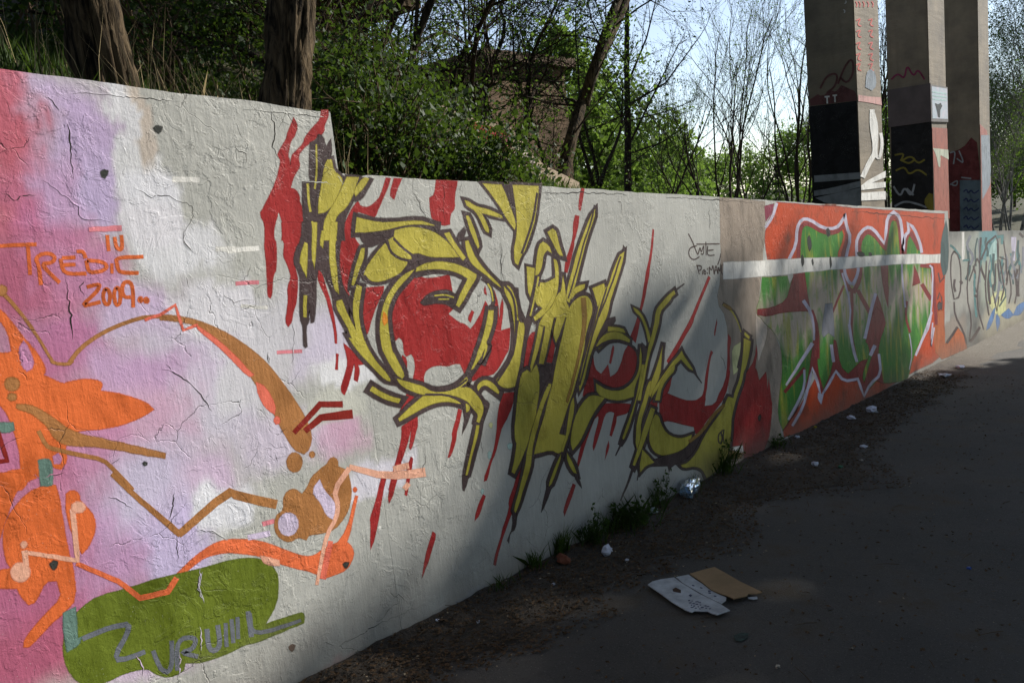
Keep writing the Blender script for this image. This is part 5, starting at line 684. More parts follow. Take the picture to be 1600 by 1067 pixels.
('teal_scribble_stroke','teal',11,[13232,1349,13640,1342,13636,1366,13227,1372]),
('teal_scribble_stroke','teal',11,[15784,1644,16086,1668,16078,1554,16336,1550,16346,1705,15728,1692]),
('teal_scribble_stroke','teal',11,[14951,1597,15259,1550,15367,1581,15056,1627]),
('blue_paint_patch','blue',1,[14788,201,14871,278,15008,341,15233,437,15402,486,15570,510,15442,386,15339,314,15170,249,15018,213]),
('blue_paint_patch','blue',1,[15565,276,15587,348,15678,388,15900,282,15930,208,15667,95]),
('blue_paint_patch','blue',1,[16013,335,16733,396,17248,236,16768,225,16455,250]),
('blue_paint_patch','blue',1,[17124,246,17516,365,17855,396,18330,404,18335,311,18207,254,17927,209,17631,208]),
('blue_paint_patch','tealpale',0,[15170,1484,15329,1556,15747,1648,15835,1480,15854,1312,15417,1283,15165,1338,15105,1400]),
('yellow_paint_patch','paleyellow',0,[14944,638,15415,740,15813,762,16503,714,16516,576,16482,440,16479,298,15785,356,15412,440]),
('purple_paint_patch','lilac2',0,[17055,1655,17559,1652,17514,1506,17410,1368,17371,1226,17179,1248,17125,1355,17061,1512]),
('orange_figure_shape','orange',1,[854,1464,879,1461,891,1461,901,1466,902,1494,901,1512,898,1533,891,1552,880,1569,875,1583,878,1600,891,1588,899,1579,907,1563,918,1541,928,1520,938,1498,954,1472,962,1456,968,1442,973,1426,977,1413,978,1403,976,1395,974,1388,970,1382,991,1368,1002,1360,1013,1352,1025,1348,1040,1351,1057,1352,1080,1353,1101,1350,1123,1344,1133,1337,1135,1332,1133,1324,1127,1309,1156,1300,1180,1292,1208,1279,1233,1266,1254,1254,1270,1242,1287,1223,1250,1208,1221,1200,1188,1193,1159,1190,1133,1190,1102,1190,1065,1195,1041,1196,1031,1194,1019,1188,1004,1178,996,1165,990,1148,988,1133,988,1117,983,1104,967,1088,954,1095,947,1103,945,1120,911,1123,907,1080,878,1075,867,1070,864,1065,858,1059,850,1052,834,1053,801,1061,808,1093,816,1106,823,1110,836,1112,860,1111,865,1146,867,1168,866,1189,865,1210,862,1238,857,1273,852,1292,840,1316,832,1333,836,1370,840,1392,846,1417,849,1440]),
('pink_figure_gap','pinklilac',2,[921,1460,925,1476,936,1491,941,1476,944,1462,948,1445,949,1430,946,1418,941,1409,929,1404,923,1415,920,1432]),
('pink_figure_gap','pinklilac',2,[955,1130,968,1135,972,1125,972,1117,966,1106,954,1108]),
('orange_figure_shape','orange',1,[792,1113,817,1108,843,1102,868,1095,846,1064,825,1037,810,1011,798,987,785,963,774,940,762,916,752,894,756,918,761,942,766,967,771,990,774,1016,780,1039,783,1066,788,1086]),
('orange_figure_shape','orange',1,[901,1043,921,1045,941,1040,944,1011,944,979,942,950,942,918,940,882,940,846,940,810,943,786,942,748,940,721,937,694,925,661,906,648,884,634,858,622,830,603,798,581,779,571,770,574,775,592,793,611,825,637,855,658,884,676,898,697,897,721,896,736,893,746,869,753,851,742,832,714,819,700,806,698,795,723,789,738,785,759,758,769,731,778,734,802,740,824,760,824,780,823,774,848,773,872,775,902,780,928,787,950,797,970,811,988,829,1006,852,1025,875,1038]),
('orange_figure_shape','orange',1,[970,1006,983,1011,992,1008,999,1002,1003,991,1001,979,1006,967,1014,954,1022,940,1031,921,1034,900,1031,877,1023,856,1008,834,995,818,980,805,973,834,968,861,962,896,960,929,961,961]),
('ochre_figure_dot','ochre',2,[900,1368,898,1364,897,1360,895,1357,892,1354,889,1352,884,1351,881,1350,877,1351,873,1352,870,1355,867,1357,866,1361,865,1366,865,1369,866,1374,866,1376,869,1380,872,1384,876,1386,879,1387,883,1387,887,1387,891,1385,894,1383,897,1381,899,1377,900,1373]),
('ochre_figure_dot','ochre',2,[885,1331,884,1328,884,1327,883,1325,881,1324,879,1322,877,1322,874,1322,872,1322,870,1323,869,1324,867,1326,866,1327,865,1330,866,1331,866,1333,867,1335,868,1337,870,1339,871,1339,873,1339,876,1340,878,1339,880,1338,882,1338,883,1336,884,1334,885,1332]),
('ochre_figure_swoosh','ochre',2,[882,1305,905,1301,922,1294,939,1282,955,1267,983,1236,1006,1209,1026,1194,1048,1180,1071,1169,1105,1156,1132,1141,1161,1131,1184,1118,1210,1107,1236,1094,1268,1079,1299,1064,1296,1050,1269,1062,1241,1071,1216,1083,1191,1092,1166,1105,1140,1114,1116,1123,1086,1135,1061,1142,1039,1147,1004,1157,986,1167,975,1179,965,1194,959,1215,952,1232,942,1246,932,1259,920,1273,905,1283,890,1291,882,1298]),
('ochre_figure_line','ochre',12,[922,1216,932,1177,941,1159,952,1151,975,1139,1002,1125,1030,1112,1052,1102,1076,1092,1098,1076,1112,1055,1131,1024,1148,995,1165,964,1175,970,1158,1000,1140,1030,1121,1061,1105,1084,1081,1102,1056,1113,1034,1123,1006,1136,979,1149,956,1161,948,1166,941,1180,931,1219]),
('ochre_figure_line','ochre',12,[1109,1033,1123,1011,1138,988,1153,964,1168,943,1184,918,1200,898,1214,877,1229,856,1245,834,1260,813,1276,789,1293,767,1308,780,1291,800,1276,824,1259,844,1243,866,1227,887,1212,908,1196,928,1180,951,1164,973,1148,996,1134,1018,1118,1040]),
('ochre_figure_line','ochre',12,[1300,764,1323,773,1344,785,1366,794,1387,806,1411,817,1434,828,1455,839,1485,848,1511,857,1518,847,1564,822,1592,808,1621,792,1652,778,1682,763,1696,794,1665,808,1635,822,1606,836,1578,850,1533,873,1509,889,1473,876,1442,865,1419,853,1397,841,1374,830,1352,818,1331,808,1310,796,1289,786]),
('ochre_figure_line','ochre',12,[892,1652,906,1632,919,1612,931,1591,947,1562,961,1530,969,1510,977,1491,985,1468,993,1444,1002,1420,1007,1423,999,1446,991,1470,983,1494,975,1513,968,1534,953,1566,938,1596,926,1618,913,1638,899,1658]),
('ochre_figure_line','ochre',12,[997,1433,1000,1418,1014,1410,1037,1405,1053,1405,1065,1414,1060,1421,1051,1414,1038,1413,1016,1418,1007,1424,1004,1435]),
('ochre_figure_line','ochre',12,[1055,1408,1083,1438,1111,1459,1150,1481,1190,1498,1234,1512,1273,1522,1307,1528,1347,1528,1392,1522,1430,1514,1472,1500,1476,1509,1433,1524,1395,1532,1348,1538,1307,1538,1272,1532,1232,1522,1188,1508,1146,1490,1106,1468,1077,1446,1048,1416]),
('ochre_figure_dot','ochre',2,[917,1648,917,1645,915,1642,914,1639,912,1637,909,1635,907,1634,904,1633,900,1634,898,1635,896,1636,894,1638,893,1641,892,1643,891,1646,892,1649,893,1652,895,1654,898,1656,900,1659,902,1660,906,1659,908,1661,911,1659,913,1658,916,1656,917,1653,917,1651]),
('ochre_figure_swoosh','ochre',2,[1366,1534,1402,1531,1433,1524,1471,1514,1511,1498,1551,1478,1591,1455,1629,1428,1667,1397,1703,1364,1735,1329,1763,1291,1789,1249,1808,1217,1826,1186,1842,1154,1859,1121,1876,1078,1888,1035,1888,1000,1876,972,1863,957,1844,947,1811,967,1794,991,1778,1027,1762,1064,1750,1103,1734,1139,1717,1174,1701,1207,1688,1241,1672,1273,1657,1306,1636,1339,1612,1372,1589,1402,1566,1428,1536,1453,1504,1479,1469,1498,1431,1509,1400,1516,1362,1522]),
('dark_red_figure_line','darkred',13,[1819,1030,1846,1048,1876,1065,1904,1083,1932,1101,1956,1117,1988,1111,2022,1105,2060,1098,2064,1122,2026,1127,1992,1132,1949,1140,1917,1118,1889,1099,1862,1080,1833,1062,1807,1044]),
('dark_red_figure_line','darkred',13,[1869,1025,1912,1043,1952,1061,1986,1057,2023,1052,2063,1048,2104,1043,2106,1079,2064,1082,2024,1083,1987,1085,1943,1087,1898,1063,1857,1044]),
('ochre_figure_dot','ochre',2,[1829,920,1827,911,1824,904,1819,897,1814,891,1807,887,1801,885,1793,886,1786,887,1778,891,1772,896,1768,902,1764,909,1762,917,1763,926,1762,934,1767,940,1771,947,1778,953,1783,955,1790,959,1797,958,1806,957,1812,953,1818,949,1823,942,1827,935,1829,927]),
('ochre_figure_dot','ochre',2,[1891,934,1889,930,1888,930,1888,928,1885,926,1884,926,1882,925,1878,926,1877,925,1874,926,1873,928,1871,930,1871,931,1869,934,1868,937,1870,938,1871,941,1871,943,1873,943,1875,945,1879,945,1880,945,1882,945,1886,944,1886,944,1888,941,1890,938,1891,935]),
('coral_figure_line','coral',13,[1311,1520,1338,1528,1366,1533,1396,1548,1422,1562,1425,1536,1429,1506,1435,1474,1467,1481,1494,1488,1493,1495,1465,1488,1441,1481,1437,1508,1432,1538,1427,1571,1393,1554,1364,1540,1337,1535,1309,1527]),
('coral_figure_highlight','coral',3,[1487,1488,1508,1472,1531,1453,1561,1425,1585,1400,1606,1375,1630,1347,1653,1313,1679,1285,1662,1284,1643,1302,1621,1331,1602,1356,1567,1399,1540,1428,1510,1458,1494,1476]),
('coral_figure_highlight','coral',3,[1685,1256,1713,1237,1729,1212,1742,1175,1747,1148,1742,1125,1718,1147,1703,1168,1693,1195,1687,1219]),
('coral_figure_highlight','coral',3,[1757,1100,1758,1096,1757,1093,1755,1091,1753,1090,1752,1088,1748,1088,1746,1087,1742,1088,1741,1088,1739,1090,1739,1092,1737,1095,1736,1098,1737,1100,1736,1103,1738,1105,1739,1107,1740,1109,1743,1111,1745,1112,1748,1112,1751,1112,1753,1110,1755,1108,1755,1107,1757,1104,1758,1101]),
('ochre_figure_shape','ochre',2,[1936,876,1947,883,1955,892,1964,899,1980,900,1992,890,1996,878,1994,858,2026,839,2039,814,2043,774,2042,740,2033,708,2020,680,2002,656,1977,634,1945,615,1913,607,1881,609,1851,613,1826,618,1807,618,1795,604,1770,622,1751,625,1731,620,1711,623,1694,635,1678,652,1668,674,1666,696,1673,721,1685,737,1708,745,1719,760,1721,782,1726,797,1738,811,1753,817,1769,818,1784,811,1806,788,1828,802,1843,817,1856,837,1875,851,1899,862,1919,871]),
('lilac_figure_gap','lilacgap',3,[1896,826,1904,792,1916,767,1938,737,1951,711,1953,688,1948,669,1932,652,1911,672,1901,692,1894,716,1884,741,1869,763,1861,780,1864,793,1873,807]),
('lilac_figure_gap','lilacgap',3,[1767,681,1766,671,1762,662,1755,656,1749,650,1741,646,1732,645,1723,645,1714,648,1704,653,1697,659,1691,666,1688,676,1684,687,1685,695,1686,704,1689,713,1694,720,1702,726,1709,730,1719,732,1727,731,1738,728,1746,724,1754,717,1761,709,1764,700,1768,690]),
('salmon_figure_line','salmon',14,[2041,848,2006,820,1971,792,1950,754,1955,717,1953,689,1944,665,1928,642,1902,618,1877,582,1860,547,1845,510,1831,477,1817,444,1804,411,1816,405,1830,438,1844,470,1859,503,1875,539,1892,573,1916,607,1942,630,1962,656,1973,683,1976,715,1971,747,1990,779,2023,804,2059,832]),
('salmon_figure_line','salmon',14,[2046,836,2080,819,2114,802,2147,786,2185,766,2238,750,2292,733,2334,727,2377,718,2421,711,2466,704,2464,746,2421,750,2378,755,2335,762,2296,765,2246,779,2196,792,2160,808,2126,823,2090,838,2055,854]),
('salmon_figure_line','salmon',14,[2284,768,2328,767,2374,764,2371,791,2324,793,2280,794]),
('salmon_figure_line','salmon',14,[2338,669,2368,688,2349,706,2319,688]),
('orange_figure_limb','orange3',1,[1215,586,1202,589,1182,605,1226,619,1248,630,1275,645,1316,668,1347,682,1384,695,1416,703,1447,704,1484,698,1526,685,1569,669,1612,647,1652,621,1686,596,1722,571,1759,547,1788,534,1807,530,1829,530,1851,537,1880,542,1914,546,1942,547,1964,546,1984,534,2000,514,2008,494,2008,475,1997,455,1976,433,1948,422,1914,421,1882,422,1858,424,1835,435,1815,455,1783,478,1736,503,1681,537,1650,557,1619,580,1574,610,1538,627,1502,642,1465,657,1430,664,1395,667,1364,665,1339,656,1313,646,1291,633,1268,619,1246,601,1228,590]),
('orange_figure_limb','orange3',13,[954,775,972,759,990,742,1008,727,1027,710,1045,693,1064,677,1079,658,1093,638,1108,616,1125,593,1152,589,1175,586,1198,584,1226,580,1248,601,1267,620,1254,634,1235,616,1218,599,1198,602,1174,603,1152,606,1131,609,1119,625,1104,647,1089,667,1073,688,1053,704,1034,721,1015,738,997,752,979,769,960,785]),
('orange_figure_limb','orange3',1,[1928,539,1977,574,2011,618,2028,651,2044,685,2061,717,2071,714,2050,670,2031,628,2010,580,1993,552,1976,525]),
('orange_figure_limb','orange3',1,[2071,742,2071,740,2068,739,2068,737,2066,736,2065,736,2066,735,2062,735,2062,736,2059,736,2058,738,2057,739,2055,740,2056,743,2055,745,2054,746,2055,747,2057,749,2057,749,2059,750,2061,751,2063,751,2065,750,2068,749,2068,749,2069,747,2069,746,2070,743]),
('coral_figure_line','coral',13,[1896,568,1883,540,1869,514,1856,485,1842,459,1830,429,1856,416,1866,446,1879,472,1891,502,1904,529,1916,559]),
('salmon_figure_patch','salmon',3,[1586,602,1623,582,1660,559,1661,541,1618,558,1598,574]),
('olive_paint_cloud','olive',1,[1173,646,1203,644,1232,641,1259,639,1289,635,1318,632,1355,629,1390,627,1446,625,1497,618,1539,608,1572,595,1593,581,1615,560,1634,534,1643,508,1642,480,1636,450,1628,418,1607,384,1584,360,1562,335,1600,333,1640,329,1678,326,1722,321,1729,314,1731,302,1726,279,1693,279,1661,282,1629,280,1596,282,1566,282,1532,282,1501,286,1474,292,1450,293,1427,290,1387,289,1330,293,1286,300,1237,320,1225,297,1209,292,1184,293,1163,301,1145,315,1129,330,1115,350,1090,362,1055,369,1021,371,988,368,958,370,929,376,906,392,889,416,878,443,872,473,871,503,875,533,883,562,895,587,912,608,937,626,962,639,987,648,1030,651,1063,647,1095,647,1126,645]),
('slate_lettering','slate',12,[932,527,955,529,980,530,1006,531,1021,530,1031,529,1049,526,1068,522,1066,522,1064,510,1050,490,1025,464,1013,441,1018,417,1045,409,1078,407,1112,407,1110,422,1076,422,1045,424,1026,432,1026,435,1036,452,1060,479,1076,501,1083,519,1072,537,1049,541,1031,544,1020,545,1004,546,977,545,952,544,929,542]),
('teal_paint_block','tealgrey',2,[893,636,929,642,924,617,922,592,918,567,915,541,928,543,919,526,907,519,882,511,883,554,885,585,889,610]),
('slate_lettering','slate',12,[1131,407,1136,374,1139,358,1142,347,1144,338,1147,331,1151,325,1155,319,1160,314,1166,309,1174,307,1180,309,1186,313,1190,319,1193,325,1196,331,1198,338,1200,345,1202,354,1205,370,1211,413,1198,418,1192,375,1189,360,1187,352,1186,346,1184,340,1181,334,1178,329,1175,324,1173,323,1171,322,1170,323,1167,325,1164,328,1161,332,1158,336,1156,341,1154,348,1152,358,1149,374,1143,407]),
('slate_lettering','slate',12,[1212,302,1217,333,1221,364,1229,389,1238,398,1248,400,1264,396,1275,390,1279,386,1279,386,1278,381,1275,375,1272,372,1269,369,1267,368,1262,366,1256,366,1249,366,1239,368,1228,362,1236,349,1249,339,1283,316,1288,328,1255,351,1244,360,1246,355,1242,353,1251,352,1259,351,1267,352,1273,353,1279,356,1283,360,1287,365,1291,372,1294,382,1290,394,1280,403,1266,410,1246,415,1230,411,1217,398,1208,370,1203,338,1199,307]),
('slate_lettering','slate',12,[1326,410,1322,362,1323,339,1329,323,1342,312,1357,310,1370,316,1378,329,1382,353,1384,404,1368,408,1366,358,1362,337,1357,330,1352,327,1345,329,1342,331,1339,338,1338,358,1342,405]),
('slate_lettering','slate',12,[1400,404,1396,374,1392,346,1388,316,1402,311,1405,341,1409,370,1413,399]),
('slate_lettering','slate',12,[1424,409,1422,379,1419,350,1416,320,1430,315,1433,346,1436,375,1438,405]),
('slate_lettering','slate',12,[1448,408,1445,381,1441,355,1438,327,1451,322,1454,350,1459,376,1462,404]),
('slate_lettering','slate',12,[1494,405,1493,375,1489,345,1488,314,1506,308,1508,339,1511,370,1513,400]),
('slate_lettering','slate',12,[1492,414,1490,386,1490,354,1504,323,1535,306,1589,295,1620,294,1651,291,1684,289,1715,288,1713,299,1681,301,1649,304,1618,308,1588,310,1536,320,1515,332,1506,354,1507,381,1509,409]),
('salmon_figure_line','salmon',14,[970,955,968,931,966,907,964,883,962,860,960,837,958,813,958,796,944,804,923,814,903,826,883,834,864,845,845,854,826,863,823,854,842,844,861,835,880,824,899,815,919,803,940,792,966,781,971,810,973,834,975,857,978,881,980,905,982,929,984,952]),
('salmon_figure_dot','salmon',4,[1014,952,1013,949,1011,946,1009,944,1005,940,1002,939,998,939,994,940,990,941,986,942,984,945,981,948,978,952,977,954,977,958,978,961,979,965,981,967,984,969,988,970,992,971,996,971,1000,969,1004,968,1007,966,1009,963,1012,959,1012,956]),
('salmon_figure_dot','salmon',4,[824,799,823,792,821,787,818,783,813,779,809,777,804,776,799,776,794,777,789,781,784,785,782,790,779,796,779,803,778,808,779,814,781,819,785,824,789,828,793,831,798,831,803,831,808,829,813,826,817,822,820,818,823,811,824,805]),
('salmon_figure_line','salmon',14,[816,866,815,842,813,818,826,815,828,839,830,864]),
('salmon_figure_dot','salmon',4,[830,882,831,881,830,879,829,879,828,878,827,876,826,876,824,875,822,876,822,877,820,878,820,879,820,882,820,883,819,884,820,886,820,887,821,889,822,890,823,891,824,891,825,891,827,891,828,890,829,888,830,888,830,886,830,884]),
('teal_paint_block','tealgrey',2,[911,1127,929,1126,937,1123,941,1117,942,1098,938,1066,933,1046,930,1045,921,1045,905,1049,907,1075,910,1101]),
('teal_paint_block','tealgrey',2,[819,1261,841,1257,863,1254,861,1234,847,1230,836,1232,815,1236]),
('dark_red_figure_line','darkred',13,[814,1241,817,1218,819,1193,821,1169,824,1151,802,1153,802,1142,832,1140,831,1171,828,1195,826,1219,824,1243]),
('orange_lettering','orange',13,[917,1772,938,1773,959,1774,980,1774,1001,1775,1023,1775,1025,1784,1003,1784,982,1783,960,1783,939,1781,918,1780]),
('orange_lettering','orange',13,[996,1779,994,1757,991,1734,989,1711,986,1689,994,1689,997,1711,999,1734,1002,1758,1004,1780]),
('orange_lettering','orange',13,[1019,1657,1022,1693,1022,1710,1022,1718,1022,1722,1021,1726,1020,1730,1020,1732,1020,1733,1020,1735,1021,1736,1024,1739,1026,1741,1029,1743,1031,1744,1034,1745,1036,1746,1040,1746,1043,1747,1046,1747,1050,1747,1053,1746,1055,1746,1057,1745,1059,1744,1060,1743,1062,1741,1063,1739,1064,1737,1064,1736,1063,1735,1062,1733,1060,1732,1058,1730,1056,1729,1054,1728,1051,1727,1046,1727,1041,1726,1033,1725,1027,1716,1030,1707,1040,1692,1052,1675,1065,1658,1072,1665,1059,1681,1047,1698,1038,1712,1037,1718,1036,1717,1040,1717,1046,1718,1051,1718,1055,1720,1059,1721,1062,1723,1065,1725,1068,1728,1070,1731,1072,1736,1072,1740,1071,1744,1069,1747,1067,1750,1064,1752,1062,1754,1058,1755,1055,1755,1052,1756,1048,1756,1044,1756,1040,1755,1036,1754,1033,1754,1029,1752,1026,1750,1022,1748,1019,1745,1015,1742,1013,1738,1011,1734,1011,1729,1012,1726,1013,1723,1014,1720,1014,1716,1014,1709,1013,1692,1010,1657]),
('orange_lettering','orange',13,[1080,1734,1080,1707,1084,1693,1094,1685,1112,1682,1152,1681,1153,1691,1114,1691,1099,1694,1092,1699,1089,1709,1089,1735]),
('orange_lettering','orange',13,[1088,1732,1128,1733,1130,1742,1090,1741]),
('orange_lettering','orange',13,[1086,1710,1124,1711,1126,1720,1088,1720]),
('orange_lettering','orange',13,[1155,1726,1155,1704,1157,1693,1162,1687,1170,1684,1179,1685,1186,1685,1193,1686,1198,1687,1203,1688,1207,1690,1211,1692,1216,1695,1220,1699,1223,1703,1224,1709,1222,1714,1220,1717,1216,1720,1213,1723,1209,1725,1204,1726,1199,1728,1189,1729,1163,1732,1161,1722,1187,1720,1196,1718,1201,1717,1204,1716,1207,1714,1210,1713,1212,1710,1214,1708,1214,1707,1214,1706,1213,1705,1211,1702,1207,1700,1204,1698,1201,1697,1197,1696,1193,1695,1187,1695,1180,1694,1172,1694,1168,1695,1165,1698,1164,1706,1164,1727]),
('orange_lettering','orange',13,[1136,1751,1146,1751,1150,1750,1151,1749,1153,1745,1154,1733,1164,1736,1162,1748,1159,1755,1155,1759,1148,1760,1137,1760]),
('orange_lettering','orange',13,[1344,1739,1319,1738,1293,1739,1270,1737,1258,1734,1248,1727,1248,1715,1248,1708,1248,1704,1248,1701,1249,1698,1249,1695,1250,1692,1251,1689,1253,1686,1256,1684,1260,1682,1265,1680,1271,1679,1279,1678,1291,1677,1317,1676,1319,1686,1293,1687,1281,1688,1274,1689,1268,1690,1265,1691,1262,1692,1260,1693,1260,1694,1259,1696,1259,1698,1258,1700,1258,1703,1258,1706,1258,1710,1258,1716,1258,1723,1260,1725,1270,1728,1292,1729,1318,1728,1343,1729]),
('orange_lettering','orange',13,[1234,1806,1232,1781,1230,1755,1239,1756,1241,1782,1244,1806]),
('orange_lettering','orange',13,[1256,1799,1256,1778,1256,1767,1259,1761,1264,1756,1272,1754,1280,1758,1284,1766,1286,1779,1289,1806,1279,1805,1277,1778,1274,1768,1273,1765,1272,1764,1270,1765,1268,1767,1266,1771,1265,1780,1266,1800]),
('orange_lettering','orange',13,[1147,1639,1170,1644,1179,1645,1181,1644,1180,1645,1180,1644,1178,1640,1175,1636,1172,1633,1167,1628,1161,1623,1149,1613,1130,1599,1123,1591,1128,1581,1143,1583,1179,1589,1179,1599,1143,1592,1131,1593,1132,1589,1136,1592,1153,1606,1166,1616,1173,1622,1178,1626,1182,1631,1185,1636,1188,1640,1191,1647,1187,1653,1180,1654,1169,1653,1146,1648]),
('orange_lettering','orange',13,[1197,1636,1192,1627,1189,1622,1188,1618,1187,1614,1186,1610,1186,1606,1186,1602,1186,1597,1187,1591,1188,1586,1191,1582,1196,1580,1201,1580,1206,1583,1210,1587,1212,1593,1214,1599,1216,1604,1217,1608,1218,1612,1218,1616,1218,1619,1218,1622,1217,1625,1216,1628,1216,1630,1215,1632,1214,1634,1212,1635,1211,1637,1208,1638,1206,1638,1202,1639,1200,1629,1204,1629,1204,1629,1205,1629,1205,1628,1206,1628,1206,1627,1207,1625,1207,1624,1208,1622,1208,1620,1208,1618,1208,1615,1208,1613,1208,1609,1207,1605,1205,1600,1204,1595,1202,1592,1200,1590,1199,1590,1198,1590,1198,1590,1197,1591,1196,1594,1195,1599,1195,1603,1195,1607,1195,1610,1196,1613,1196,1616,1198,1619,1200,1623,1205,1632]),
('orange_lettering','orange',13,[1232,1638,1227,1629,1224,1624,1223,1620,1222,1616,1221,1612,1220,1607,1220,1602,1220,1596,1220,1589,1222,1583,1224,1578,1228,1575,1233,1577,1236,1578,1239,1580,1242,1583,1244,1586,1245,1590,1246,1594,1248,1598,1249,1604,1250,1610,1251,1614,1251,1618,1252,1621,1252,1624,1251,1627,1251,1630,1250,1632,1249,1634,1248,1636,1247,1638,1246,1639,1243,1640,1241,1641,1237,1641,1235,1632,1238,1631,1239,1631,1239,1631,1240,1631,1240,1630,1240,1629,1241,1628,1241,1626,1242,1625,1242,1622,1242,1620,1242,1617,1241,1614,1241,1611,1240,1605,1238,1599,1237,1596,1236,1592,1235,1590,1234,1588,1233,1587,1232,1586,1231,1586,1231,1586,1232,1585,1231,1587,1230,1591,1230,1597,1230,1603,1230,1607,1230,1611,1231,1614,1232,1618,1233,1621,1235,1626,1240,1634]),
('orange_lettering','orange',13,[1278,1608,1265,1608,1261,1611,1260,1615,1259,1623,1261,1635,1264,1642,1268,1647,1272,1648,1278,1648,1282,1645,1284,1637,1283,1616,1279,1593,1275,1569,1285,1569,1289,1592,1293,1616,1294,1638,1291,1651,1283,1658,1272,1658,1262,1654,1255,1646,1251,1636,1250,1623,1250,1612,1253,1604,1261,1599,1276,1598]),
('orange_lettering','orange',13,[1233,1715,1228,1683,1235,1682,1241,1715]),
('coral_figure_line','coral2',13,[1185,1818,1210,1819,1236,1818,1261,1820,1287,1820,1290,1836,1263,1835,1238,1832,1212,1832,1186,1829]),
('orange_lettering','orange',3,[1316,1593,1316,1591,1314,1590,1313,1588,1313,1587,1310,1586,1310,1585,1307,1585,1307,1585,1305,1585,1304,1586,1302,1588,1302,1588,1301,1590,1301,1592,1303,1594,1304,1596,1304,1598,1305,1598,1307,1600,1308,1600,1309,1600,1311,1601,1313,1600,1313,1599,1314,1598,1314,1597,1315,1594]),
('orange_lettering','orange',3,[1335,1590,1335,1588,1334,1586,1333,1585,1332,1584,1331,1582,1329,1581,1327,1582,1325,1583,1324,1582,1322,1583,1321,1583,1321,1586,1321,1588,1320,1589,1321,1592,1322,1592,1322,1593,1324,1596,1326,1596,1327,1597,1328,1598,1330,1597,1331,1597,1332,1596,1333,1594,1335,1594,1335,1592]),
('pale_paint_dash','white',11,[1490,1985,1522,1986,1556,1987,1589,1986,1593,2003,1560,2003,1526,2002,1494,2001]),
('pale_paint_dash','white',11,[1608,1746,1645,1745,1682,1744,1719,1743,1722,1759,1684,1760,1647,1760,1611,1761]),
('pale_paint_dash','coral2',11,[1665,1621,1696,1622,1728,1622,1761,1621,1763,1633,1729,1634,1697,1634,1666,1633]),
('pale_paint_dash','coral2',11,[1792,1352,1829,1350,1866,1347,1905,1344,1906,1355,1867,1358,1830,1361,1793,1363]),
('pale_paint_dash','white',11,[1671,1540,1708,1535,1743,1529,1782,1525,1785,1536,1745,1539,1711,1545,1674,1550]),
('pale_paint_dash','coral2',11,[1617,712,1669,710,1668,726,1615,728]),
('pale_paint_dash','lilacgap',11,[1549,677,1579,673,1610,669,1643,666,1641,687,1609,690,1579,693,1549,697]),
('pale_paint_dash','white',11,[1652,1739,1685,1739,1718,1743,1751,1743,1785,1745,1786,1762,1753,1760,1719,1759,1686,1756,1654,1755]),
('paint_chip','chip',4,[1456,2158,1467,2167,1473,2168,1486,2166,1481,2158,1477,2153,1470,2145,1464,2149,1460,2152]),
('paint_chip','chip',4,[1255,2004,1263,2010,1267,2012,1277,2010,1274,2002,1269,1996,1264,1988,1258,1991,1257,1996]),
('paint_chip','chip',4,[884,802,895,809,904,802,901,794,897,787,892,782,888,787,886,792]),
('paint_chip','chip',4,[1219,1048,1223,1051,1227,1050,1231,1048,1229,1045,1228,1042,1225,1040,1221,1044,1221,1047]),
('paint_chip','chip2',4,[1645,209,1652,212,1660,211,1670,204,1665,196,1661,192,1655,187,1651,192,1646,199]),
('paint_chip','white',4,[2155,547,2159,552,2161,555,2171,550,2169,544,2166,540,2161,535,2159,540,2158,544]),
('paint_chip','paleyellow',4,[2924,858,2928,864,2938,868,2949,860,2944,854,2942,848,2937,842,2932,848,2927,853]),
('paint_chip','tealpale',4,[3042,730,3054,735,3065,734,3078,728,3073,720,3070,714,3062,707,3050,712,3046,719]),
('paint_chip','tealpale',4,[2893,712,2892,720,2903,728,2917,719,2909,707,2910,700,2903,693,2895,696,2891,704]),
('paint_chip','tealpale',4,[2812,546,2814,548,2820,554,2831,547,2827,540,2825,535,2821,530,2815,534,2815,538]),
('paint_chip','chip',4,[6043,331,6042,338,6065,348,6094,336,6081,325,6078,316,6066,303,6050,311,6040,320]),
('paint_chip','chip',4,[6052,333,6061,339,6078,351,6091,341,6096,325,6082,318,6074,303,6060,316,6055,323]),
('paint_chip','chip',4,[1949,450,1959,453,1966,452,1979,446,1972,439,1969,434,1963,430,1955,435,1952,441])]
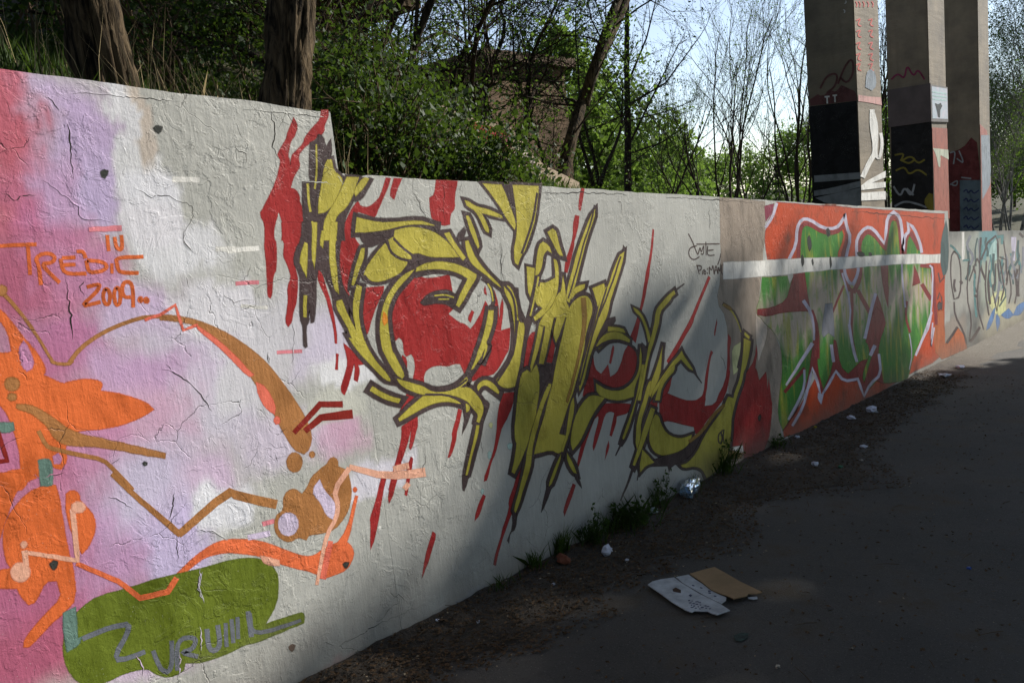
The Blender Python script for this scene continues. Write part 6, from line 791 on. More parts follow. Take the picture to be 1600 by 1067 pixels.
CRACKS = [
[951,1937,961,1927,970,1928,976,1924,980,1916,986,1910,997,1912,1005,1922,1014,1924,1025,1925,1031,1927,1042,1926,1050,1927],
[1076,1973,1083,1968,1091,1964,1096,1956,1106,1950,1115,1942,1120,1933,1125,1928,1132,1927,1142,1920,1146,1911,1154,1902,1168,1894,1164,1884,1163,1868,1169,1859,1179,1854,1193,1853,1205,1853,1215,1854,1225,1857,1236,1852,1248,1850,1262,1846,1270,1841],
[1356,1958,1362,1954,1375,1950,1386,1945,1395,1935,1406,1929,1419,1935,1430,1938,1442,1935,1456,1938,1472,1936,1480,1930,1494,1921,1505,1919,1514,1915,1529,1916,1537,1905,1546,1904,1548,1891,1542,1880,1546,1871,1537,1859,1529,1846,1518,1835,1512,1827,1504,1815,1504,1806,1493,1790,1492,1779,1496,1770,1504,1757,1513,1749],
[1181,2148,1181,2137,1183,2128,1182,2121,1179,2108,1177,2097,1178,2086,1178,2079,1174,2067,1175,2057,1172,2046,1169,2035,1169,2024,1172,2011,1169,2002,1169,1993,1168,1980],
[1751,2128,1755,2115,1764,2104,1776,2105,1792,2099,1790,2083,1788,2066],
[1771,2207,1775,2195,1775,2187,1778,2174,1782,2164,1788,2153],
[1135,2223,1140,2221,1149,2213,1153,2202,1158,2195,1164,2187],
[1213,2243,1225,2245,1236,2248,1244,2248,1254,2250,1272,2250,1276,2249,1288,2250,1297,2250,1308,2250,1320,2253,1328,2252,1338,2252,1352,2250,1358,2252,1374,2250,1380,2255,1393,2251,1404,2255,1415,2251,1420,2254,1435,2255,1450,2254,1459,2258,1473,2257,1482,2255,1495,2253,1506,2259,1517,2256,1534,2259,1538,2257,1553,2258,1566,2259],
[1808,2258,1824,2259,1833,2259,1857,2261,1865,2262,1879,2262,1893,2260,1904,2260,1923,2260,1937,2262,1953,2262,1961,2263,1980,2265,1997,2260,2006,2264,2023,2262,2040,2260,2058,2265,2068,2264,2087,2268,2099,2264,2120,2264,2142,2263,2153,2266,2171,2266],
[1928,2260,1927,2248,1924,2233,1934,2224,1934,2210,1930,2197,1930,2182,1925,2168,1922,2158,1914,2146,1908,2131,1919,2122,1922,2104,1928,2092],
[2193,2039,2203,2033,2211,2016,2221,2008],
[2024,2002,2043,2007,2056,2007,2074,2008,2088,2005,2108,2007,2120,2006,2136,2009,2150,2002,2171,2003,2187,2006,2204,2002,2228,2007,2246,2004,2262,2005,2276,2005],
[2611,2038,2606,2010,2601,1992,2610,1978,2622,1966,2625,1953,2636,1944,2638,1930,2637,1914,2653,1896,2663,1888,2665,1873,2681,1859,2686,1849,2697,1833],
[3156,1754,3147,1739,3158,1719,3147,1703,3154,1689,3145,1665,3140,1647,3141,1633,3140,1612,3136,1602,3135,1581,3134,1560,3132,1543,3133,1527,3135,1511],
[2926,2034,2920,2026,2908,2008,2924,2002,2921,1986],
[2802,2046,2796,2026,2804,2017,2802,2004,2802,1984,2800,1967,2788,1954,2792,1937,2784,1926,2782,1907,2783,1888,2784,1883,2786,1864,2779,1849,2778,1834],
[4273,2004,4270,1983,4301,1981,4306,1951,4301,1919,4314,1896,4306,1884],
[5480,928,5467,895,5507,867,5523,829,5529,808,5517,784],
[1353,771,1365,766,1376,769,1393,756,1403,756,1419,750,1429,740,1442,725,1454,714,1462,701],
[1286,770,1286,757,1284,744,1279,732,1280,718,1280,711,1280,692],
[1354,617,1349,610,1342,595,1337,586,1333,570,1323,562,1333,549,1329,535,1337,522,1341,506],
[1411,1322,1418,1309,1422,1303,1433,1287,1438,1278,1450,1261,1454,1255,1462,1245,1464,1236,1471,1221,1479,1212,1482,1203,1483,1193,1493,1179],
[1612,1594,1614,1584,1628,1576,1641,1569,1646,1558,1658,1561,1670,1564,1687,1566,1698,1567,1710,1564,1728,1565],
[1754,1363,1748,1339,1751,1323],
[1879,1464,1880,1444,1884,1428,1880,1414,1874,1403,1876,1386,1869,1375,1864,1364,1863,1348,1861,1337,1860,1323,1850,1309],
[1872,117,1890,118,1904,120,1917,120,1935,120,1944,121,1968,121,1985,124,2001,121,2018,125,2028,132,2050,130,2060,128,2080,130,2093,132,2108,135,2133,126,2146,130,2166,133,2186,126,2203,125,2216,127,2244,124,2253,131,2281,129,2290,123,2305,120,2329,123],
[1797,163,1813,158,1833,141,1845,131],
[2183,213,2201,217,2215,222,2232,202,2247,180],
[1348,632,1343,619,1345,610,1338,603,1334,586,1329,576,1329,565,1332,554,1333,540,1336,525,1341,515,1340,503],
[1090,966,1097,959,1112,954,1124,941,1130,937,1138,929,1140,921,1152,914,1160,904],
[1078,419,1082,401,1088,390,1089,372,1094,361,1091,348,1087,336],
[1307,922,1299,913,1301,906,1293,887,1294,880,1288,870,1282,856,1278,846,1270,838],
[1289,764,1283,746,1283,740,1284,722,1279,709,1282,696,1273,688,1275,672],
[1357,776,1367,768,1382,769,1393,757,1405,753,1414,746,1426,740,1437,730,1450,719,1455,716,1468,700],
[1310,426,1311,411,1309,400,1304,388,1306,374,1300,362,1301,353,1299,338],
[1224,364,1220,346,1223,338,1218,329,1208,318,1213,306,1209,292,1203,283,1202,271,1201,257],
[1142,1662,1136,1655,1125,1647,1126,1632,1130,1629,1135,1616],
[1089,1674,1087,1665,1090,1653,1087,1644,1089,1636,1084,1624,1081,1610,1088,1602,1083,1589,1081,1582,1080,1571,1086,1559,1080,1550,1078,1536,1078,1527,1078,1516,1078,1509,1077,1496,1075,1484],
[1507,1824,1498,1812,1496,1802,1494,1790,1496,1778,1504,1767,1513,1756,1518,1748],
[1480,1661,1483,1653,1482,1642,1484,1622],
[1356,1368,1366,1357,1370,1344,1380,1333,1389,1327,1402,1317,1407,1309,1416,1304,1426,1294,1434,1285],
[1115,1067,1130,1074,1140,1077,1149,1083],
[892,1087,897,1077,911,1070,919,1070,928,1070,935,1075,948,1071,961,1072,968,1073,976,1075],
[2478,833,2470,820,2478,799,2474,780,2473,768,2456,757,2449,737,2446,727],
[2847,794,2855,782,2848,766,2858,745,2851,728],
[1751,1357,1755,1339,1753,1321],
[5440,1974,5447,1947,5421,1935,5443,1910,5441,1890,5442,1858,5428,1835,5438,1815],
[4850,2022,4888,2023,4935,2027,4975,2023,5033,2030,5051,2023,5127,2034,5157,2022,5225,2029,5272,2023,5318,2033,5330,2027,5397,2022,5454,2025,5500,2022,5565,2032,5631,2023,5666,2028,5732,2016,5782,2024,5828,2026,5901,2026,5957,2024,6014,2026,6061,2016,6133,2023,6204,2017,6253,2017,6319,2019],
[3538,2015,3562,2011,3587,2016,3618,2012,3646,2015,3682,2014,3701,2017,3736,2018,3771,2015,3799,2022,3818,2024,3861,2022,3891,2030,3935,2027,3942,2023,3973,2021,4020,2030,4043,2025,4085,2027,4125,2030,4158,2023,4194,2026,4224,2025,4262,2033,4317,2032,4337,2027,4379,2026],
[3156,1753,3161,1734,3166,1723,3160,1698,3153,1683,3143,1663,3147,1647,3146,1629,3141,1609,3147,1594,3156,1569,3146,1557],
[1718,973,1719,957,1723,941],
[1696,1023,1709,1014,1716,1001,1728,994,1751,994,1768,992],
[1338,1357,1340,1352,1363,1346,1368,1343,1378,1337,1386,1330,1397,1324],
[2690,1833,2709,1828,2721,1806,2738,1797],
[8468,1980,8614,1989,8654,1977,8814,1993,8886,1985,8975,1989,9044,1979,9210,1976,9305,1985,9362,1972,9501,1973,9674,1973,9735,1977,9883,1969,9966,1975,10118,1968,10299,1966,10429,1967,10538,1968,10662,1955,10826,1956,10982,1950,11111,1947,11256,1961,11404,1962,11596,1940,11758,1958,11946,1946,12107,1946,12307,1946]]
def strip_poly(pts):
    n = len(pts)//2; return [Vector(p) for p in pts], [(i, i+1, 2*n-2-i, 2*n-1-i) for i in range(n-1)]
def flat_poly(pts):
    n = len(pts)
    r = delaunay_2d_cdt([Vector(p) for p in pts], [(i, (i+1) % n) for i in range(n)], [list(range(n))], 1, 1e-5)
    return r[0], r[2]
cnt = {}
for name, col, layer, flat in SHAPES:
    pts = [(flat[i]*.001, flat[i+1]*.001) for i in range(0, len(flat), 2)]
    v2, f2 = strip_poly(pts) if layer >= 10 else flat_poly(pts)
    strip = layer >= 10; layer %= 10; cnt[layer] = cnt.get(layer, 0)+1
    y = -(.00012+layer*.00009+cnt[layer]*.0000006)
    V = [(v.x, y, v.y-K*v.x) for v in v2]
    F = []
    for f in f2:
        a, b, c = (V[i] for i in f[:3])
        n_ = (b[0]-a[0])*(c[2]-a[2])-(b[2]-a[2])*(c[0]-a[0])
        F.append(tuple(f) if n_ > 0 else tuple(reversed(f)))
    if not F: continue
    n = len(pts); A_ = sum(pts[i-1][0]*pts[i][1]-pts[i][0]*pts[i-1][1] for i in range(n)); sg = 1 if A_ > 0 else -1; b0 = len(V); nf = len(F)
    wd = (.4 if strip else 1.0)*(.010 if col == 'dark' else .0075)*(1+max(0, pts[0][0]-2)/9)      # the sprayed edge thins out over a few millimetres
    for i in range(n):
        ax, az = pts[i-1]; bx_, bz = pts[(i+1) % n]; L = math.hypot(bx_-ax, bz-az) or 1; nx_, nz_ = (bz-az)/L*sg, -(bx_-ax)/L*sg
        x, z = pts[i]; V.append((x, y, z-K*x)); V.append((x+nx_*wd, y, z+nz_*wd-K*(x+nx_*wd)))
    for i in range(n):
        j = (i+1) % n; q = (b0+2*i, b0+2*j, b0+2*j+1, b0+2*i+1); F.append(q if sg < 0 else q[::-1])
    mist = MATS.get(col+'_overspray') or MATS['red_overspray' if col == 'orangered' else 'olive_overspray']
    ob = mesh_obj(name, V, F, MATS[col], root, False, [(1, 1, 1, 1)]*b0+[(1, 1, 1, 1), (0, 0, 0, 1)]*n); ob.data.materials.append(mist)
    ob.data.polygons.foreach_set('material_index', [0]*nf+[1]*(len(F)-nf))
# cracks with the lifted lip of the paint layers beside them
CRM = simple('crack_shadow_gap', (46, 42, 38), .95, .3, 30)
for k, cr in enumerate(CRACKS):
    pts = [(cr[i]*.001, cr[i+1]*.001) for i in range(0, len(cr), 2)]; rnd = random.Random(k)
    sc = max(1.0, pts[0][0]/3.2); yc = -.0003 if pts[0][0] < 2.2 else -.0008; V = []; F = []; LV = []; LF = []; LC = []
    for i, (x, z) in enumerate(pts):
        a = pts[max(0, i-1)]; b = pts[min(len(pts)-1, i+1)]; tx, tz = b[0]-a[0], b[1]-a[1]; L = math.hypot(tx, tz) or 1; nx_, nz_ = -tz/L, tx/L
        if nx_ < 0: nx_, nz_ = -nx_, -nz_
        if abs(nx_) < .3 and nz_ < 0: nx_, nz_ = -nx_, -nz_
        e = min(1, 4*min(i, len(pts)-1-i)/max(1, len(pts)-1)); w = (.0005+.0016*max(0, mnoise.noise(Vector((x*9, z*9, k+.5)))+.25))*sc*(.3+e); lift = .0013*e*max(0, mnoise.noise(Vector((x*14, z*14, k)))+.05)
        V += [(x-nx_*w, yc, z-nz_*w-K*(x-nx_*w)), (x+nx_*w, yc, z+nz_*w-K*(x+nx_*w))]
        wl = (.0015+.003*rnd.random())*(.4+e); x1, z1 = x+nx_*w, z+nz_*w; x2, z2 = x1+nx_*wl, z1+nz_*wl
        LV += [(x1, yc-.0001-lift, z1-K*x1), (x2, -.0002, z2-K*x2)]; cc = paint_at(x2, z2); LC += [(*cc, 1), (*cc, 1)]
        if i:
            n0 = 2*(i-1); q = (n0, n0+1, n0+3, n0+2)
            p_ = [V[t] for t in q]; s_ = (p_[1][0]-p_[0][0])*(p_[2][2]-p_[0][2])-(p_[1][2]-p_[0][2])*(p_[2][0]-p_[0][0])
            F.append(q if s_ > 0 else q[::-1]); LF.append(q if s_ > 0 else q[::-1])
    c_ = mesh_obj('crack', V, F, CRM, root)
    if pts[0][0] < 2.35 and k not in (2000,): mesh_obj('lifted_paint_edge', LV, LF, WALLM, c_, False, LC)

# ------------------------------------------------------------------ ground: path, verge, bank
def asphalt_mat():
    mt, nt, bs = new_mat('asphalt'); p = pos_scaled(nt, (1, 1, 1))
    c = mixc(nt, mapr(nt, noise(nt, p, 1.3, 6, .6), .35, .65), (.050, .048, .045), (.074, .069, .063))
    c = mixc(nt, mapr(nt, noise(nt, p, 110, 3, .7), .60, .72), c, (.15, .14, .13)); c = mixc(nt, mapr(nt, noise(nt, p, 75, 4, .75), .58, .70), c, (.022, .021, .020))
    c = mixc(nt, mathn(nt, 'MULTIPLY', mapr(nt, noise(nt, p, 2.6, 8, .72), .53, .66), .8), c, (.062, .048, .033))
    nt.links.new(c, bs.inputs['Base Color']); bs.inputs['Roughness'].default_value = .85; bs.inputs['Specular IOR Level'].default_value = .25
    b = nd(nt, 'ShaderNodeBump', Strength=.9, Distance=.006); nt.links.new(mathn(nt, 'ADD', noise(nt, p, 120, 4, .7), mathn(nt, 'MULTIPLY', noise(nt, p, 9, 4), 1.2)), b.inputs['Height']); nt.links.new(b.outputs[0], bs.inputs['Normal'])
    return mt
def soil_mat():
    mt, nt, bs = new_mat('soil'); p = pos_scaled(nt, (1, 1, 1))
    c = mixc(nt, mapr(nt, noise(nt, p, 6, 8, .7), .35, .65), (.024, .018, .013), (.060, .046, .032))
    far = nt.nodes.new('ShaderNodeSeparateXYZ'); nt.links.new(p, far.inputs[0])
    c = mixc(nt, mapr(nt, far.outputs[0], 11.5, 13.5), c, (.11, .096, .076))      # pale sand gathers farther down the path
    c = mixc(nt, mapr(nt, noise(nt, p, 140, 3, .6), .60, .68), c, (.13, .11, .085))
    nt.links.new(c, bs.inputs['Base Color']); bs.inputs['Roughness'].default_value = .95
    b = nd(nt, 'ShaderNodeBump', Strength=1, Distance=.02); nt.links.new(noise(nt, p, 45, 7, .72), b.inputs['Height']); nt.links.new(b.outputs[0], bs.inputs['Normal'])
    return mt
ASPH = asphalt_mat(); SOIL = soil_mat()
def zpath(x): return -K*x if -20 < x < 60 else (-K*60-.01*(x-60) if x >= 60 else K*20)
xs = [-300, -100, -40, -20]+steps(-10, 50, 10)+[60, 90, 150, 400]; ys = [-300, -100, -40, -15, -6, -3, -1, .14]
V = [(x, y, zpath(x)) for x in xs for y in ys]; ny = len(ys)
F = [(i*ny+j, (i+1)*ny+j, (i+1)*ny+j+1, i*ny+j+1) for i in range(len(xs)-1) for j in range(ny-1)]
tag(mesh_obj('path', V, F, ASPH), kind='structure')['label'] = 'dark asphalt path sloping down beside the wall'
def verge_w(x):      # how far litter and soil reach out from the wall
    w = .47+.20*mnoise.fractal(Vector((x*1.1, 5, 1)), .9, 2, 4)+.12*mnoise.noise(Vector((x*5, 2, 2)))
    if x > 4.6: w += .32*math.exp(-((x-5.8)/.9)**2)
    return max(.22, w)
def verge_z(x, t, w):
    e = .004+.050*(1-t)**1.6+.020*max(0, mnoise.fractal(Vector((x*6, t*w*6, 3)), .8, 2, 4))*(1-t*.8)+.008*mnoise.noise(Vector((x*22, t*w*22, 9)))*(1-t)
    return max(.004, e) if t < .98 else -.01
xs = steps(-2, .8, .2)[:-1]+steps(.8, 9, .045)+steps(9.1, 30, .25); nt_ = 22; V = []; F = []
for x in xs:
    w = verge_w(x)
    for j in range(nt_): t = j/(nt_-1); V.append((x, .01-w*t-.01*0, -K*x+verge_z(x, t, w)))
for i in range(len(xs)-1):
    for j in range(nt_-1): a = i*nt_+j; F.append((a, a+1, a+nt_+1, a+nt_))
tag(mesh_obj('soil_verge', V, F, SOIL, None, True), kind='structure')['label'] = 'strip of dark soil gathered along the foot of the wall'
def smooth(a, b, x): t = max(0, min(1, (x-a)/(b-a))); return t*t*(3-2*t)
def bank_z(x, y):
    xx = max(-20, min(60, x)); base = -K*xx+(2.10 if x < 2.0 else 2.10-.33*smooth(2.0, 3.0, x))-.45*smooth(8, 14, x)
    rise = .42*(1-smooth(4.2, 9.5, x-.35*max(0, y-1))); yy = max(0, y-.3)
    z = base+rise*min(yy, 9)-.0*yy
    if x > 7: z -= .035*min(yy, 40)*smooth(7, 12, x)
    return z+.05*mnoise.fractal(Vector((x*.8, y*.8, 5)), 1, 2, 3)
BANKM = simple('bank_soil', (62, 50, 36), .95, .5, 5, .03, 30, rgb2=(48, 58, 26))
xs = [-120, -40, -15]+steps(-8, 14, .35)+steps(15, 40, 2)+[60, 100, 200, 400]; ys = [TH-.03, .4, .7]+steps(1, 8, .4)+[9, 11, 14, 20, 30, 60, 120, 300]
V = [(x, y, bank_z(x, y)) for x in xs for y in ys]; ny = len(ys)
F = [(i*ny+j, (i+1)*ny+j, (i+1)*ny+j+1, i*ny+j+1) for i in range(len(xs)-1) for j in range(ny-1)]
tag(mesh_obj('bank', V, F, BANKM, None, True), kind='structure')['label'] = 'overgrown earth bank held back by the wall'

# ------------------------------------------------------------------ concrete bridge pillars
def concrete_mat(name, a, b):
    mt, nt, bs = new_mat(name); p = pos_scaled(nt, (1, 1, 1))
    c = mixc(nt, mapr(nt, noise(nt, p, 1.2, 7, .65), .3, .7), lin(a), lin(b)); c = mixc(nt, mathn(nt, 'MULTIPLY', mapr(nt, noise(nt, pos_scaled(nt, (6, 6, .5)), 1, 5, .6), .5, .7), .4), c, lin((96, 84, 70)))
    nt.links.new(c, bs.inputs['Base Color']); bs.inputs['Roughness'].default_value = .85
    h_ = mathn(nt, 'ADD', noise(nt, p, 30, 6, .65), mathn(nt, 'MULTIPLY', noise(nt, pos_scaled(nt, (1, 1, 9)), 1.0, 2), 1.5))
    bb = nd(nt, 'ShaderNodeBump', Strength=.6, Distance=.01); nt.links.new(h_, bb.inputs['Height']); nt.links.new(bb.outputs[0], bs.inputs['Normal']); return mt
CONC = concrete_mat('pillar_concrete', (138, 125, 104), (94, 86, 73))
PILLARS = [(16.25, 2.2924, 'nearest concrete bridge pillar with black block and white stripes at its foot', 1.47), (21.45, 2.2924, 'middle concrete bridge pillar with a poster board fixed around it', 1.58), (26.84, 2.2924, 'farthest concrete bridge pillar with dark red patch and blue lettering', 1.42)]
PSHAPES = [
(0,'x','black_paint_block','black',1,[(0.885,2.9),(0.012,2.867),(0.011,0.829),(0.906,0.898)]),
(0,'x','red_paint_haze','redhaze',1,[(0.87,3.028),(0.707,3.104),(0.627,3.03),(0.498,3.15),(0.379,3.09),(0.274,3.192),(0.137,3.109),(0.045,3.049),(0.014,2.99),(0.012,2.874),(0.859,2.912)]),
(0,'x','red_scribble','redhaze',12,[(0.645,3.187),(0.57,3.309),(0.526,3.361),(0.487,3.386),(0.445,3.399),(0.4,3.4),(0.375,3.39),(0.364,3.372),(0.361,3.337),(0.373,3.283),(0.392,3.237),(0.417,3.2),(0.459,3.164),(0.552,3.113),(0.531,3.08),(0.436,3.133),(0.388,3.173),(0.359,3.217),(0.338,3.268),(0.325,3.329),(0.328,3.379),(0.355,3.418),(0.4,3.436),(0.456,3.435),(0.507,3.419),(0.553,3.389),(0.601,3.332),(0.677,3.208)]),
(0,'x','red_scribble','redhaze',12,[(0.316,3.213),(0.241,3.378),(0.2,3.458),(0.166,3.509),(0.132,3.551),(0.099,3.58),(0.084,3.584),(0.079,3.578),(0.068,3.541),(0.064,3.474),(0.069,3.414),(0.083,3.361),(0.105,3.314),(0.137,3.273),(0.165,3.253),(0.184,3.25),(0.211,3.267),(0.274,3.343),(0.301,3.323),(0.236,3.243),(0.189,3.212),(0.146,3.219),(0.11,3.246),(0.074,3.292),(0.049,3.345),(0.034,3.404),(0.029,3.469),(0.033,3.541),(0.046,3.592),(0.08,3.623),(0.121,3.612),(0.16,3.577),(0.196,3.533),(0.231,3.479),(0.274,3.397),(0.349,3.231)]),
(0,'x','red_scribble','redhaze',12,[(0.749,3.032),(0.608,3.032),(0.527,3.036),(0.459,3.046),(0.37,3.064),(0.21,3.105),(0.223,3.14),(0.383,3.1),(0.469,3.082),(0.535,3.073),(0.613,3.068),(0.753,3.068)]),
(0,'x','pale_paint_stripe','greystripe',2,[(0.854,1.606),(-0.005,1.577),(-0.005,1.459),(0.852,1.48)]),
(0,'x','pale_paint_stripe','greystripe',2,[(0.651,1.332),(0.431,1.357),(-0.003,1.422),(0.001,1.312),(0.312,1.256),(0.53,1.232),(0.873,1.219),(0.868,1.321)]),
(0,'x','pale_paint_stripe','greystripe',2,[(0.849,1.183),(0.002,1.296),(0.012,0.911),(0.476,1.018),(0.688,1.086)]),
(0,'x','white_lettering','white',12,[(0.585,3.017),(0.495,3.01),(0.496,3.039),(0.586,3.045)]),
(0,'x','white_lettering','white',12,[(0.555,3.026),(0.557,2.905),(0.528,2.901),(0.527,3.022)]),
(0,'x','white_lettering','white',12,[(0.437,3.017),(0.356,3.012),(0.358,3.04),(0.439,3.045)]),
(0,'x','white_lettering','white',12,[(0.412,3.027),(0.413,2.906),(0.385,2.903),(0.384,3.023)]),
(0,'x','white_scribble','white',12,[(0.141,4.646),(0.135,4.626),(0.135,4.619),(0.136,4.617),(0.141,4.614),(0.158,4.61),(0.152,4.595),(0.133,4.599),(0.124,4.605),(0.119,4.614),(0.12,4.627),(0.126,4.648)]),
(0,'x','white_scribble','white',12,[(0.184,4.499),(0.168,4.481),(0.163,4.473),(0.162,4.47),(0.165,4.464),(0.176,4.449),(0.163,4.438),(0.151,4.453),(0.146,4.465),(0.148,4.477),(0.156,4.489),(0.173,4.508)]),
(0,'y','red_scribble','redtag',11,[(0.102,4.271),(0.261,4.31),(0.292,4.314),(0.272,4.317),(0.256,4.3),(0.201,4.265),(0.171,4.237),(0.172,4.212),(0.233,4.199),(0.368,4.198),(0.396,4.223),(0.272,4.224),(0.248,4.23),(0.247,4.24),(0.27,4.263),(0.325,4.297),(0.356,4.322),(0.319,4.342),(0.234,4.329),(0.071,4.289)]),
(0,'y','red_scribble','redtag',11,[(0.821,4.343),(0.99,4.381),(1.023,4.385),(1.004,4.388),(0.987,4.369),(0.928,4.333),(0.896,4.303),(0.897,4.278),(0.964,4.265),(1.108,4.264),(1.137,4.29),(1.005,4.291),(0.979,4.297),(0.977,4.307),(1.003,4.331),(1.061,4.366),(1.094,4.393),(1.057,4.414),(0.965,4.401),(0.791,4.362)]),
(0,'y','red_scribble','redtag',11,[(0.078,4.076),(0.236,4.113),(0.267,4.117),(0.248,4.12),(0.231,4.103),(0.176,4.069),(0.146,4.04),(0.147,4.016),(0.209,4.002),(0.344,3.999),(0.371,4.024),(0.248,4.027),(0.223,4.033),(0.222,4.043),(0.246,4.065),(0.301,4.099),(0.332,4.125),(0.294,4.145),(0.209,4.132),(0.047,4.094)]),
(0,'y','red_scribble','redtag',11,[(0.797,4.14),(0.966,4.177),(0.998,4.181),(0.98,4.184),(0.962,4.165),(0.903,4.13),(0.871,4.1),(0.872,4.075),(0.939,4.061),(1.083,4.058),(1.113,4.084),(0.98,4.087),(0.954,4.093),(0.953,4.103),(0.978,4.127),(1.037,4.162),(1.069,4.188),(1.032,4.21),(0.94,4.198),(0.766,4.16)]),
(0,'y','red_scribble','redtag',11,[(0.051,3.86),(0.209,3.896),(0.24,3.9),(0.221,3.903),(0.204,3.886),(0.149,3.852),(0.119,3.824),(0.12,3.799),(0.182,3.785),(0.317,3.781),(0.344,3.805),(0.221,3.81),(0.196,3.816),(0.195,3.826),(0.219,3.848),(0.274,3.881),(0.304,3.907),(0.267,3.927),(0.182,3.916),(0.02,3.879)]),
(0,'y','red_scribble','redtag',11,[(0.77,3.917),(0.938,3.952),(0.97,3.956),(0.952,3.959),(0.935,3.941),(0.876,3.906),(0.844,3.876),(0.845,3.851),(0.911,3.836),(1.056,3.832),(1.085,3.857),(0.953,3.862),(0.927,3.868),(0.925,3.878),(0.951,3.902),(1.009,3.936),(1.042,3.962),(1.005,3.984),(0.913,3.973),(0.739,3.937)]),
(0,'y','red_scribble','redtag',11,[(0.026,3.664),(0.185,3.698),(0.216,3.702),(0.196,3.706),(0.18,3.688),(0.125,3.655),(0.094,3.627),(0.095,3.602),(0.157,3.587),(0.292,3.582),(0.319,3.606),(0.196,3.612),(0.172,3.618),(0.171,3.628),(0.194,3.65),(0.249,3.683),(0.28,3.708),(0.243,3.729),(0.158,3.718),(-0.005,3.683)]),
(0,'y','red_scribble','redtag',11,[(0.745,3.714),(0.914,3.748),(0.946,3.751),(0.927,3.754),(0.91,3.736),(0.851,3.702),(0.819,3.672),(0.82,3.647),(0.887,3.631),(1.031,3.626),(1.06,3.651),(0.928,3.657),(0.902,3.663),(0.901,3.674),(0.926,3.697),(0.985,3.731),(1.017,3.757),(0.98,3.779),(0.888,3.769),(0.714,3.734)]),
(0,'y','red_scribble','redtag',11,[(0.004,3.487),(0.162,3.52),(0.194,3.523),(0.174,3.527),(0.158,3.51),(0.103,3.478),(0.072,3.449),(0.073,3.425),(0.135,3.409),(0.27,3.402),(0.297,3.426),(0.174,3.433),(0.149,3.44),(0.148,3.45),(0.172,3.472),(0.227,3.504),(0.258,3.529),(0.221,3.551),(0.135,3.54),(-0.027,3.506)]),
(0,'y','red_scribble','redtag',11,[(0.722,3.531),(0.891,3.563),(0.923,3.566),(0.905,3.57),(0.887,3.552),(0.829,3.518),(0.797,3.489),(0.798,3.463),(0.864,3.447),(1.009,3.44),(1.038,3.465),(0.905,3.472),(0.879,3.478),(0.878,3.489),(0.903,3.512),(0.962,3.546),(0.994,3.572),(0.958,3.594),(0.865,3.585),(0.692,3.552)]),
(0,'y','red_scribble','redtag',11,[(0.077,4.608),(0.13,4.588),(0.147,4.577),(0.151,4.568),(0.143,4.553),(0.112,4.52),(0.172,4.521),(0.205,4.556),(0.215,4.575),(0.209,4.59),(0.186,4.604),(0.131,4.625)]),
(0,'y','red_scribble','redtag',11,[(0.255,4.628),(0.308,4.608),(0.326,4.597),(0.329,4.588),(0.322,4.572),(0.29,4.539),(0.351,4.54),(0.385,4.575),(0.395,4.595),(0.389,4.61),(0.365,4.624),(0.309,4.645)]),
(0,'y','red_scribble','redtag',11,[(0.487,4.653),(0.542,4.634),(0.56,4.622),(0.564,4.613),(0.557,4.598),(0.524,4.564),(0.586,4.565),(0.621,4.6),(0.631,4.62),(0.624,4.635),(0.6,4.65),(0.543,4.671)]),
(0,'y','red_scribble','redtag',11,[(0.752,4.683),(0.808,4.663),(0.827,4.651),(0.831,4.642),(0.823,4.626),(0.79,4.592),(0.854,4.593),(0.889,4.629),(0.9,4.649),(0.893,4.665),(0.868,4.679),(0.81,4.7)]),
(0,'y','red_scribble','redtag',11,[(1.024,4.713),(1.082,4.693),(1.101,4.681),(1.105,4.672),(1.097,4.656),(1.063,4.621),(1.129,4.623),(1.165,4.659),(1.175,4.679),(1.168,4.695),(1.143,4.71),(1.083,4.73)]),
(0,'y','red_paint_haze','redhaze2',1,[(0.05,2.977),(0.437,2.965),(0.778,2.962),(1.433,2.969),(1.473,2.817),(0.778,2.845),(0.423,2.855),(0.035,2.858)]),
(0,'y','blue_grey_smear','bluegrey',1,[(0.537,3.322),(0.624,3.41),(0.834,3.475),(1.066,3.432),(1.151,3.356),(1.164,3.232),(1.091,3.146),(0.854,3.076),(0.483,3.123)]),
(0,'y','white_paint_loop','white',12,[(0.688,2.724),(0.654,2.572),(0.647,2.483),(0.655,2.405),(0.683,2.304),(0.752,2.117),(0.769,2.004),(0.754,1.949),(0.718,1.911),(0.661,1.876),(0.572,1.838),(0.469,1.789),(0.309,1.707),(-0.031,1.504),(0.225,1.455),(0.571,1.659),(0.727,1.738),(0.824,1.784),(0.924,1.825),(1.006,1.876),(1.059,1.931),(1.077,2.002),(1.059,2.126),(0.986,2.316),(0.958,2.415),(0.95,2.488),(0.957,2.574),(0.991,2.726)]),
(0,'y','white_paint_loop','white',12,[(0.746,2.715),(0.882,2.566),(0.939,2.481),(0.964,2.408),(0.972,2.33),(0.957,2.206),(0.918,2.06),(0.875,1.966),(0.869,1.91),(0.889,1.862),(0.94,1.82),(1.042,1.784),(1.226,1.784),(1.309,1.824),(1.372,1.879),(1.43,1.955),(1.468,2.027),(1.486,2.094),(1.477,2.17),(1.424,2.292),(1.223,2.284),(1.273,2.165),(1.281,2.096),(1.265,2.035),(1.23,1.968),(1.176,1.896),(1.123,1.852),(1.084,1.841),(1.141,1.839),(1.114,1.849),(1.083,1.873),(1.067,1.91),(1.072,1.959),(1.115,2.054),(1.155,2.203),(1.17,2.331),(1.162,2.414),(1.134,2.493),(1.072,2.584),(0.932,2.735)]),
(0,'y','white_paint_stripe','white',2,[(-0.001,1.333),(0.372,1.406),(1.56,1.549),(1.545,1.418),(0.645,1.351),(1.535,1.331),(1.522,1.222),(-0.011,1.248)]),
(0,'y','white_paint_stripe','white',2,[(-0.017,1.199),(1.513,1.148),(1.508,0.981),(-0.035,1.056)]),
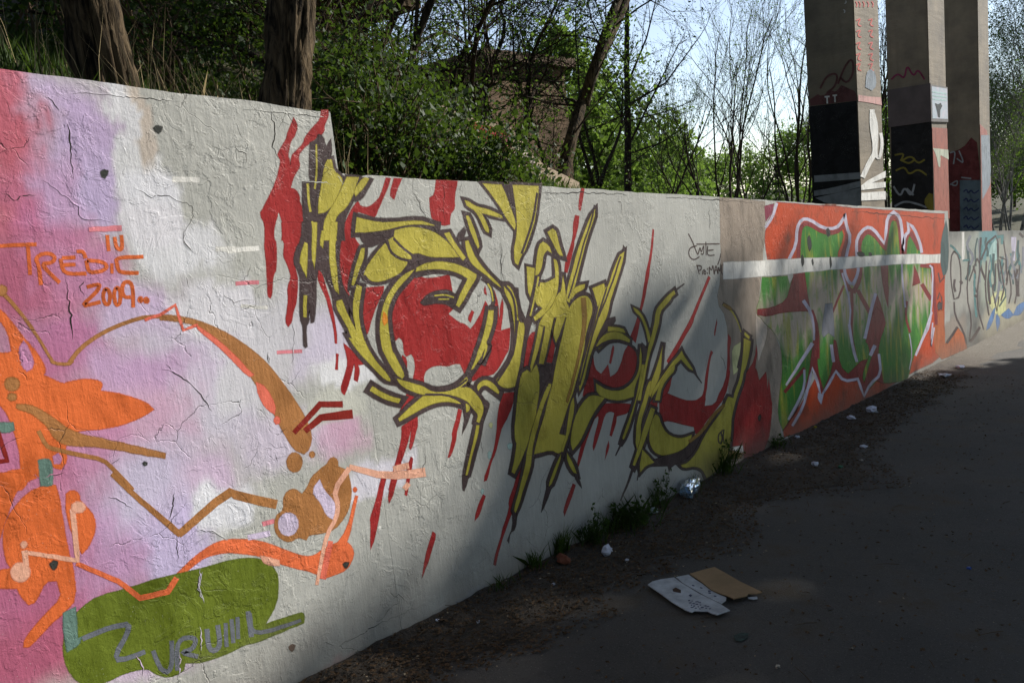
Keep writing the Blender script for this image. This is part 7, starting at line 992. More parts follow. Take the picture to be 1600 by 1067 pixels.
(1,'x','black_paint_block','black',1,[(0.858,2.57),(-0.03,2.534),(-0.033,0.231),(0.899,0.297)]),
(1,'x','magenta_scribble','magentatag',12,[(0.801,3.598),(0.717,3.668),(0.678,3.685),(0.652,3.68),(0.624,3.659),(0.587,3.614),(0.54,3.595),(0.504,3.626),(0.483,3.684),(0.469,3.768),(0.453,3.803),(0.456,3.8),(0.432,3.774),(0.398,3.694),(0.363,3.639),(0.319,3.611),(0.278,3.632),(0.254,3.678),(0.237,3.688),(0.225,3.683),(0.189,3.633),(0.113,3.482),(0.081,3.496),(0.157,3.65),(0.199,3.713),(0.246,3.731),(0.284,3.708),(0.309,3.663),(0.322,3.657),(0.337,3.665),(0.365,3.708),(0.399,3.789),(0.433,3.842),(0.483,3.835),(0.506,3.784),(0.521,3.699),(0.539,3.652),(0.553,3.641),(0.565,3.645),(0.599,3.688),(0.641,3.718),(0.689,3.726),(0.742,3.703),(0.828,3.632)]),
(1,'x','magenta_scribble','magentatag',12,[(0.77,3.334),(0.634,3.34),(0.591,3.327),(0.585,3.31),(0.588,3.265),(0.614,3.194),(0.623,3.144),(0.588,3.102),(0.548,3.125),(0.499,3.166),(0.465,3.175),(0.44,3.162),(0.412,3.121),(0.384,3.041),(0.345,2.992),(0.292,3.003),(0.259,3.061),(0.227,3.156),(0.195,3.22),(0.167,3.252),(0.138,3.255),(0.063,3.217),(0.05,3.252),(0.132,3.297),(0.189,3.289),(0.227,3.245),(0.262,3.176),(0.294,3.082),(0.323,3.038),(0.331,3.033),(0.35,3.056),(0.377,3.135),(0.415,3.193),(0.467,3.218),(0.521,3.203),(0.572,3.16),(0.594,3.155),(0.583,3.142),(0.577,3.178),(0.55,3.25),(0.544,3.311),(0.572,3.362),(0.637,3.38),(0.777,3.375)]),
(1,'x','magenta_scribble','magentatag',12,[(0.786,2.878),(0.593,2.877),(0.485,2.87),(0.397,2.857),(0.282,2.83),(0.07,2.769),(0.064,2.808),(0.277,2.869),(0.394,2.897),(0.486,2.911),(0.596,2.918),(0.79,2.919)]),
(1,'x','olive_scribble','olivetag',12,[(0.791,1.848),(0.667,1.862),(0.626,1.857),(0.627,1.854),(0.63,1.83),(0.655,1.781),(0.662,1.736),(0.62,1.711),(0.574,1.727),(0.513,1.758),(0.464,1.766),(0.424,1.756),(0.389,1.728),(0.355,1.673),(0.315,1.633),(0.27,1.611),(0.215,1.621),(0.132,1.67),(0.152,1.706),(0.233,1.66),(0.269,1.654),(0.295,1.666),(0.326,1.698),(0.361,1.755),(0.409,1.794),(0.466,1.808),(0.528,1.798),(0.591,1.766),(0.626,1.758),(0.62,1.751),(0.619,1.763),(0.592,1.812),(0.583,1.858),(0.614,1.897),(0.672,1.904),(0.799,1.89)]),
(1,'x','olive_scribble','olivetag',12,[(0.773,1.483),(0.661,1.528),(0.613,1.534),(0.588,1.522),(0.563,1.492),(0.54,1.438),(0.503,1.398),(0.456,1.384),(0.405,1.398),(0.356,1.431),(0.313,1.444),(0.273,1.439),(0.22,1.408),(0.115,1.311),(0.091,1.341),(0.198,1.44),(0.262,1.479),(0.319,1.485),(0.374,1.47),(0.424,1.436),(0.459,1.427),(0.484,1.434),(0.507,1.459),(0.53,1.513),(0.565,1.555),(0.612,1.577),(0.675,1.569),(0.79,1.522)]),
(1,'x','olive_scribble','olivetag',12,[(0.684,1.733),(0.574,1.662),(0.514,1.634),(0.467,1.628),(0.417,1.645),(0.346,1.696),(0.369,1.731),(0.438,1.682),(0.474,1.67),(0.506,1.674),(0.557,1.698),(0.665,1.768)]),
(1,'x','grey_scribble','greystripe',12,[(0.862,1.131),(0.782,0.974),(0.734,0.913),(0.679,0.905),(0.642,0.946),(0.615,1.009),(0.595,1.03),(0.586,1.027),(0.56,1.001),(0.525,0.933),(0.484,0.89),(0.428,0.896),(0.398,0.967),(0.352,1.14),(0.394,1.155),(0.44,0.985),(0.468,0.938),(0.467,0.936),(0.489,0.958),(0.524,1.027),(0.564,1.072),(0.616,1.076),(0.654,1.036),(0.681,0.973),(0.701,0.954),(0.708,0.952),(0.744,0.997),(0.823,1.152)]),
(1,'x','grey_scribble','greystripe',12,[(0.822,0.643),(0.695,0.706),(0.624,0.726),(0.564,0.727),(0.499,0.715),(0.392,0.677),(0.272,0.629),(0.13,0.559),(0.113,0.601),(0.257,0.672),(0.379,0.722),(0.49,0.761),(0.563,0.774),(0.633,0.773),(0.713,0.75),(0.843,0.686)]),
(1,'x','grey_scribble','greystripe',12,[(0.563,1.045),(0.42,0.875),(0.388,0.906),(0.531,1.075)]),
(1,'x','yellow_paint_patch','olivetag',2,[(0.173,0.694),(0.159,0.784),(0.066,0.911),(-0.015,0.878),(-0.028,0.438),(0.084,0.525),(0.139,0.601)]),
(1,'y','red_paint_haze','redbrown',1,[(0.116,2.404),(1.572,2.38),(1.617,0.182),(0.192,0.296)]),
(1,'y','pale_paint_patch','palegreen',2,[(0.109,1.933),(1.614,1.866),(1.637,1.628),(0.847,1.754),(0.607,1.499),(0.468,1.698),(0.343,1.806)]),
(1,'y','pale_paint_patch','palegreen',2,[(0.532,1.813),(0.768,1.769),(0.829,1.682),(0.776,1.468),(0.617,1.493),(0.557,1.579)]),
(2,'x','dark_red_paint_patch','darkredp',1,[(0.803,1.812),(0.531,1.872),(0.384,1.962),(0.212,2.17),(0.069,2.013),(0.015,1.331),(-0.003,-0.591),(0.804,-0.542)]),
(2,'x','slate_paint_panel','slatepanel',2,[(0.526,1.016),(0.008,0.963),(-0.015,-0.528),(0.542,-0.494)]),
(2,'x','blue_lettering','bluetag',13,[(0.423,0.659),(0.375,0.703),(0.36,0.71),(0.362,0.709),(0.355,0.696),(0.348,0.66),(0.333,0.631),(0.303,0.62),(0.278,0.637),(0.257,0.663),(0.243,0.67),(0.236,0.669),(0.225,0.657),(0.208,0.624),(0.18,0.599),(0.145,0.594),(0.104,0.614),(0.03,0.671),(0.05,0.702),(0.122,0.647),(0.154,0.633),(0.168,0.635),(0.182,0.647),(0.197,0.679),(0.221,0.704),(0.252,0.709),(0.279,0.693),(0.301,0.667),(0.312,0.662),(0.31,0.66),(0.316,0.67),(0.322,0.705),(0.336,0.735),(0.365,0.749),(0.396,0.734),(0.446,0.688)]),
(2,'x','blue_lettering','bluetag',13,[(0.428,0.407),(0.38,0.451),(0.364,0.459),(0.366,0.457),(0.359,0.444),(0.352,0.409),(0.337,0.38),(0.307,0.369),(0.282,0.386),(0.261,0.412),(0.247,0.42),(0.24,0.418),(0.229,0.407),(0.212,0.374),(0.184,0.349),(0.149,0.344),(0.107,0.364),(0.033,0.422),(0.054,0.453),(0.126,0.397),(0.158,0.383),(0.172,0.385),(0.186,0.397),(0.201,0.429),(0.225,0.454),(0.256,0.458),(0.283,0.443),(0.305,0.416),(0.316,0.411),(0.314,0.409),(0.32,0.419),(0.326,0.454),(0.34,0.484),(0.37,0.498),(0.401,0.483),(0.451,0.436)]),
(2,'x','blue_lettering','bluetag',13,[(0.432,0.154),(0.384,0.199),(0.369,0.206),(0.37,0.205),(0.363,0.192),(0.357,0.157),(0.342,0.128),(0.311,0.117),(0.286,0.134),(0.265,0.161),(0.252,0.168),(0.244,0.167),(0.233,0.156),(0.216,0.122),(0.188,0.098),(0.153,0.093),(0.111,0.113),(0.037,0.172),(0.057,0.203),(0.13,0.146),(0.162,0.132),(0.176,0.134),(0.189,0.145),(0.205,0.178),(0.229,0.202),(0.26,0.207),(0.287,0.191),(0.31,0.164),(0.32,0.159),(0.318,0.157),(0.324,0.167),(0.33,0.203),(0.344,0.232),(0.374,0.246),(0.405,0.23),(0.455,0.184)]),
(2,'x','blue_lettering','bluetag',13,[(0.437,-0.1),(0.388,-0.054),(0.373,-0.047),(0.375,-0.048),(0.368,-0.061),(0.361,-0.096),(0.346,-0.126),(0.315,-0.136),(0.29,-0.118),(0.269,-0.092),(0.256,-0.084),(0.248,-0.086),(0.237,-0.097),(0.22,-0.13),(0.192,-0.155),(0.157,-0.159),(0.115,-0.138),(0.041,-0.079),(0.061,-0.048),(0.134,-0.106),(0.166,-0.12),(0.18,-0.118),(0.193,-0.107),(0.209,-0.074),(0.233,-0.05),(0.264,-0.045),(0.292,-0.062),(0.314,-0.089),(0.325,-0.094),(0.323,-0.096),(0.328,-0.085),(0.335,-0.05),(0.348,-0.02),(0.378,-0.007),(0.409,-0.023),(0.46,-0.07)]),
(2,'x','blue_lettering','bluetag',13,[(0.441,-0.354),(0.393,-0.308),(0.377,-0.301),(0.379,-0.302),(0.372,-0.315),(0.365,-0.35),(0.35,-0.38),(0.32,-0.39),(0.295,-0.372),(0.273,-0.345),(0.26,-0.337),(0.252,-0.339),(0.241,-0.35),(0.224,-0.383),(0.196,-0.408),(0.161,-0.412),(0.119,-0.391),(0.044,-0.331),(0.065,-0.3),(0.138,-0.358),(0.17,-0.373),(0.184,-0.371),(0.197,-0.36),(0.213,-0.327),(0.237,-0.303),(0.268,-0.298),(0.296,-0.315),(0.318,-0.342),(0.329,-0.348),(0.327,-0.35),(0.333,-0.339),(0.339,-0.304),(0.353,-0.274),(0.383,-0.261),(0.414,-0.277),(0.464,-0.325)]),
(2,'x','white_scribble','greystripe',13,[(0.751,1.788),(0.672,1.813),(0.658,1.806),(0.651,1.781),(0.658,1.695),(0.694,1.489),(0.66,1.479),(0.624,1.686),(0.616,1.778),(0.629,1.834),(0.679,1.85),(0.763,1.824)]),
(2,'x','white_scribble','greystripe',13,[(0.543,1.835),(0.468,1.617),(0.447,1.534),(0.442,1.533),(0.469,1.544),(0.578,1.644),(0.599,1.616),(0.488,1.514),(0.433,1.485),(0.413,1.536),(0.436,1.626),(0.512,1.846)]),
(2,'x','white_scribble','greystripe',13,[(0.737,0.908),(0.639,0.968),(0.603,0.982),(0.605,0.98),(0.601,0.966),(0.608,0.924),(0.62,0.902),(0.636,0.894),(0.673,0.9),(0.769,0.945),(0.781,0.91),(0.683,0.864),(0.631,0.853),(0.595,0.872),(0.575,0.909),(0.565,0.961),(0.571,1.003),(0.608,1.02),(0.656,1.003),(0.755,0.941)]),
(2,'x','white_scribble','greystripe',13,[(0.487,1.068),(0.233,1.011),(0.228,1.047),(0.482,1.105)]),
(2,'y','red_paint_haze','redbrown2',1,[(0.02,2.507),(0.964,2.324),(1.343,1.526),(1.501,-0.733),(0.077,-0.598)]),
(2,'y','blue_grey_smear','bluegrey',2,[(0.114,2.202),(1.287,2.197),(1.408,1.187),(1.298,0.788),(1.0,0.674),(0.676,0.564),(0.155,0.405)])]
proots = []
for px_, py_, lab, wx in PILLARS:
    b = empty('bridge_pillar', (px_, py_, bank_z(px_, py_)-.3), lab, 'pillar', 'row of bridge pillars behind the wall'); proots.append(b)
    bm = bmesh.new(); bmesh.ops.create_cube(bm, size=1)
    for v in bm.verts: v.co = Vector(((v.co.x+.5)*wx, (v.co.y+.5)*.90, (v.co.z+.5)*(12.0-b.location.z)))
    bmesh.ops.bevel(bm, geom=[e for e in bm.edges if abs(e.verts[0].co.z-e.verts[1].co.z) > 1], offset=.018, segments=2, affect='EDGES')
    me = bpy.data.meshes.new('shaft'); bm.to_mesh(me); bm.free(); me.materials.append(CONC); link(bpy.data.objects.new('shaft', me), b)
for k, (i, face, name, col, layer, pts) in enumerate(PSHAPES):
    v2, f2 = strip_poly(pts) if layer >= 10 else flat_poly(pts); layer %= 10; off = -(.0015+layer*.003+k*.00006); zz = proots[i].location.z; V = []
    for v in v2: V.append((off, v.x, v.y-zz) if face == 'x' else (v.x, off, v.y-zz))
    F = []
    for f in f2:
        a, b_, c_ = (Vector(V[t]) for t in f[:3]); n_ = (b_-a).cross(c_-a)
        F.append(tuple(f) if (n_.x if face == 'x' else n_.y) < 0 else tuple(reversed(f)))
    mesh_obj(name, V, F, MATS[col], proots[i])
zb = proots[1].location.z
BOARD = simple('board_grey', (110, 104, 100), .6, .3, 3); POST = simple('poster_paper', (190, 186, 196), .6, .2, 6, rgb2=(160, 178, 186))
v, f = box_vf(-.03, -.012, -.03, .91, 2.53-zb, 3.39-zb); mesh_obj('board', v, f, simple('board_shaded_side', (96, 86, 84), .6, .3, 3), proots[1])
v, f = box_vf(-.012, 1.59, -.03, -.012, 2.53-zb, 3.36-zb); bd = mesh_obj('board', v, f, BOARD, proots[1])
v, f = box_vf(.06, 1.53, -.034, -.031, 2.60-zb, 3.32-zb); mesh_obj('poster', v, f, POST, bd)
for zz in (3.02, 3.10, 3.18):
    v, f = box_vf(.1, 1.45, -.0365, -.0345, zz-zb, zz+.03-zb); mesh_obj('poster_line', v, f, MATS['tealpale'], bd)
V = [(.3, -.037, 2.95-zb), (.5, -.037, 2.75-zb), (.55, -.037, 2.64-zb), (.75, -.037, 2.62-zb), (.8, -.037, 2.8-zb), (1.0, -.037, 2.9-zb), (.85, -.037, 2.97-zb), (.6, -.037, 2.93-zb)]
v2, f2 = flat_poly([(p[0], p[2]) for p in V]); mesh_obj('poster_figure', [(p.x, -.037, p.y) for p in v2], f2, MATS['black'], bd)

# the bridge the pillars carry, high above the frame
rt = empty('bridge_deck', (2, 1.0, 12.0), 'concrete bridge deck high overhead resting on the pillars', 'bridge')
v, f = box_vf(0, 78, 0, 6.2, 0, .9); mesh_obj('slab', v, f, CONC, rt)
for y0 in (-.25, 5.9): v, f = box_vf(0, 78, y0, y0+.5, .903, 1.9); mesh_obj('edge_beam', v, f, CONC, rt)

# ------------------------------------------------------------------ vegetation
def bark_mat(name, a, b, sc=1.0):
    mt, nt, bs = new_mat(name); p = pos_scaled(nt, (26*sc, 26*sc, 4*sc)); n = noise(nt, p, 1.0, 7, .65, .8)
    nt.links.new(mixc(nt, mapr(nt, n, .38, .62), lin(b), lin(a)), bs.inputs['Base Color']); bs.inputs['Roughness'].default_value = .95; bs.inputs['Specular IOR Level'].default_value = .1
    bb = nd(nt, 'ShaderNodeBump', Strength=1, Distance=.03); nt.links.new(n, bb.inputs['Height']); nt.links.new(bb.outputs[0], bs.inputs['Normal']); return mt
BARK = bark_mat('furrowed_bark', (94, 81, 63), (21, 18, 15)); BARK2 = bark_mat('dark_bark', (70, 60, 50), (34, 30, 26), .8); BIRCH = bark_mat('birch_bark', (150, 146, 138), (70, 64, 58), .4)
LEAF_BUSH = leaf_mat('bush_leaf', (54, 76, 34), (18, 33, 13), .28); LEAF_NEW = leaf_mat('spring_leaf', (88, 116, 46), (58, 88, 32), .42)
LEAF_FAR = leaf_mat('far_leaf', (112, 134, 66), (86, 112, 48), .5); LEAF_DK = leaf_mat('spruce_needle', (38, 52, 32), (24, 36, 22), .2); LEAF_BIRCH = leaf_mat('birch_leaf', (84, 108, 44), (58, 84, 32), .45)
GRASS = leaf_mat('grass_blade', (58, 76, 32), (36, 54, 22), .3); STRAW = simple('dry_stalk', (168, 150, 112), .8, .4, 9); TWIG = simple('twig_brown', (92, 74, 54), .9, .5, 12)

def grow(tb, rng, p, d, L, r, lev, maxlev, tips, n=6, up=.12, wig=.22, spread=.75, kids=(3, 5), minr=.004, first=.25):
    m_ = max(3, int(L/.35)) if lev < 2 else 4
    m_ = min(m_, 12); pts = [p.copy()]; rad = [r]; d = d.normalized()
    for i in range(m_):
        d = (d+Vector(rng.normal(0, wig/math.sqrt(m_)*1.3, 3))+Vector((0, 0, up/m_))).normalized(); p = p+d*(L/m_); pts.append(p.copy()); rad.append(max(minr, r*(1-.72*(i+1)/m_)))
    tb.add(pts, rad, max(3, n-lev*1))
    if lev >= maxlev-1: tips += [q for q in pts[1:]]
    if lev >= maxlev: return
    for _ in range(rng.integers(kids[0], kids[1]+1)):
        t = rng.uniform(first, 1); i = min(m_-1, int(t*m_)); a = pts[i].lerp(pts[i+1], t*m_-i if t < 1 else 1)
        dd = (pts[i+1]-pts[i]).normalized(); side = Vector(rng.normal(0, 1, 3)); side -= dd*side.dot(dd); side.normalize()
        grow(tb, rng, a, dd+side*spread*rng.uniform(.5, 1.2), L*rng.uniform(.42, .68)*(1.1-.4*t), max(minr, rad[i]*rng.uniform(.45, .65)), lev+1, maxlev, tips, n, up, wig, spread, kids, minr, .15)
def leaves_at(tips, rng, count, spread, size, asp=.55):
    t = np.array([tuple(q) for q in tips]); idx = rng.integers(0, len(t), count)
    return leaf_quads(t[idx]+rng.normal(0, spread, (count, 3)), size, rng, asp)
def tree(name, label, base, seed, stems, maxlev, leaf=None, nleaf=0, lsize=.06, lspread=.12, bark=BARK2, group=None, cat='tree', kids=(3, 5), up=.12, wig=.22, spread=.75, minr=.004, trunk='trunk', crown='crown'):
    rng = np.random.default_rng(seed); rt = empty(name, base, label, cat, group); tb = Tubes(); tips = []
    for d, L, r, off in stems:
        grow(tb, rng, Vector(off), Vector(d), L, r, 0, maxlev, tips, 7, up, wig, spread, kids, minr)
    tb.build(trunk, bark, rt)
    if leaf and nleaf: quads_obj(crown, leaves_at(tips, rng, nleaf, lspread, lsize), leaf, rt)
    return rt
def ground_at(px, y, dz=-.1):
    p = at(px, 300, y); return Vector((p.x, p.y, bank_z(p.x, p.y)+dz))

# two thick trunks close behind the tall section
def big_trunk(label, p0, p1, r0, r1, seed, crown_h, crown_r, name='tree'):
    rng = np.random.default_rng(seed); b = Vector(p0); rt = empty(name, b, label, 'tree', 'thick trees close behind the wall')
    tb = Tubes(); d = Vector(p1)-b; N = 46; pts = []; rad = []
    for i in range(N+1):
        t = i/N; q = d*t+Vector((.03*mnoise.noise(Vector((t*4, seed, 1))), .03*mnoise.noise(Vector((t*4, seed, 5))), 0)); pts.append(q); rad.append((r0+(r1-r0)*t)*(1+.12*math.exp(-t*16)))
    tb.add(pts, rad, 84, .17, seed); tips = []
    tb.build('trunk', BARK, rt)
    t2 = Tubes()
    for k in range(9):
        a = rng.uniform(0, 6.28); grow(t2, rng, pts[-1-int(rng.integers(0, 6))], Vector((math.cos(a)*.8, math.sin(a)*.8, .8)), crown_h*rng.uniform(.5, .8), r1*.55, 1, 3, tips, 6)
    t2.build('limb', BARK2, rt)
    quads_obj('crown', leaves_at(tips, rng, 9000, .35, .10), LEAF_NEW, rt); return rt
def shading_limb(rt, pts, seed):  # unseen limb with crown, added above the frame to shade the bank
    rng = np.random.default_rng(seed); o = rt.location; tb = Tubes(); q, r_ = dense([Vector(p)-o for p in pts], [.09, .07, .05, .03]); tb.add(q, r_, 8); tips = []
    for z in q[4:]:
        for _ in range(3): grow(tb, rng, z, Vector((rng.normal(0, 1), rng.normal(.1, .6), rng.normal(.3, .5))), rng.uniform(.7, 1.6), .02, 1, 3, tips, 5, minr=.004)
    tb.build('limb', BARK2, rt); tips = [t for t in tips if t.y+o.y > -.4]; quads_obj('crown', leaves_at(tips, rng, 16000, .22, .12), LEAF_NEW, rt)
def dense(pts, rr, k=6):
    P_ = []; R_ = []
    for i in range(len(pts)-1):
        for j in range(k): P_.append(pts[i].lerp(pts[i+1], j/k)); R_.append(rr[i]+(rr[i+1]-rr[i])*j/k)
    return P_+[pts[-1]], R_+[rr[-1]]
def line_pts(pa, pb, y0, y1, ext):
    a = at(*pa, y0); b = at(*pb, y1); return a+(a-b)*.25, a+(b-a)*ext
a, b = line_pts((170, 138), (142, 0), 1.25, 1.25, 9.5); big_trunk('thick upright furrowed tree trunk at the far left behind the pink paint', a, b, .118, .100, 1, 5, 3)
a, b = line_pts((446, 168), (458, 0), .62, .64, 8.0); big_trunk('thick furrowed trunk rising behind the step of the wall', a, b, .100, .088, 2, 5, 3); shading_limb(bpy.data.objects['tree.001'], [(3.1, 1.4, 6.0), (5.0, 1.6, 7.4), (7.0, 1.8, 7.8), (9.0, 2.2, 7.6)], 6); shading_limb(bpy.data.objects['tree'], [(1.9, 1.1, 5.6), (4.5, .9, 7.0), (7.0, .6, 7.6), (9.5, .5, 7.6)], 7)

# leaning trunk in the middle
rng = np.random.default_rng(5); ps = [(868, 310, 3.6), (882, 262, 3.6), (893, 215, 3.6), (908, 165, 3.65), (926, 118, 3.7), (945, 72, 3.7), (962, 40, 3.75), (982, -8, 3.8), (1002, -60, 3.8), (1030, -140, 3.9)]
pp = [at(*q) for q in ps]; rt = empty('leaning_tree', pp[0], 'leaning forked tree trunk behind the middle of the wall', 'tree'); tb = Tubes()
def dense(pts, rr, k=6):
    P_ = []; R_ = []
    for i in range(len(pts)-1):
        for j in range(k): P_.append(pts[i].lerp(pts[i+1], j/k)); R_.append(rr[i]+(rr[i+1]-rr[i])*j/k)
    return P_+[pts[-1]], R_+[rr[-1]]
o = pp[0]; q, r_ = dense([x-o for x in pp], [.098, .084, .076, .072, .068, .066, .062, .058, .052, .045]); tb.add(q, r_, 44, .10, 3)
fk = [at(912, 165, 3.65), at(924, 120, 3.5), at(938, 80, 3.45), at(950, 40, 3.4), at(966, 0, 3.4), at(985, -60, 3.4)]
q, r_ = dense([x-o for x in fk], [.07, .07, .065, .06, .055, .045]); tb.add(q, r_, 30, .10, 4); tb.build('trunk', BARK, rt)
t2 = Tubes(); tips = []
for i in range(22):
    t = rng.uniform(.25, 1); k_ = min(len(pp)-2, int(t*(len(pp)-1))); a = pp[k_]-o
    grow(t2, rng, a, Vector((rng.normal(0, .8), rng.normal(0, .8), rng.uniform(.1, 1))), rng.uniform(.6, 1.6), .016, 1, 3, tips, 5, minr=.0025)
t2.build('branch', BARK2, rt); quads_obj('crown', leaves_at(tips, rng, 2600, .05, .055), LEAF_NEW, rt)

# straight thin tree with long side branches right of the leaning one
g = ground_at(981, 7.5); g.z = at(981, 292, 7.5).z
rt = empty('thin_tree', g, 'thin dark tree with long sweeping side branches beside the leaning trunk', 'tree'); rng = np.random.default_rng(8); tb = Tubes(); tips = []
tr = [at(981, 300, 7.5), at(981, 200, 7.5), at(979, 100, 7.5), at(980, 0, 7.5), at(984, -120, 7.5)]
q, r_ = dense([x-g for x in tr], [.085, .075, .06, .05, .03]); tb.add(q, r_, 10)
for a, b, c, r in (((981, 230), (1020, 150), (1060, 70), .03), ((981, 165), (1040, 130), (1095, 55), .03), ((982, 190), (1040, 175), (1078, 160), .02), ((981, 130), (1010, 60), (1030, -20), .03), ((980, 100), (950, 60), (930, 0), .025), ((984, 240), (1030, 225), (1075, 195), .025), ((981, 200), (960, 150), (940, 110), .02), ((982, 260), (1020, 230), (1060, 210), .018)):
    A = [at(*a, 7.5)-g, at(*b, 7.4)-g, at(*c, 7.3)-g]; q, r_ = dense(A, [r, r*.7, r*.4], 4); tb.add(q, r_, 5)
    for z in q[2:]:
        grow(tb, rng, z, (A[2]-A[0]).normalized()+Vector(rng.normal(0, .5, 3)), rng.uniform(.5, 1.3), r*.35, 2, 3, tips, 5, minr=.003, kids=(3, 5))
tb.build('trunk', BARK2, rt); quads_obj('crown', leaves_at(tips, rng, 1500, .05, .045), LEAF_NEW, rt)
g2 = at(938, 290, 9.0); tree('thin_tree', 'thin crooked stem leaning right low behind the leaning trunk', g2, 21, [((.5, -.05, .8), 3.2, .06, (0, 0, 0)), ((-.2, .1, 1), 4.2, .05, (-.3, 0, 0)), ((0, .1, 1), 4.6, .05, (.25, .2, 0))], 3, LEAF_NEW, 1800, .07, .12)

# tall bare multi-stemmed trees against the sky
def multi(px, y, seed, n, H, r, label, spread_=.28, nleaf=2600, lean=0.0, kids=(4, 6), lsz=.085, lev=3, grp='slender trees against the sky'):
    rng = np.random.default_rng(seed+100); g = ground_at(px, y, -.3); st = []
    for i in range(n):
        a = rng.uniform(0, 6.28); s = rng.uniform(.3, 1)*spread_
        st.append(((math.cos(a)*s+lean, math.sin(a)*s, 1), H*rng.uniform(.72, 1.05), r*rng.uniform(.6, 1.1), (rng.normal(0, .18), rng.normal(0, .18), 0)))
    return tree('slender_tree', label, g, seed, st, lev, LEAF_BIRCH, nleaf, lsz, .08, BARK2, grp, kids=kids, up=.30, wig=.26, spread=.5, minr=.0045)
multi(1082, 14, 31, 3, 7.5, .085, 'small forked tree, leftmost of the slender trees against the sky', .26, 900)
multi(1137, 15, 32, 5, 12.5, .085, 'tall many-stemmed tree fanning out in the gap of open sky', .26, 2200)
multi(1168, 17, 33, 3, 12.0, .08, 'pair of thin straight stems right of the fanning tree', .12, 1500)
multi(1232, 13, 34, 4, 12.5, .10, 'tall dark tree with tangled twigs beside the nearest pillar', .20, 2600, kids=(4, 6))
multi(1258, 18, 35, 2, 12.0, .12, 'tall tree partly hidden behind the nearest pillar', .22, 2200)
multi(1010, 18, 37, 2, 10.0, .09, 'thin bare tree behind the sweeping branches', .3, 1500)
multi(1382, 9, 38, 4, 12.0, .09, 'thin tree seen in the gap between the first two pillars', .14, 1600)

# right-hand birches
for px, y, sd_, lab, nl in ((1562, 6.5, 41, 'leafy birch just right of the farthest pillar', 15000), (1590, 5.0, 42, 'leafy birch at the right edge behind the low far wall', 16000), (1578, 9, 43, 'taller birch behind the two at the right edge', 7000)):
    g = ground_at(px, y, -.6)
    tree('birch_tree', lab, g, sd_, [((.02, 0, 1), 11.5, .10, (0, 0, 0)), ((.1, .1, 1), 9, .06, (.3, .3, 0))], 3, LEAF_BIRCH, nl, .11, .30, BIRCH, 'birches at the right edge', kids=(9, 13), up=.05, wig=.16, spread=.9)

# pale far trees under the skyline, and a dark spruce
def far_tree(px, y, H, W, seed, label, mat=LEAF_FAR, n=8500):
    rng = np.random.default_rng(seed); p = at(px, 300, y); z0 = bank_z(p.x, p.y)-.3; rt = empty('far_tree', (p.x, p.y, z0), label, 'tree', 'pale trees along the skyline'); tb = Tubes(); tb.add([(0, 0, 0), (.1, 0, H*.5), (.05, .1, H*.9)], [.16, .1, .03], 6); tb.build('trunk', BARK2, rt)
    cl = np.array([(rng.normal(0, W*.33), rng.normal(0, W*.33), H*rng.uniform(.18, 1.0)**.9) for _ in range(46)])
    sc = 1.15-.65*(cl[:, 2]/H)**2; cl[:, 0] *= sc; cl[:, 1] *= sc
    pts = cl[rng.integers(0, len(cl), n)]+rng.normal(0, 1, (n, 3))*np.array([W*.09, W*.09, H*.06]); quads_obj('crown', leaf_quads(pts, .34, rng, .7), mat, rt)
far_tree(940, 24, 11.5, 6, 51, 'pale green tree far behind the leaning trunk', n=7500); far_tree(1005, 30, 11.5, 7, 52, 'pale green drooping tree far left of the sky gap'); far_tree(1050, 34, 10.5, 6.5, 53, 'rounded pale green tree behind the small forked tree'); far_tree(1105, 46, 10.5, 9, 54, 'low pale green tree below the fanning stems'); far_tree(1165, 44, 11.5, 8, 55, 'low green tree left of the small spruce'); far_tree(1245, 38, 12.5, 8, 56, 'low green tree beside the foot of the nearest pillar')
far_tree(1388, 26, 14, 6, 57, 'green tree glimpsed between first and second pillar', LEAF_BIRCH, 6000); far_tree(1585, 14, 12, 6, 58, 'dense green tree behind the birches at the right edge', LEAF_BIRCH, 12000); far_tree(1640, 9, 11, 5, 59, 'green tree cut off by the right edge', LEAF_BIRCH, 9000)
far_tree(895, 20, 11.0, 4.5, 60, 'pale green tree beside the brown building', n=7500)
rng = np.random.default_rng(61); p = at(1217, 300, 24); z0 = bank_z(p.x, p.y); rt = empty('spruce_tree', (p.x, p.y, z0), 'small dark spruce below the tangled tree near the nearest pillar', 'tree'); tb = Tubes(); H = 8.5; tb.add([(0, 0, 0), (0, 0, H)], [.12, .01], 6); tb.build('trunk', BARK2, rt); pts = []
for i in range(7000):
    t = rng.uniform(0, 1)**.8; a = rng.integers(0, 40)*2.4+rng.normal(0, .12); rr = (1-t)*1.5*rng.uniform(.15, 1); lay = round(t*13)/13
    pts.append((math.cos(a)*rr, math.sin(a)*rr, .3+lay*(H-.2)-rr*.35+rng.normal(0, .05)))
quads_obj('crown', leaf_quads(np.array(pts), .16, rng, .35), LEAF_DK, rt)

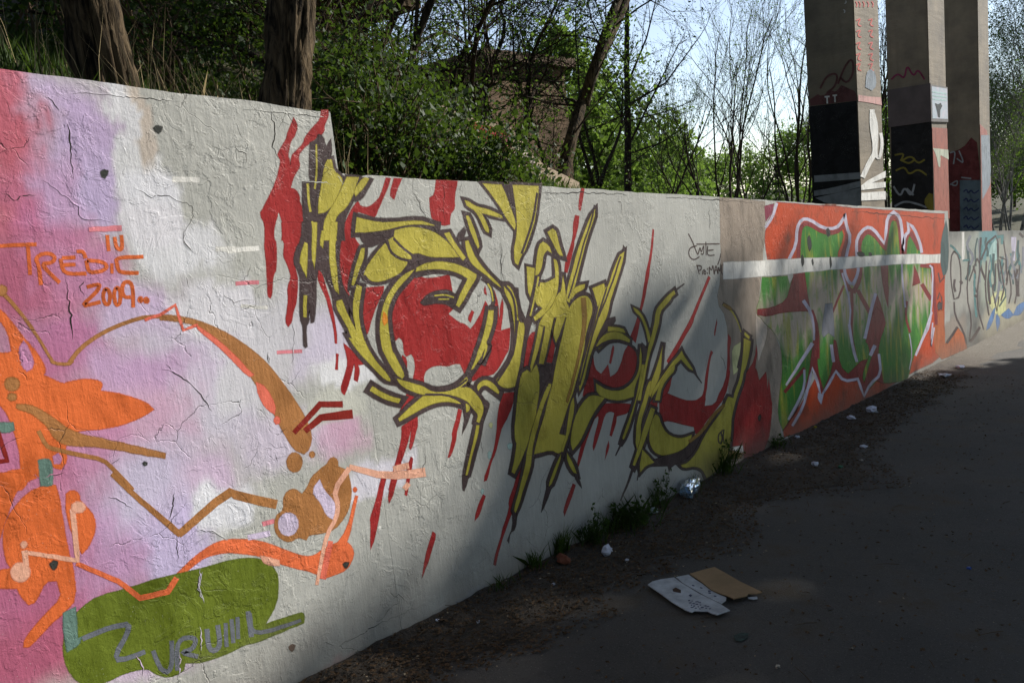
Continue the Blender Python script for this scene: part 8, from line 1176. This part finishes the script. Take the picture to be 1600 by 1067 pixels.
# shrubs on the bank, in front of and between the trunks
def shrub(x, y, rx, ry, h_, n, seed, label, size=.05, mat=LEAF_BUSH, stems=10):
    rng = np.random.default_rng(seed); z0 = bank_z(x, y)-.05; rt = empty('shrub', (x, y, z0), label, 'shrub', 'shrubs on the bank'); tb = Tubes(); tips = []
    for i in range(stems):
        a = rng.uniform(0, 6.28); grow(tb, rng, Vector((rng.normal(0, rx*.3), rng.normal(0, ry*.3), 0)), Vector((math.cos(a)*.5*rx/h_, math.sin(a)*.5*ry/h_, 1)), h_*rng.uniform(.6, 1.35), .012, 1, 3, tips, 5, minr=.0022, kids=(3, 5), spread=.8)
    tb.build('stem', TWIG, rt)['kind'] = 'stuff'
    n = int(n*.72); m_ = int(n*.5); t = np.array([tuple(q) for q in tips]); A = t[rng.integers(0, len(t), n-m_)]+rng.normal(0, .07, (n-m_, 3))
    cl = np.stack([rng.normal(0, rx*.48, 60), rng.normal(0, ry*.48, 60), np.abs(rng.normal(0, h_*.42, 60))], 1); B = cl[rng.integers(0, 60, m_)]+rng.normal(0, .10, (m_, 3))
    P_ = np.concatenate([A, B]); P_ = P_[P_[:, 1]+y > .34]
    quads_obj('foliage', leaf_quads(P_, size*rng.choice([.6, .85, 1.0, 1.35], len(P_), p=[.25, .35, .25, .15]), rng, .6), mat, rt)
SH = ((575, 1.0, .42, .3, .75, 6500, 'dense leafy shrub right behind the step of the wall'), (610, 1.15, .55, .4, .62, 6500, 'low leafy shrub behind the red streaks at the wall top'), (690, 1.1, .6, .45, .46, 6500, 'low leafy shrub behind the yellow fan of lettering'), (765, 1.3, .6, .4, .30, 3600, 'low shrub left of the leaning trunk foot'), (560, 1.9, .7, .6, .80, 6000, 'taller shrub right of the second thick trunk'), (640, 2.1, .9, .6, .62, 6000, 'broad shrub in the middle of the green mass'), (720, 2.4, .6, .4, .20, 3000, 'shrub in front of the red painted parapet'), (590, 3.4, 1.1, .8, .75, 5200, 'tall shrub below the arching branches'), (640, 4.4, .9, .6, .40, 3600, 'loose shrub below the brown building'), (835, 4.6, .6, .5, .22, 1800, 'small shrub at the foot of the leaning trunk'), (330, 2.6, .9, .7, .9, 4200, 'dark shrub between the two thick trunks'), (260, 3.8, 1.1, .8, 1.2, 4200, 'dark shrub right of the first thick trunk'), (60, 3.4, 1.0, .8, 1.0, 3800, 'dark shrub at the far left of the bank'), (380, 5.0, 1.3, .8, 1.3, 5200, 'large dark shrub high on the bank'), (150, 5.6, 1.8, 1.0, 1.6, 5600, 'large dark shrub high at the far left'), (905, 5.2, .8, .8, .3, 2600, 'low bright shrub right of the leaning trunk'), (990, 6.5, 1.2, 1.0, .5, 3000, 'low shrub behind the wall below the sky gap'))
for i, (px, y, rx, ry, hh, n, lab) in enumerate(SH):
    shrub(at(px, 250, y).x, y, rx, ry, hh, n, 200+i, lab, .040 if y < 3 else .055, LEAF_BUSH if i not in (15, 6) else LEAF_NEW)
# arching small trees above the shrubs
for i, (px, py, y, d, L, lab) in enumerate(((600, 180, 3.4, (.55, .1, 1), 3.6, 'dark arching sapling above the green shrubs'), (560, 200, 4.2, (.15, 0, 1), 4.0, 'twiggy sapling near the pale concrete block'), (700, 190, 5.0, (.2, 0, 1), 4.4, 'thin sapling in front of the brown building'), (760, 200, 4.6, (-.25, 0, 1), 4.2, 'sapling leaning left across the brown building'), (830, 220, 6.0, (.1, 0, 1), 4.5, 'leafy sapling left of the leaning trunk'), (790, 210, 5.2, (.05, 0, 1), 4.3, 'bushy sapling in front of the middle of the brown building'), (860, 230, 7.5, (-.15, 0, 1), 5.0, 'sapling crossing the right corner of the brown building'), (650, 180, 6.0, (.3, 0, 1), 4.6, 'thin sapling behind the arching one'), (520, 190, 3.0, (-.2, 0, 1), 3.8, 'sapling close right of the second thick trunk'), (300, 120, 4.5, (.1, 0, 1), 4.0, 'shaded sapling between the two thick trunks'))):
    p = at(px, py, y); p.z = bank_z(p.x, p.y)-.1
    tree('sapling', lab, p, 300+i, [(d, L, .045, (0, 0, 0)), ((d[0]-.35, .1, 1), L*.8, .03, (.1, .1, 0)), ((d[0]+.45, .0, .9), L*.85, .032, (-.1, .1, 0))], 3, LEAF_NEW, 2100, .05, .08, BARK2, 'saplings on the bank', kids=(4, 7), up=-.05, wig=.4, spread=.8, minr=.003)
# grass and dead stalks on the left of the bank
def blades(name, pts, hgt, wid, rng, mat, parent=None, lean=.35):
    c = len(pts); a = rng.uniform(0, 6.28, c); h_ = hgt*rng.uniform(.5, 1.2, c); w = wid*rng.uniform(.6, 1.2, c); p = np.asarray(pts)
    s = np.stack([np.cos(a), np.sin(a), np.zeros(c)], 1)*w[:, None]; l = rng.normal(0, lean, (c, 2)); tip = p+np.stack([l[:, 0]*h_, l[:, 1]*h_, h_], 1); mid = p+np.stack([l[:, 0]*h_*.35, l[:, 1]*h_*.35, h_*.55], 1)
    return quads_obj(name, np.stack([p-s*.5, p+s*.5, mid+s*.4, tip, mid-s*.4], 1), mat, parent, 5)
rng = np.random.default_rng(77)
def bank_pts(n, x0, x1, y0, y1):
    o = []
    for _ in range(n):
        x = rng.uniform(x0, x1); y = y0+(y1-y0)*rng.uniform()**1.4; o.append((x, y, bank_z(x, y)-.02))
    return o
tag(blades('bank_grass', bank_pts(18000, 0, 6.5, .34, 4.5), .16, .008, rng, GRASS), 'grass covering the earth bank behind the wall', 'grass', kind='stuff')
tag(blades('dead_stalks', bank_pts(240, 1.6, 3.2, .55, 2.2), .42, .004, rng, STRAW, lean=.3), 'dry pale stalks standing in the grass behind the wall', 'stalks', kind='stuff')

# ------------------------------------------------------------------ buildings behind the shrubs
def house(name, p, yaw, sx, sy, h_, wm, rm, label, roof='flat', win=()):
    rt = empty(name, p, label, 'building'); rt.rotation_euler = (0, 0, yaw); v, f = box_vf(0, sx, 0, sy, -3, h_); mesh_obj('wall', v, f, wm, rt)
    v, f = box_vf(-.35, sx+.35, -.35, sy+.35, h_+.003, h_+.35); mesh_obj('roof', v, f, rm, rt)
    for (x0, z0, w, hh) in win:
        v, f = box_vf(x0, x0+w, -.04, -.004, z0, z0+hh); wi = mesh_obj('window', v, f, simple('win_frame_'+str(len(MATS)), (120, 110, 96)), rt)
        v, f = box_vf(x0+.08, x0+w-.08, -.05, -.042, z0+.08, z0+hh-.08); mesh_obj('pane', v, f, simple('win_pane_'+str(len(MATS)), (60, 72, 82), .15, .2, 3, spec=.8), wi)
    return rt
BRN = simple('brown_render', (108, 86, 62), .9, .35, 1.5); RF = simple('roof_brown', (98, 78, 60), .9, .3, 3); BEIGE = concrete_mat('beige_concrete', (178, 158, 122), (150, 132, 100))
p = at(768, 200, 17); q = at(890, 200, 17); top = at(830, 88, 17).z
house('brown_building', (p.x, p.y, 0), 0.0, (q.x-p.x), 7, top-.35, BRN, RF, 'brown flat roofed building half hidden behind the saplings')
p = at(470, 130, 6.0); q = at(585, 130, 6.0); top = at(540, -40, 6.0).z
rt = empty('concrete_block', (p.x, p.y, 0), 'pale concrete structure with white painted edge behind the arching branches', 'building'); v, f = box_vf(0, q.x-p.x, 0, 5, 0, top+1.5); mesh_obj('wall', v, f, BEIGE, rt)
z1 = at(540, 28, 6.0).z; v, f = box_vf(-.6, q.x-p.x+.25, -.8, 5, z1, top+2); mesh_obj('overhang', v, f, simple('overhang_brown', (112, 94, 70), .9, .3, 2), rt)
z0 = at(590, 125, 6.0).z; z2 = at(590, 62, 6.0).z
for x0, w in ((q.x-p.x-.55, .30), (q.x-p.x-.15, .14)): v, f = box_vf(x0, x0+w, -.02, -.004, z0, z2); mesh_obj('white_paint_patch', v, f, MATS['white'], rt)
# sloping parapet with red paint
A = [at(690, 165, 3.5), at(735, 184, 3.5), at(800, 200, 3.5), at(822, 228, 3.5), at(850, 258, 3.5), at(905, 285, 3.5)]
PAR = concrete_mat('parapet_concrete', (186, 166, 140), (158, 140, 118)); rt = empty('sloping_parapet', A[0], 'low sloping concrete parapet with red graffiti seen through the shrubs', 'wall'); o = A[0]; V = []; F = []
for z in A: r = z-o; V += [(r.x, r.y, r.z), (r.x, r.y+.25, r.z), (r.x, r.y+.25, r.z-1.3), (r.x, r.y, r.z-1.3)]
for i in range(len(A)-1):
    a = 4*i
    for j in range(4): F.append((a+j, a+(j+1) % 4, a+4+(j+1) % 4, a+4+j))
F += [(0, 3, 2, 1), (len(V)-4, len(V)-3, len(V)-2, len(V)-1)]; mesh_obj('wall', V, F, PAR, rt)
for pl, col in (([(728, 188), (800, 206), (803, 228), (770, 236), (740, 215)], 'red'), ([(760, 218), (795, 212), (798, 232), (772, 234)], 'coral2'), ([(806, 222), (822, 236), (840, 256), (828, 258), (808, 240)], 'pinkwhite')):
    pts = [at(*s_, 3.49)-o for s_ in pl]; v2, f2 = flat_poly([(s_.x, s_.z) for s_ in pts]); mesh_obj('red_paint_patch' if col != 'pinkwhite' else 'pale_paint_patch', [(s_.x, -.008-(.004 if col == 'coral2' else 0), s_.y) for s_ in v2], f2, MATS[col], rt)

# ------------------------------------------------------------------ tree across the path whose crown shades the path and the foot of the wall
rng = np.random.default_rng(91); D = 25.0; cs = -1.4
S2 = np.array([math.cos(SUN_AZ), math.sin(SUN_AZ)]); P2_ = np.array([-S2[1], S2[0]]); c0 = S2*D+P2_*cs; zb = -K*c0[0]
rt = empty('shade_tree', (c0[0], c0[1], zb), 'big broad-crowned tree standing across the path out of view', 'tree'); tb = Tubes(); tips = []
tb.add([(0, 0, 0), (.1, .1, 3), (0, 0, 7)], [.4, .32, .22], 12)
for i in range(12): a = i*.9; grow(tb, rng, Vector((0, 0, 2.5+i*.35)), Vector((math.cos(a), math.sin(a), .7)), 5.0, .12, 1, 3, tips, 6, minr=.02)
tb.build('trunk', BARK2, rt)
n = 30000; u = rng.normal(size=(n, 3)); u /= np.linalg.norm(u, axis=1)[:, None]; u *= (rng.uniform(0, 1, n)**.31)[:, None]
lump = np.array([1+.10*mnoise.noise(Vector(tuple(w*2.3))) for w in u]); pts = u*lump[:, None]*np.array([4.6, 5.25, 7.45])+np.array([0, 0, 7.0-zb])
pts = pts[pts[:, 2] > 1.2]; quads_obj('crown', leaf_quads(pts, .36, rng, .75), LEAF_BUSH, rt)

for i, (x, y, H, W) in enumerate(((-11, -10, 11, 6), (-5, -10.5, 12, 6), (1.5, -11, 12, 6.5), (8, -11.5, 11, 6), (-13, -3, 11, 6))):  # unseen trees added across the path to block light from the sky
    rng = np.random.default_rng(400+i); rt = empty('broadleaf_tree', (x, y, zpath(x)), ['tree far behind the camera on the other side of the path', 'tree behind the camera across the path', 'tree straight across the path from the tall wall section', 'tree across the path from the yellow lettering', 'tree up the path behind the camera'][i], 'tree', 'trees across the path'); tb = Tubes(); tb.add([(0, 0, 0), (.1, 0, H*.5), (0, .1, H*.9)], [.25, .17, .04], 8); tb.build('trunk', BARK2, rt)
    cl = rng.normal(0, 1, (70, 3))*np.array([W*.33, W*.30, H*.22])+np.array([0, 0, H*.58]); pts = cl[rng.integers(0, 70, 7000)]+rng.normal(0, .55, (7000, 3)); pts = pts[pts[:, 2] > 1.0]; quads_obj('crown', leaf_quads(pts, .34, rng, .7), LEAF_BUSH, rt)

# ------------------------------------------------------------------ litter, weeds and cardboard on the path
def gz(x, y):
    if y < 0 and -y < verge_w(x): w = verge_w(x); return -K*x+verge_z(x, min(.97, -y/w), w)
    return -K*x
def gp(px, py):
    p = on_ground(px, py); return Vector((p.x, p.y, gz(p.x, p.y)))
rng = np.random.default_rng(14)
LIT = simple('leaf_litter_brown', (98, 76, 52), .95, .6, 160, rgb2=(34, 27, 20)); LITP = simple('litter_pale', (150, 136, 112), .9, .4, 20)
def litter_pts(n, lo, hi, far=1.25):
    o = []
    for _ in range(n):
        x = lo+(hi-lo)*rng.uniform()**1.2; y = -rng.uniform(0.02, verge_w(x)*far) if rng.uniform() < .84 else -rng.uniform(.1, 2.6); o.append((x, y, gz(x, y)+.006))
    return np.array(o)
def flat_leaves(pts, size, asp):
    q = leaf_quads(pts, size, rng, asp); q[:, :, 2] = pts[:, None, 2]+(q[:, :, 2]-pts[:, None, 2])*.35+.004; return q
tag(quads_obj('leaf_litter', flat_leaves(litter_pts(15000, 1.2, 11), .026, .6), LIT), 'brown leaf litter and crumbs scattered along the foot of the wall', 'litter', kind='stuff')
tag(quads_obj('pale_crumbs', flat_leaves(litter_pts(900, 1.3, 13, 1.4), .015, .7), LITP), 'pale crumbs and chips scattered along the foot of the wall', 'litter', kind='stuff')
tb = Tubes()
for i in range(420):
    p = litter_pts(1, 1.3, 10, 1.3)[0]; a = rng.uniform(0, 3.14); L = rng.uniform(.02, .11); d = Vector((math.cos(a), math.sin(a), -K*math.cos(a)+rng.normal(0, .1))); q = Vector(p)+Vector((0, 0, .004)); tb.add([q-d*L*.5, q+Vector((0, 0, .004)), q+d*L*.5], [.0016, .002, .001], 4)
tag(tb.build('twigs', TWIG), 'small twigs and stems scattered over the soil by the wall', 'twigs', kind='stuff')
# weeds
def tuft(px, py, n, hgt, seed, label, leafy=0, spread=.05):
    global rng
    r0 = np.random.default_rng(seed); p = gp(px, py); p.y = min(-.015, p.y); p.z = gz(p.x, p.y)-.01; rt = empty('weed', p, label, 'weed', 'weeds along the wall')
    P_ = np.stack([r0.normal(0, spread, n), np.minimum(-p.y-.004, r0.normal(0, spread*.6, n)), np.zeros(n)], 1); blades('blade', P_, hgt, .006, r0, GRASS, rt, .45)
    if leafy:
        tb = Tubes(); tips = []
        for _ in range(7): grow(tb, r0, Vector((r0.normal(0, spread*.6), min(-p.y-.02, r0.normal(0, .02)), 0)), Vector((r0.normal(0, .5), r0.normal(-.25, .3), 1)), hgt*r0.uniform(.7, 1.15), .0028, 2, 3, tips, 5, minr=.0012)
        tips = [t for t in tips if t.y+p.y < -.006]
        tb.build('stem', GRASS, rt)['kind'] = 'stuff'; q = leaves_at(tips, r0, leafy, .012, .030); quads_obj('leaf', q, LEAF_BUSH, rt)['kind'] = 'stuff'
tuft(836, 900, 60, .12, 1, 'small grass tuft nearest the camera at the wall foot', 0, .035); tuft(874, 876, 80, .19, 2, 'upright grass tuft at the wall foot left of the white tissue', 0, .03); tuft(930, 858, 60, .16, 3, 'leafy weed behind the white tissue', 160, .05); tuft(992, 832, 120, .18, 4, 'broad leafy weed below the drips of lettering', 220, .08); tuft(1030, 800, 40, .20, 5, 'thin tall weed left of the plastic bottle', 60, .05); tuft(1132, 748, 70, .22, 6, 'weed behind the plastic bottle at the wall', 90, .06); tuft(1215, 706, 50, .10, 7, 'small weed where the red paint meets the ground', 20, .06); tuft(960, 838, 50, .12, 8, 'low grass between two leafy weeds', 0, .05); tuft(785, 930, 30, .07, 9, 'tiny grass shoots low on the wall foot', 0, .05); tuft(1085, 772, 40, .10, 10, 'short grass beside the plastic bottle', 0, .08)

# torn cardboard
CW = simple('card_white', (178, 184, 190), .7, .38, 16); CB = simple('card_brown', (142, 118, 88), .85, .2, 9, .001, 60); INK = simple('ink_blue', (62, 66, 96), .8, .2, 20); DIRTB = simple('brown_stain', (72, 52, 40), .9, .3, 20)
def slab(name, pl, lift, th, mat, parent, origin, tilt=0):
    pts = [on_ground(*q) for q in pl]; v2, f2 = flat_poly([(q.x, q.y) for q in pts]); n = len(v2); z = lambda v: -K*v.x+lift+.35*max(0, math.hypot(v.x-origin.x, v.y-origin.y)-.1)**2
    V = [(v.x-origin.x, v.y-origin.y, z(v)+th-origin.z) for v in v2]+[(v.x-origin.x, v.y-origin.y, z(v)-origin.z) for v in v2]; F = []
    for f in f2:
        a, b, c = (v2[t] for t in f[:3]); s_ = (b.x-a.x)*(c.y-a.y)-(b.y-a.y)*(c.x-a.x); f = tuple(f) if s_ > 0 else tuple(reversed(f)); F.append(f); F.append(tuple(t+n for t in reversed(f)))
    m_ = len(pl)
    for i in range(m_): j = (i+1) % m_; F += [(i, j, j+n, i+n)]
    return mesh_obj(name, V, F, mat, parent)
def zc(pts): return [(1000+u/7.619, 885+v/7.619) for u, v in pts]
o = on_ground(1075, 940); rt = empty('white_cardboard', o, 'torn white printed cardboard lying on the path', 'cardboard')
slab('panel', zc([(95, 268), (150, 230), (250, 205), (410, 182), (500, 238), (700, 355), (950, 480), (1075, 575), (920, 625), (860, 605), (810, 575), (650, 568), (615, 585), (540, 555), (375, 455), (330, 420), (210, 335)]), .014, .004, CW, rt, o)
slab('panel', zc([(432, 182), (580, 158), (660, 205), (740, 250), (850, 330), (940, 375), (1030, 415), (1025, 450), (970, 488), (760, 380), (520, 245)]), .016, .004, CW, rt, o)
slab('printed_mark', zc([(390, 310), (430, 290), (490, 320), (490, 355), (430, 345), (395, 335)]), .0185, .0012, DIRTB, rt, o); slab('printed_mark', zc([(582, 382), (605, 370), (625, 385), (605, 400)]), .0185, .0012, INK, rt, o)
for r_, (y0, n_) in enumerate(((440, 4), (470, 6), (498, 6), (525, 3))):
    for c_ in range(n_): x0 = 570+c_*44+r_*14+rng.uniform(-9, 9); y_ = y0+c_*9; lw_ = rng.uniform(14, 40); slab('printed_mark', zc([(x0, y_), (x0+lw_, y_-lw_*.1), (x0+lw_+3, y_+rng.uniform(3, 9)), (x0+4, y_+rng.uniform(4, 11))]), .0185, .0012, INK, rt, o)
for x0, y0 in ((620, 265), (715, 292), (810, 330), (815, 352), (880, 390)): slab('printed_mark', zc([(x0, y0), (x0+30, y0+4), (x0+34, y0+16), (x0+4, y0+12)]), .0205, .0012, INK, rt, o)
o = on_ground(1140, 920); rt = empty('brown_cardboard', o, 'torn brown cardboard piece lying against the white one', 'cardboard')
slab('panel', zc([(595, 150), (720, 110), (890, 68), (1000, 120), (1200, 235), (1460, 365), (1390, 382), (1290, 380), (1270, 410), (1200, 425), (1120, 445), (1050, 410), (940, 370), (850, 330), (740, 240)]), .022, .004, CB, rt, o)
slab('torn_flap', zc([(1285, 385), (1395, 378), (1400, 405), (1350, 412), (1290, 400)]), .006, .004, CW, rt, o)

# crumpled clear bottle
mt, nt, bs = new_mat('clear_plastic'); bs.inputs['Base Color'].default_value = (.62, .80, .95, 1); bs.inputs['Roughness'].default_value = .07; bs.inputs['Transmission Weight'].default_value = .85; bs.inputs['IOR'].default_value = 1.45
p = gp(1074, 788); prof = [(0, .0), (.006, .030), (.02, .034), (.05, .033), (.07, .029), (.085, .033), (.11, .034), (.14, .033), (.165, .024), (.185, .014), (.20, .0125), (.21, .0125)]
d = (at(1098, 762, -.1)-at(1080, 788, -.2)).normalized(); d = Vector((.93, .22, -.02)).normalized(); u = d.cross(Vector((0, 0, 1))).normalized(); w = u.cross(d); V = []; F = []; n = 20
for i, (t, r) in enumerate(prof):
    for j in range(n):
        a = 2*math.pi*j/n; rr = r*(1+.42*mnoise.noise(Vector((math.cos(a)*1.6, math.sin(a)*1.6, t*24)))-.25*max(0, math.sin(t*46+a)))*1.5; q = d*t*1.35+(u*math.cos(a)+w*math.sin(a))*rr; V.append(tuple(q))
for i in range(len(prof)-1):
    for j in range(n): F.append((i*n+j, i*n+(j+1) % n, (i+1)*n+(j+1) % n, (i+1)*n+j))
rt = empty('plastic_bottle', p+Vector((0, 0, .045)), 'crumpled clear bluish plastic bottle at the foot of the wall', 'bottle'); mesh_obj('body', V, F, mt, rt, False)
tb = Tubes(); tb.add([d*.245, d*.268], [.018, .018], 14); e = tb.build('cap', simple('cap_blue', (60, 110, 190), .4), rt)
lb = Tubes(); lb.add([d*.07, d*.09, d*.11], [.043, .040, .043], 18); lb.build('wrapper', simple('wrapper_blue', (70, 120, 190), .3, .5, 60, rgb2=(200, 215, 230)), rt)

# tissue, scraps and stones
PAPER = simple('paper_scrap', (196, 200, 214), .8, .12, 30); STONE = simple('pale_stone', (176, 170, 158), .9, .3, 30); GREENP = simple('green_plastic', (60, 120, 92), .5, .2, 20); YEL = simple('yellow_plastic', (170, 160, 30), .5, .2, 20); BLUEP = simple('blue_plastic', (40, 74, 150), .5, .2, 20)
def crumple(name, px, py, s, mat, label, cat, seed, flat=.6, group=None):
    r0 = random.Random(seed); p = gp(px, py); bm = bmesh.new(); bmesh.ops.create_icosphere(bm, subdivisions=2, radius=s)
    for v in bm.verts:
        k_ = 1+.75*mnoise.noise(Vector(tuple(v.co/s*1.9))+Vector((seed, 2, 1)))+.25*mnoise.noise(Vector(tuple(v.co/s*5))+Vector((seed, 7, 1))); v.co *= k_; v.co.z *= flat
    lo = min(v.co.z for v in bm.verts)
    for v in bm.verts: v.co.z -= lo+.003
    me = bpy.data.meshes.new(name); bm.to_mesh(me); bm.free(); me.materials.append(mat); ob = link(bpy.data.objects.new(name, me)); ob.location = p; return tag(ob, label, cat, group)
crumple('tissue', 949, 873, .030, PAPER, 'crumpled white tissue beside the leafy weed', 'tissue', 1, .8); crumple('paper_scrap', 980, 880, .012, PAPER, 'tiny pale scrap right of the tissue', 'scrap', 2)
crumple('paper_scrap', 1274, 733, .022, PAPER, 'white scrap of paper out on the path below the red paint', 'scrap', 3, .9); crumple('paper_scrap', 1349, 699, .030, PAPER, 'flat white scrap lying on the open path', 'scrap', 4, .35); crumple('paper_scrap', 1362, 648, .045, PAPER, 'bluish white crumpled wrapper near the orange paint', 'scrap', 5, .7); crumple('paper_scrap', 1330, 660, .035, PAPER, 'crumpled wrapper left of the bluish one', 'scrap', 6, .5)
crumple('paper_scrap', 1246, 692, .02, PAPER, 'small white scrap close to the wall foot', 'scrap', 7, .6); crumple('bottle_cap', 1274, 677, .014, YEL, 'small yellow plastic lid by the wall', 'lid', 8, .7); crumple('plastic_scrap', 1314, 733, .02, GREENP, 'small green plastic scrap right of the white one', 'scrap', 9, .5); crumple('plastic_scrap', 1514, 888, .012, BLUEP, 'tiny blue scrap on the dark open asphalt', 'scrap', 10, .5)
crumple('stone', 1215, 1042, .010, STONE, 'pale pebble near the bottom edge of the path', 'stone', 11, .6); crumple('stone', 1346, 720, .014, STONE, 'flat pebble behind the flat white scrap', 'stone', 12, .3); crumple('brick_chip', 882, 890, .035, simple('brick_chip', (120, 70, 50), .9, .3, 20), 'reddish brick chip beside the upright grass tuft', 'stone', 13, .7); crumple('stone', 1022, 812, .028, simple('clear_wrap', (150, 160, 160), .4, .3, 20), 'pale crumpled wrap behind the broad leafy weed', 'scrap', 14, .6)
crumple('paper_scrap', 685, 983, .008, PAPER, 'tiny white chip nearest the camera by the wall', 'scrap', 15, .5); crumple('paper_scrap', 748, 980, .009, PAPER, 'tiny white sliver on the soil left of the cardboard', 'scrap', 16, .5); crumple('paper_scrap', 866, 918, .010, PAPER, 'tiny white flake below the brick chip', 'scrap', 17, .5)
crumple('paper_scrap', 1475, 590, .06, PAPER, 'white scraps in the litter below the orange corner', 'scrap', 18, .35); crumple('paper_scrap', 1500, 577, .05, PAPER, 'white scrap farthest down the wall foot', 'scrap', 19, .4)
slab_o = on_ground(1160, 997); tag(slab('painted_spot', [(1146, 994), (1158, 989), (1170, 990), (1168, 998), (1158, 1003), (1150, 1002)], .004, .001, simple('faded_teal', (58, 82, 76), .9, .5, 40, rgb2=(44, 48, 46)), None, slab_o), 'faded green paint spot on the asphalt', 'paint spot')
for o_ in list(COL.objects):
    if o_.name.startswith('painted_spot'): o_.location = slab_o
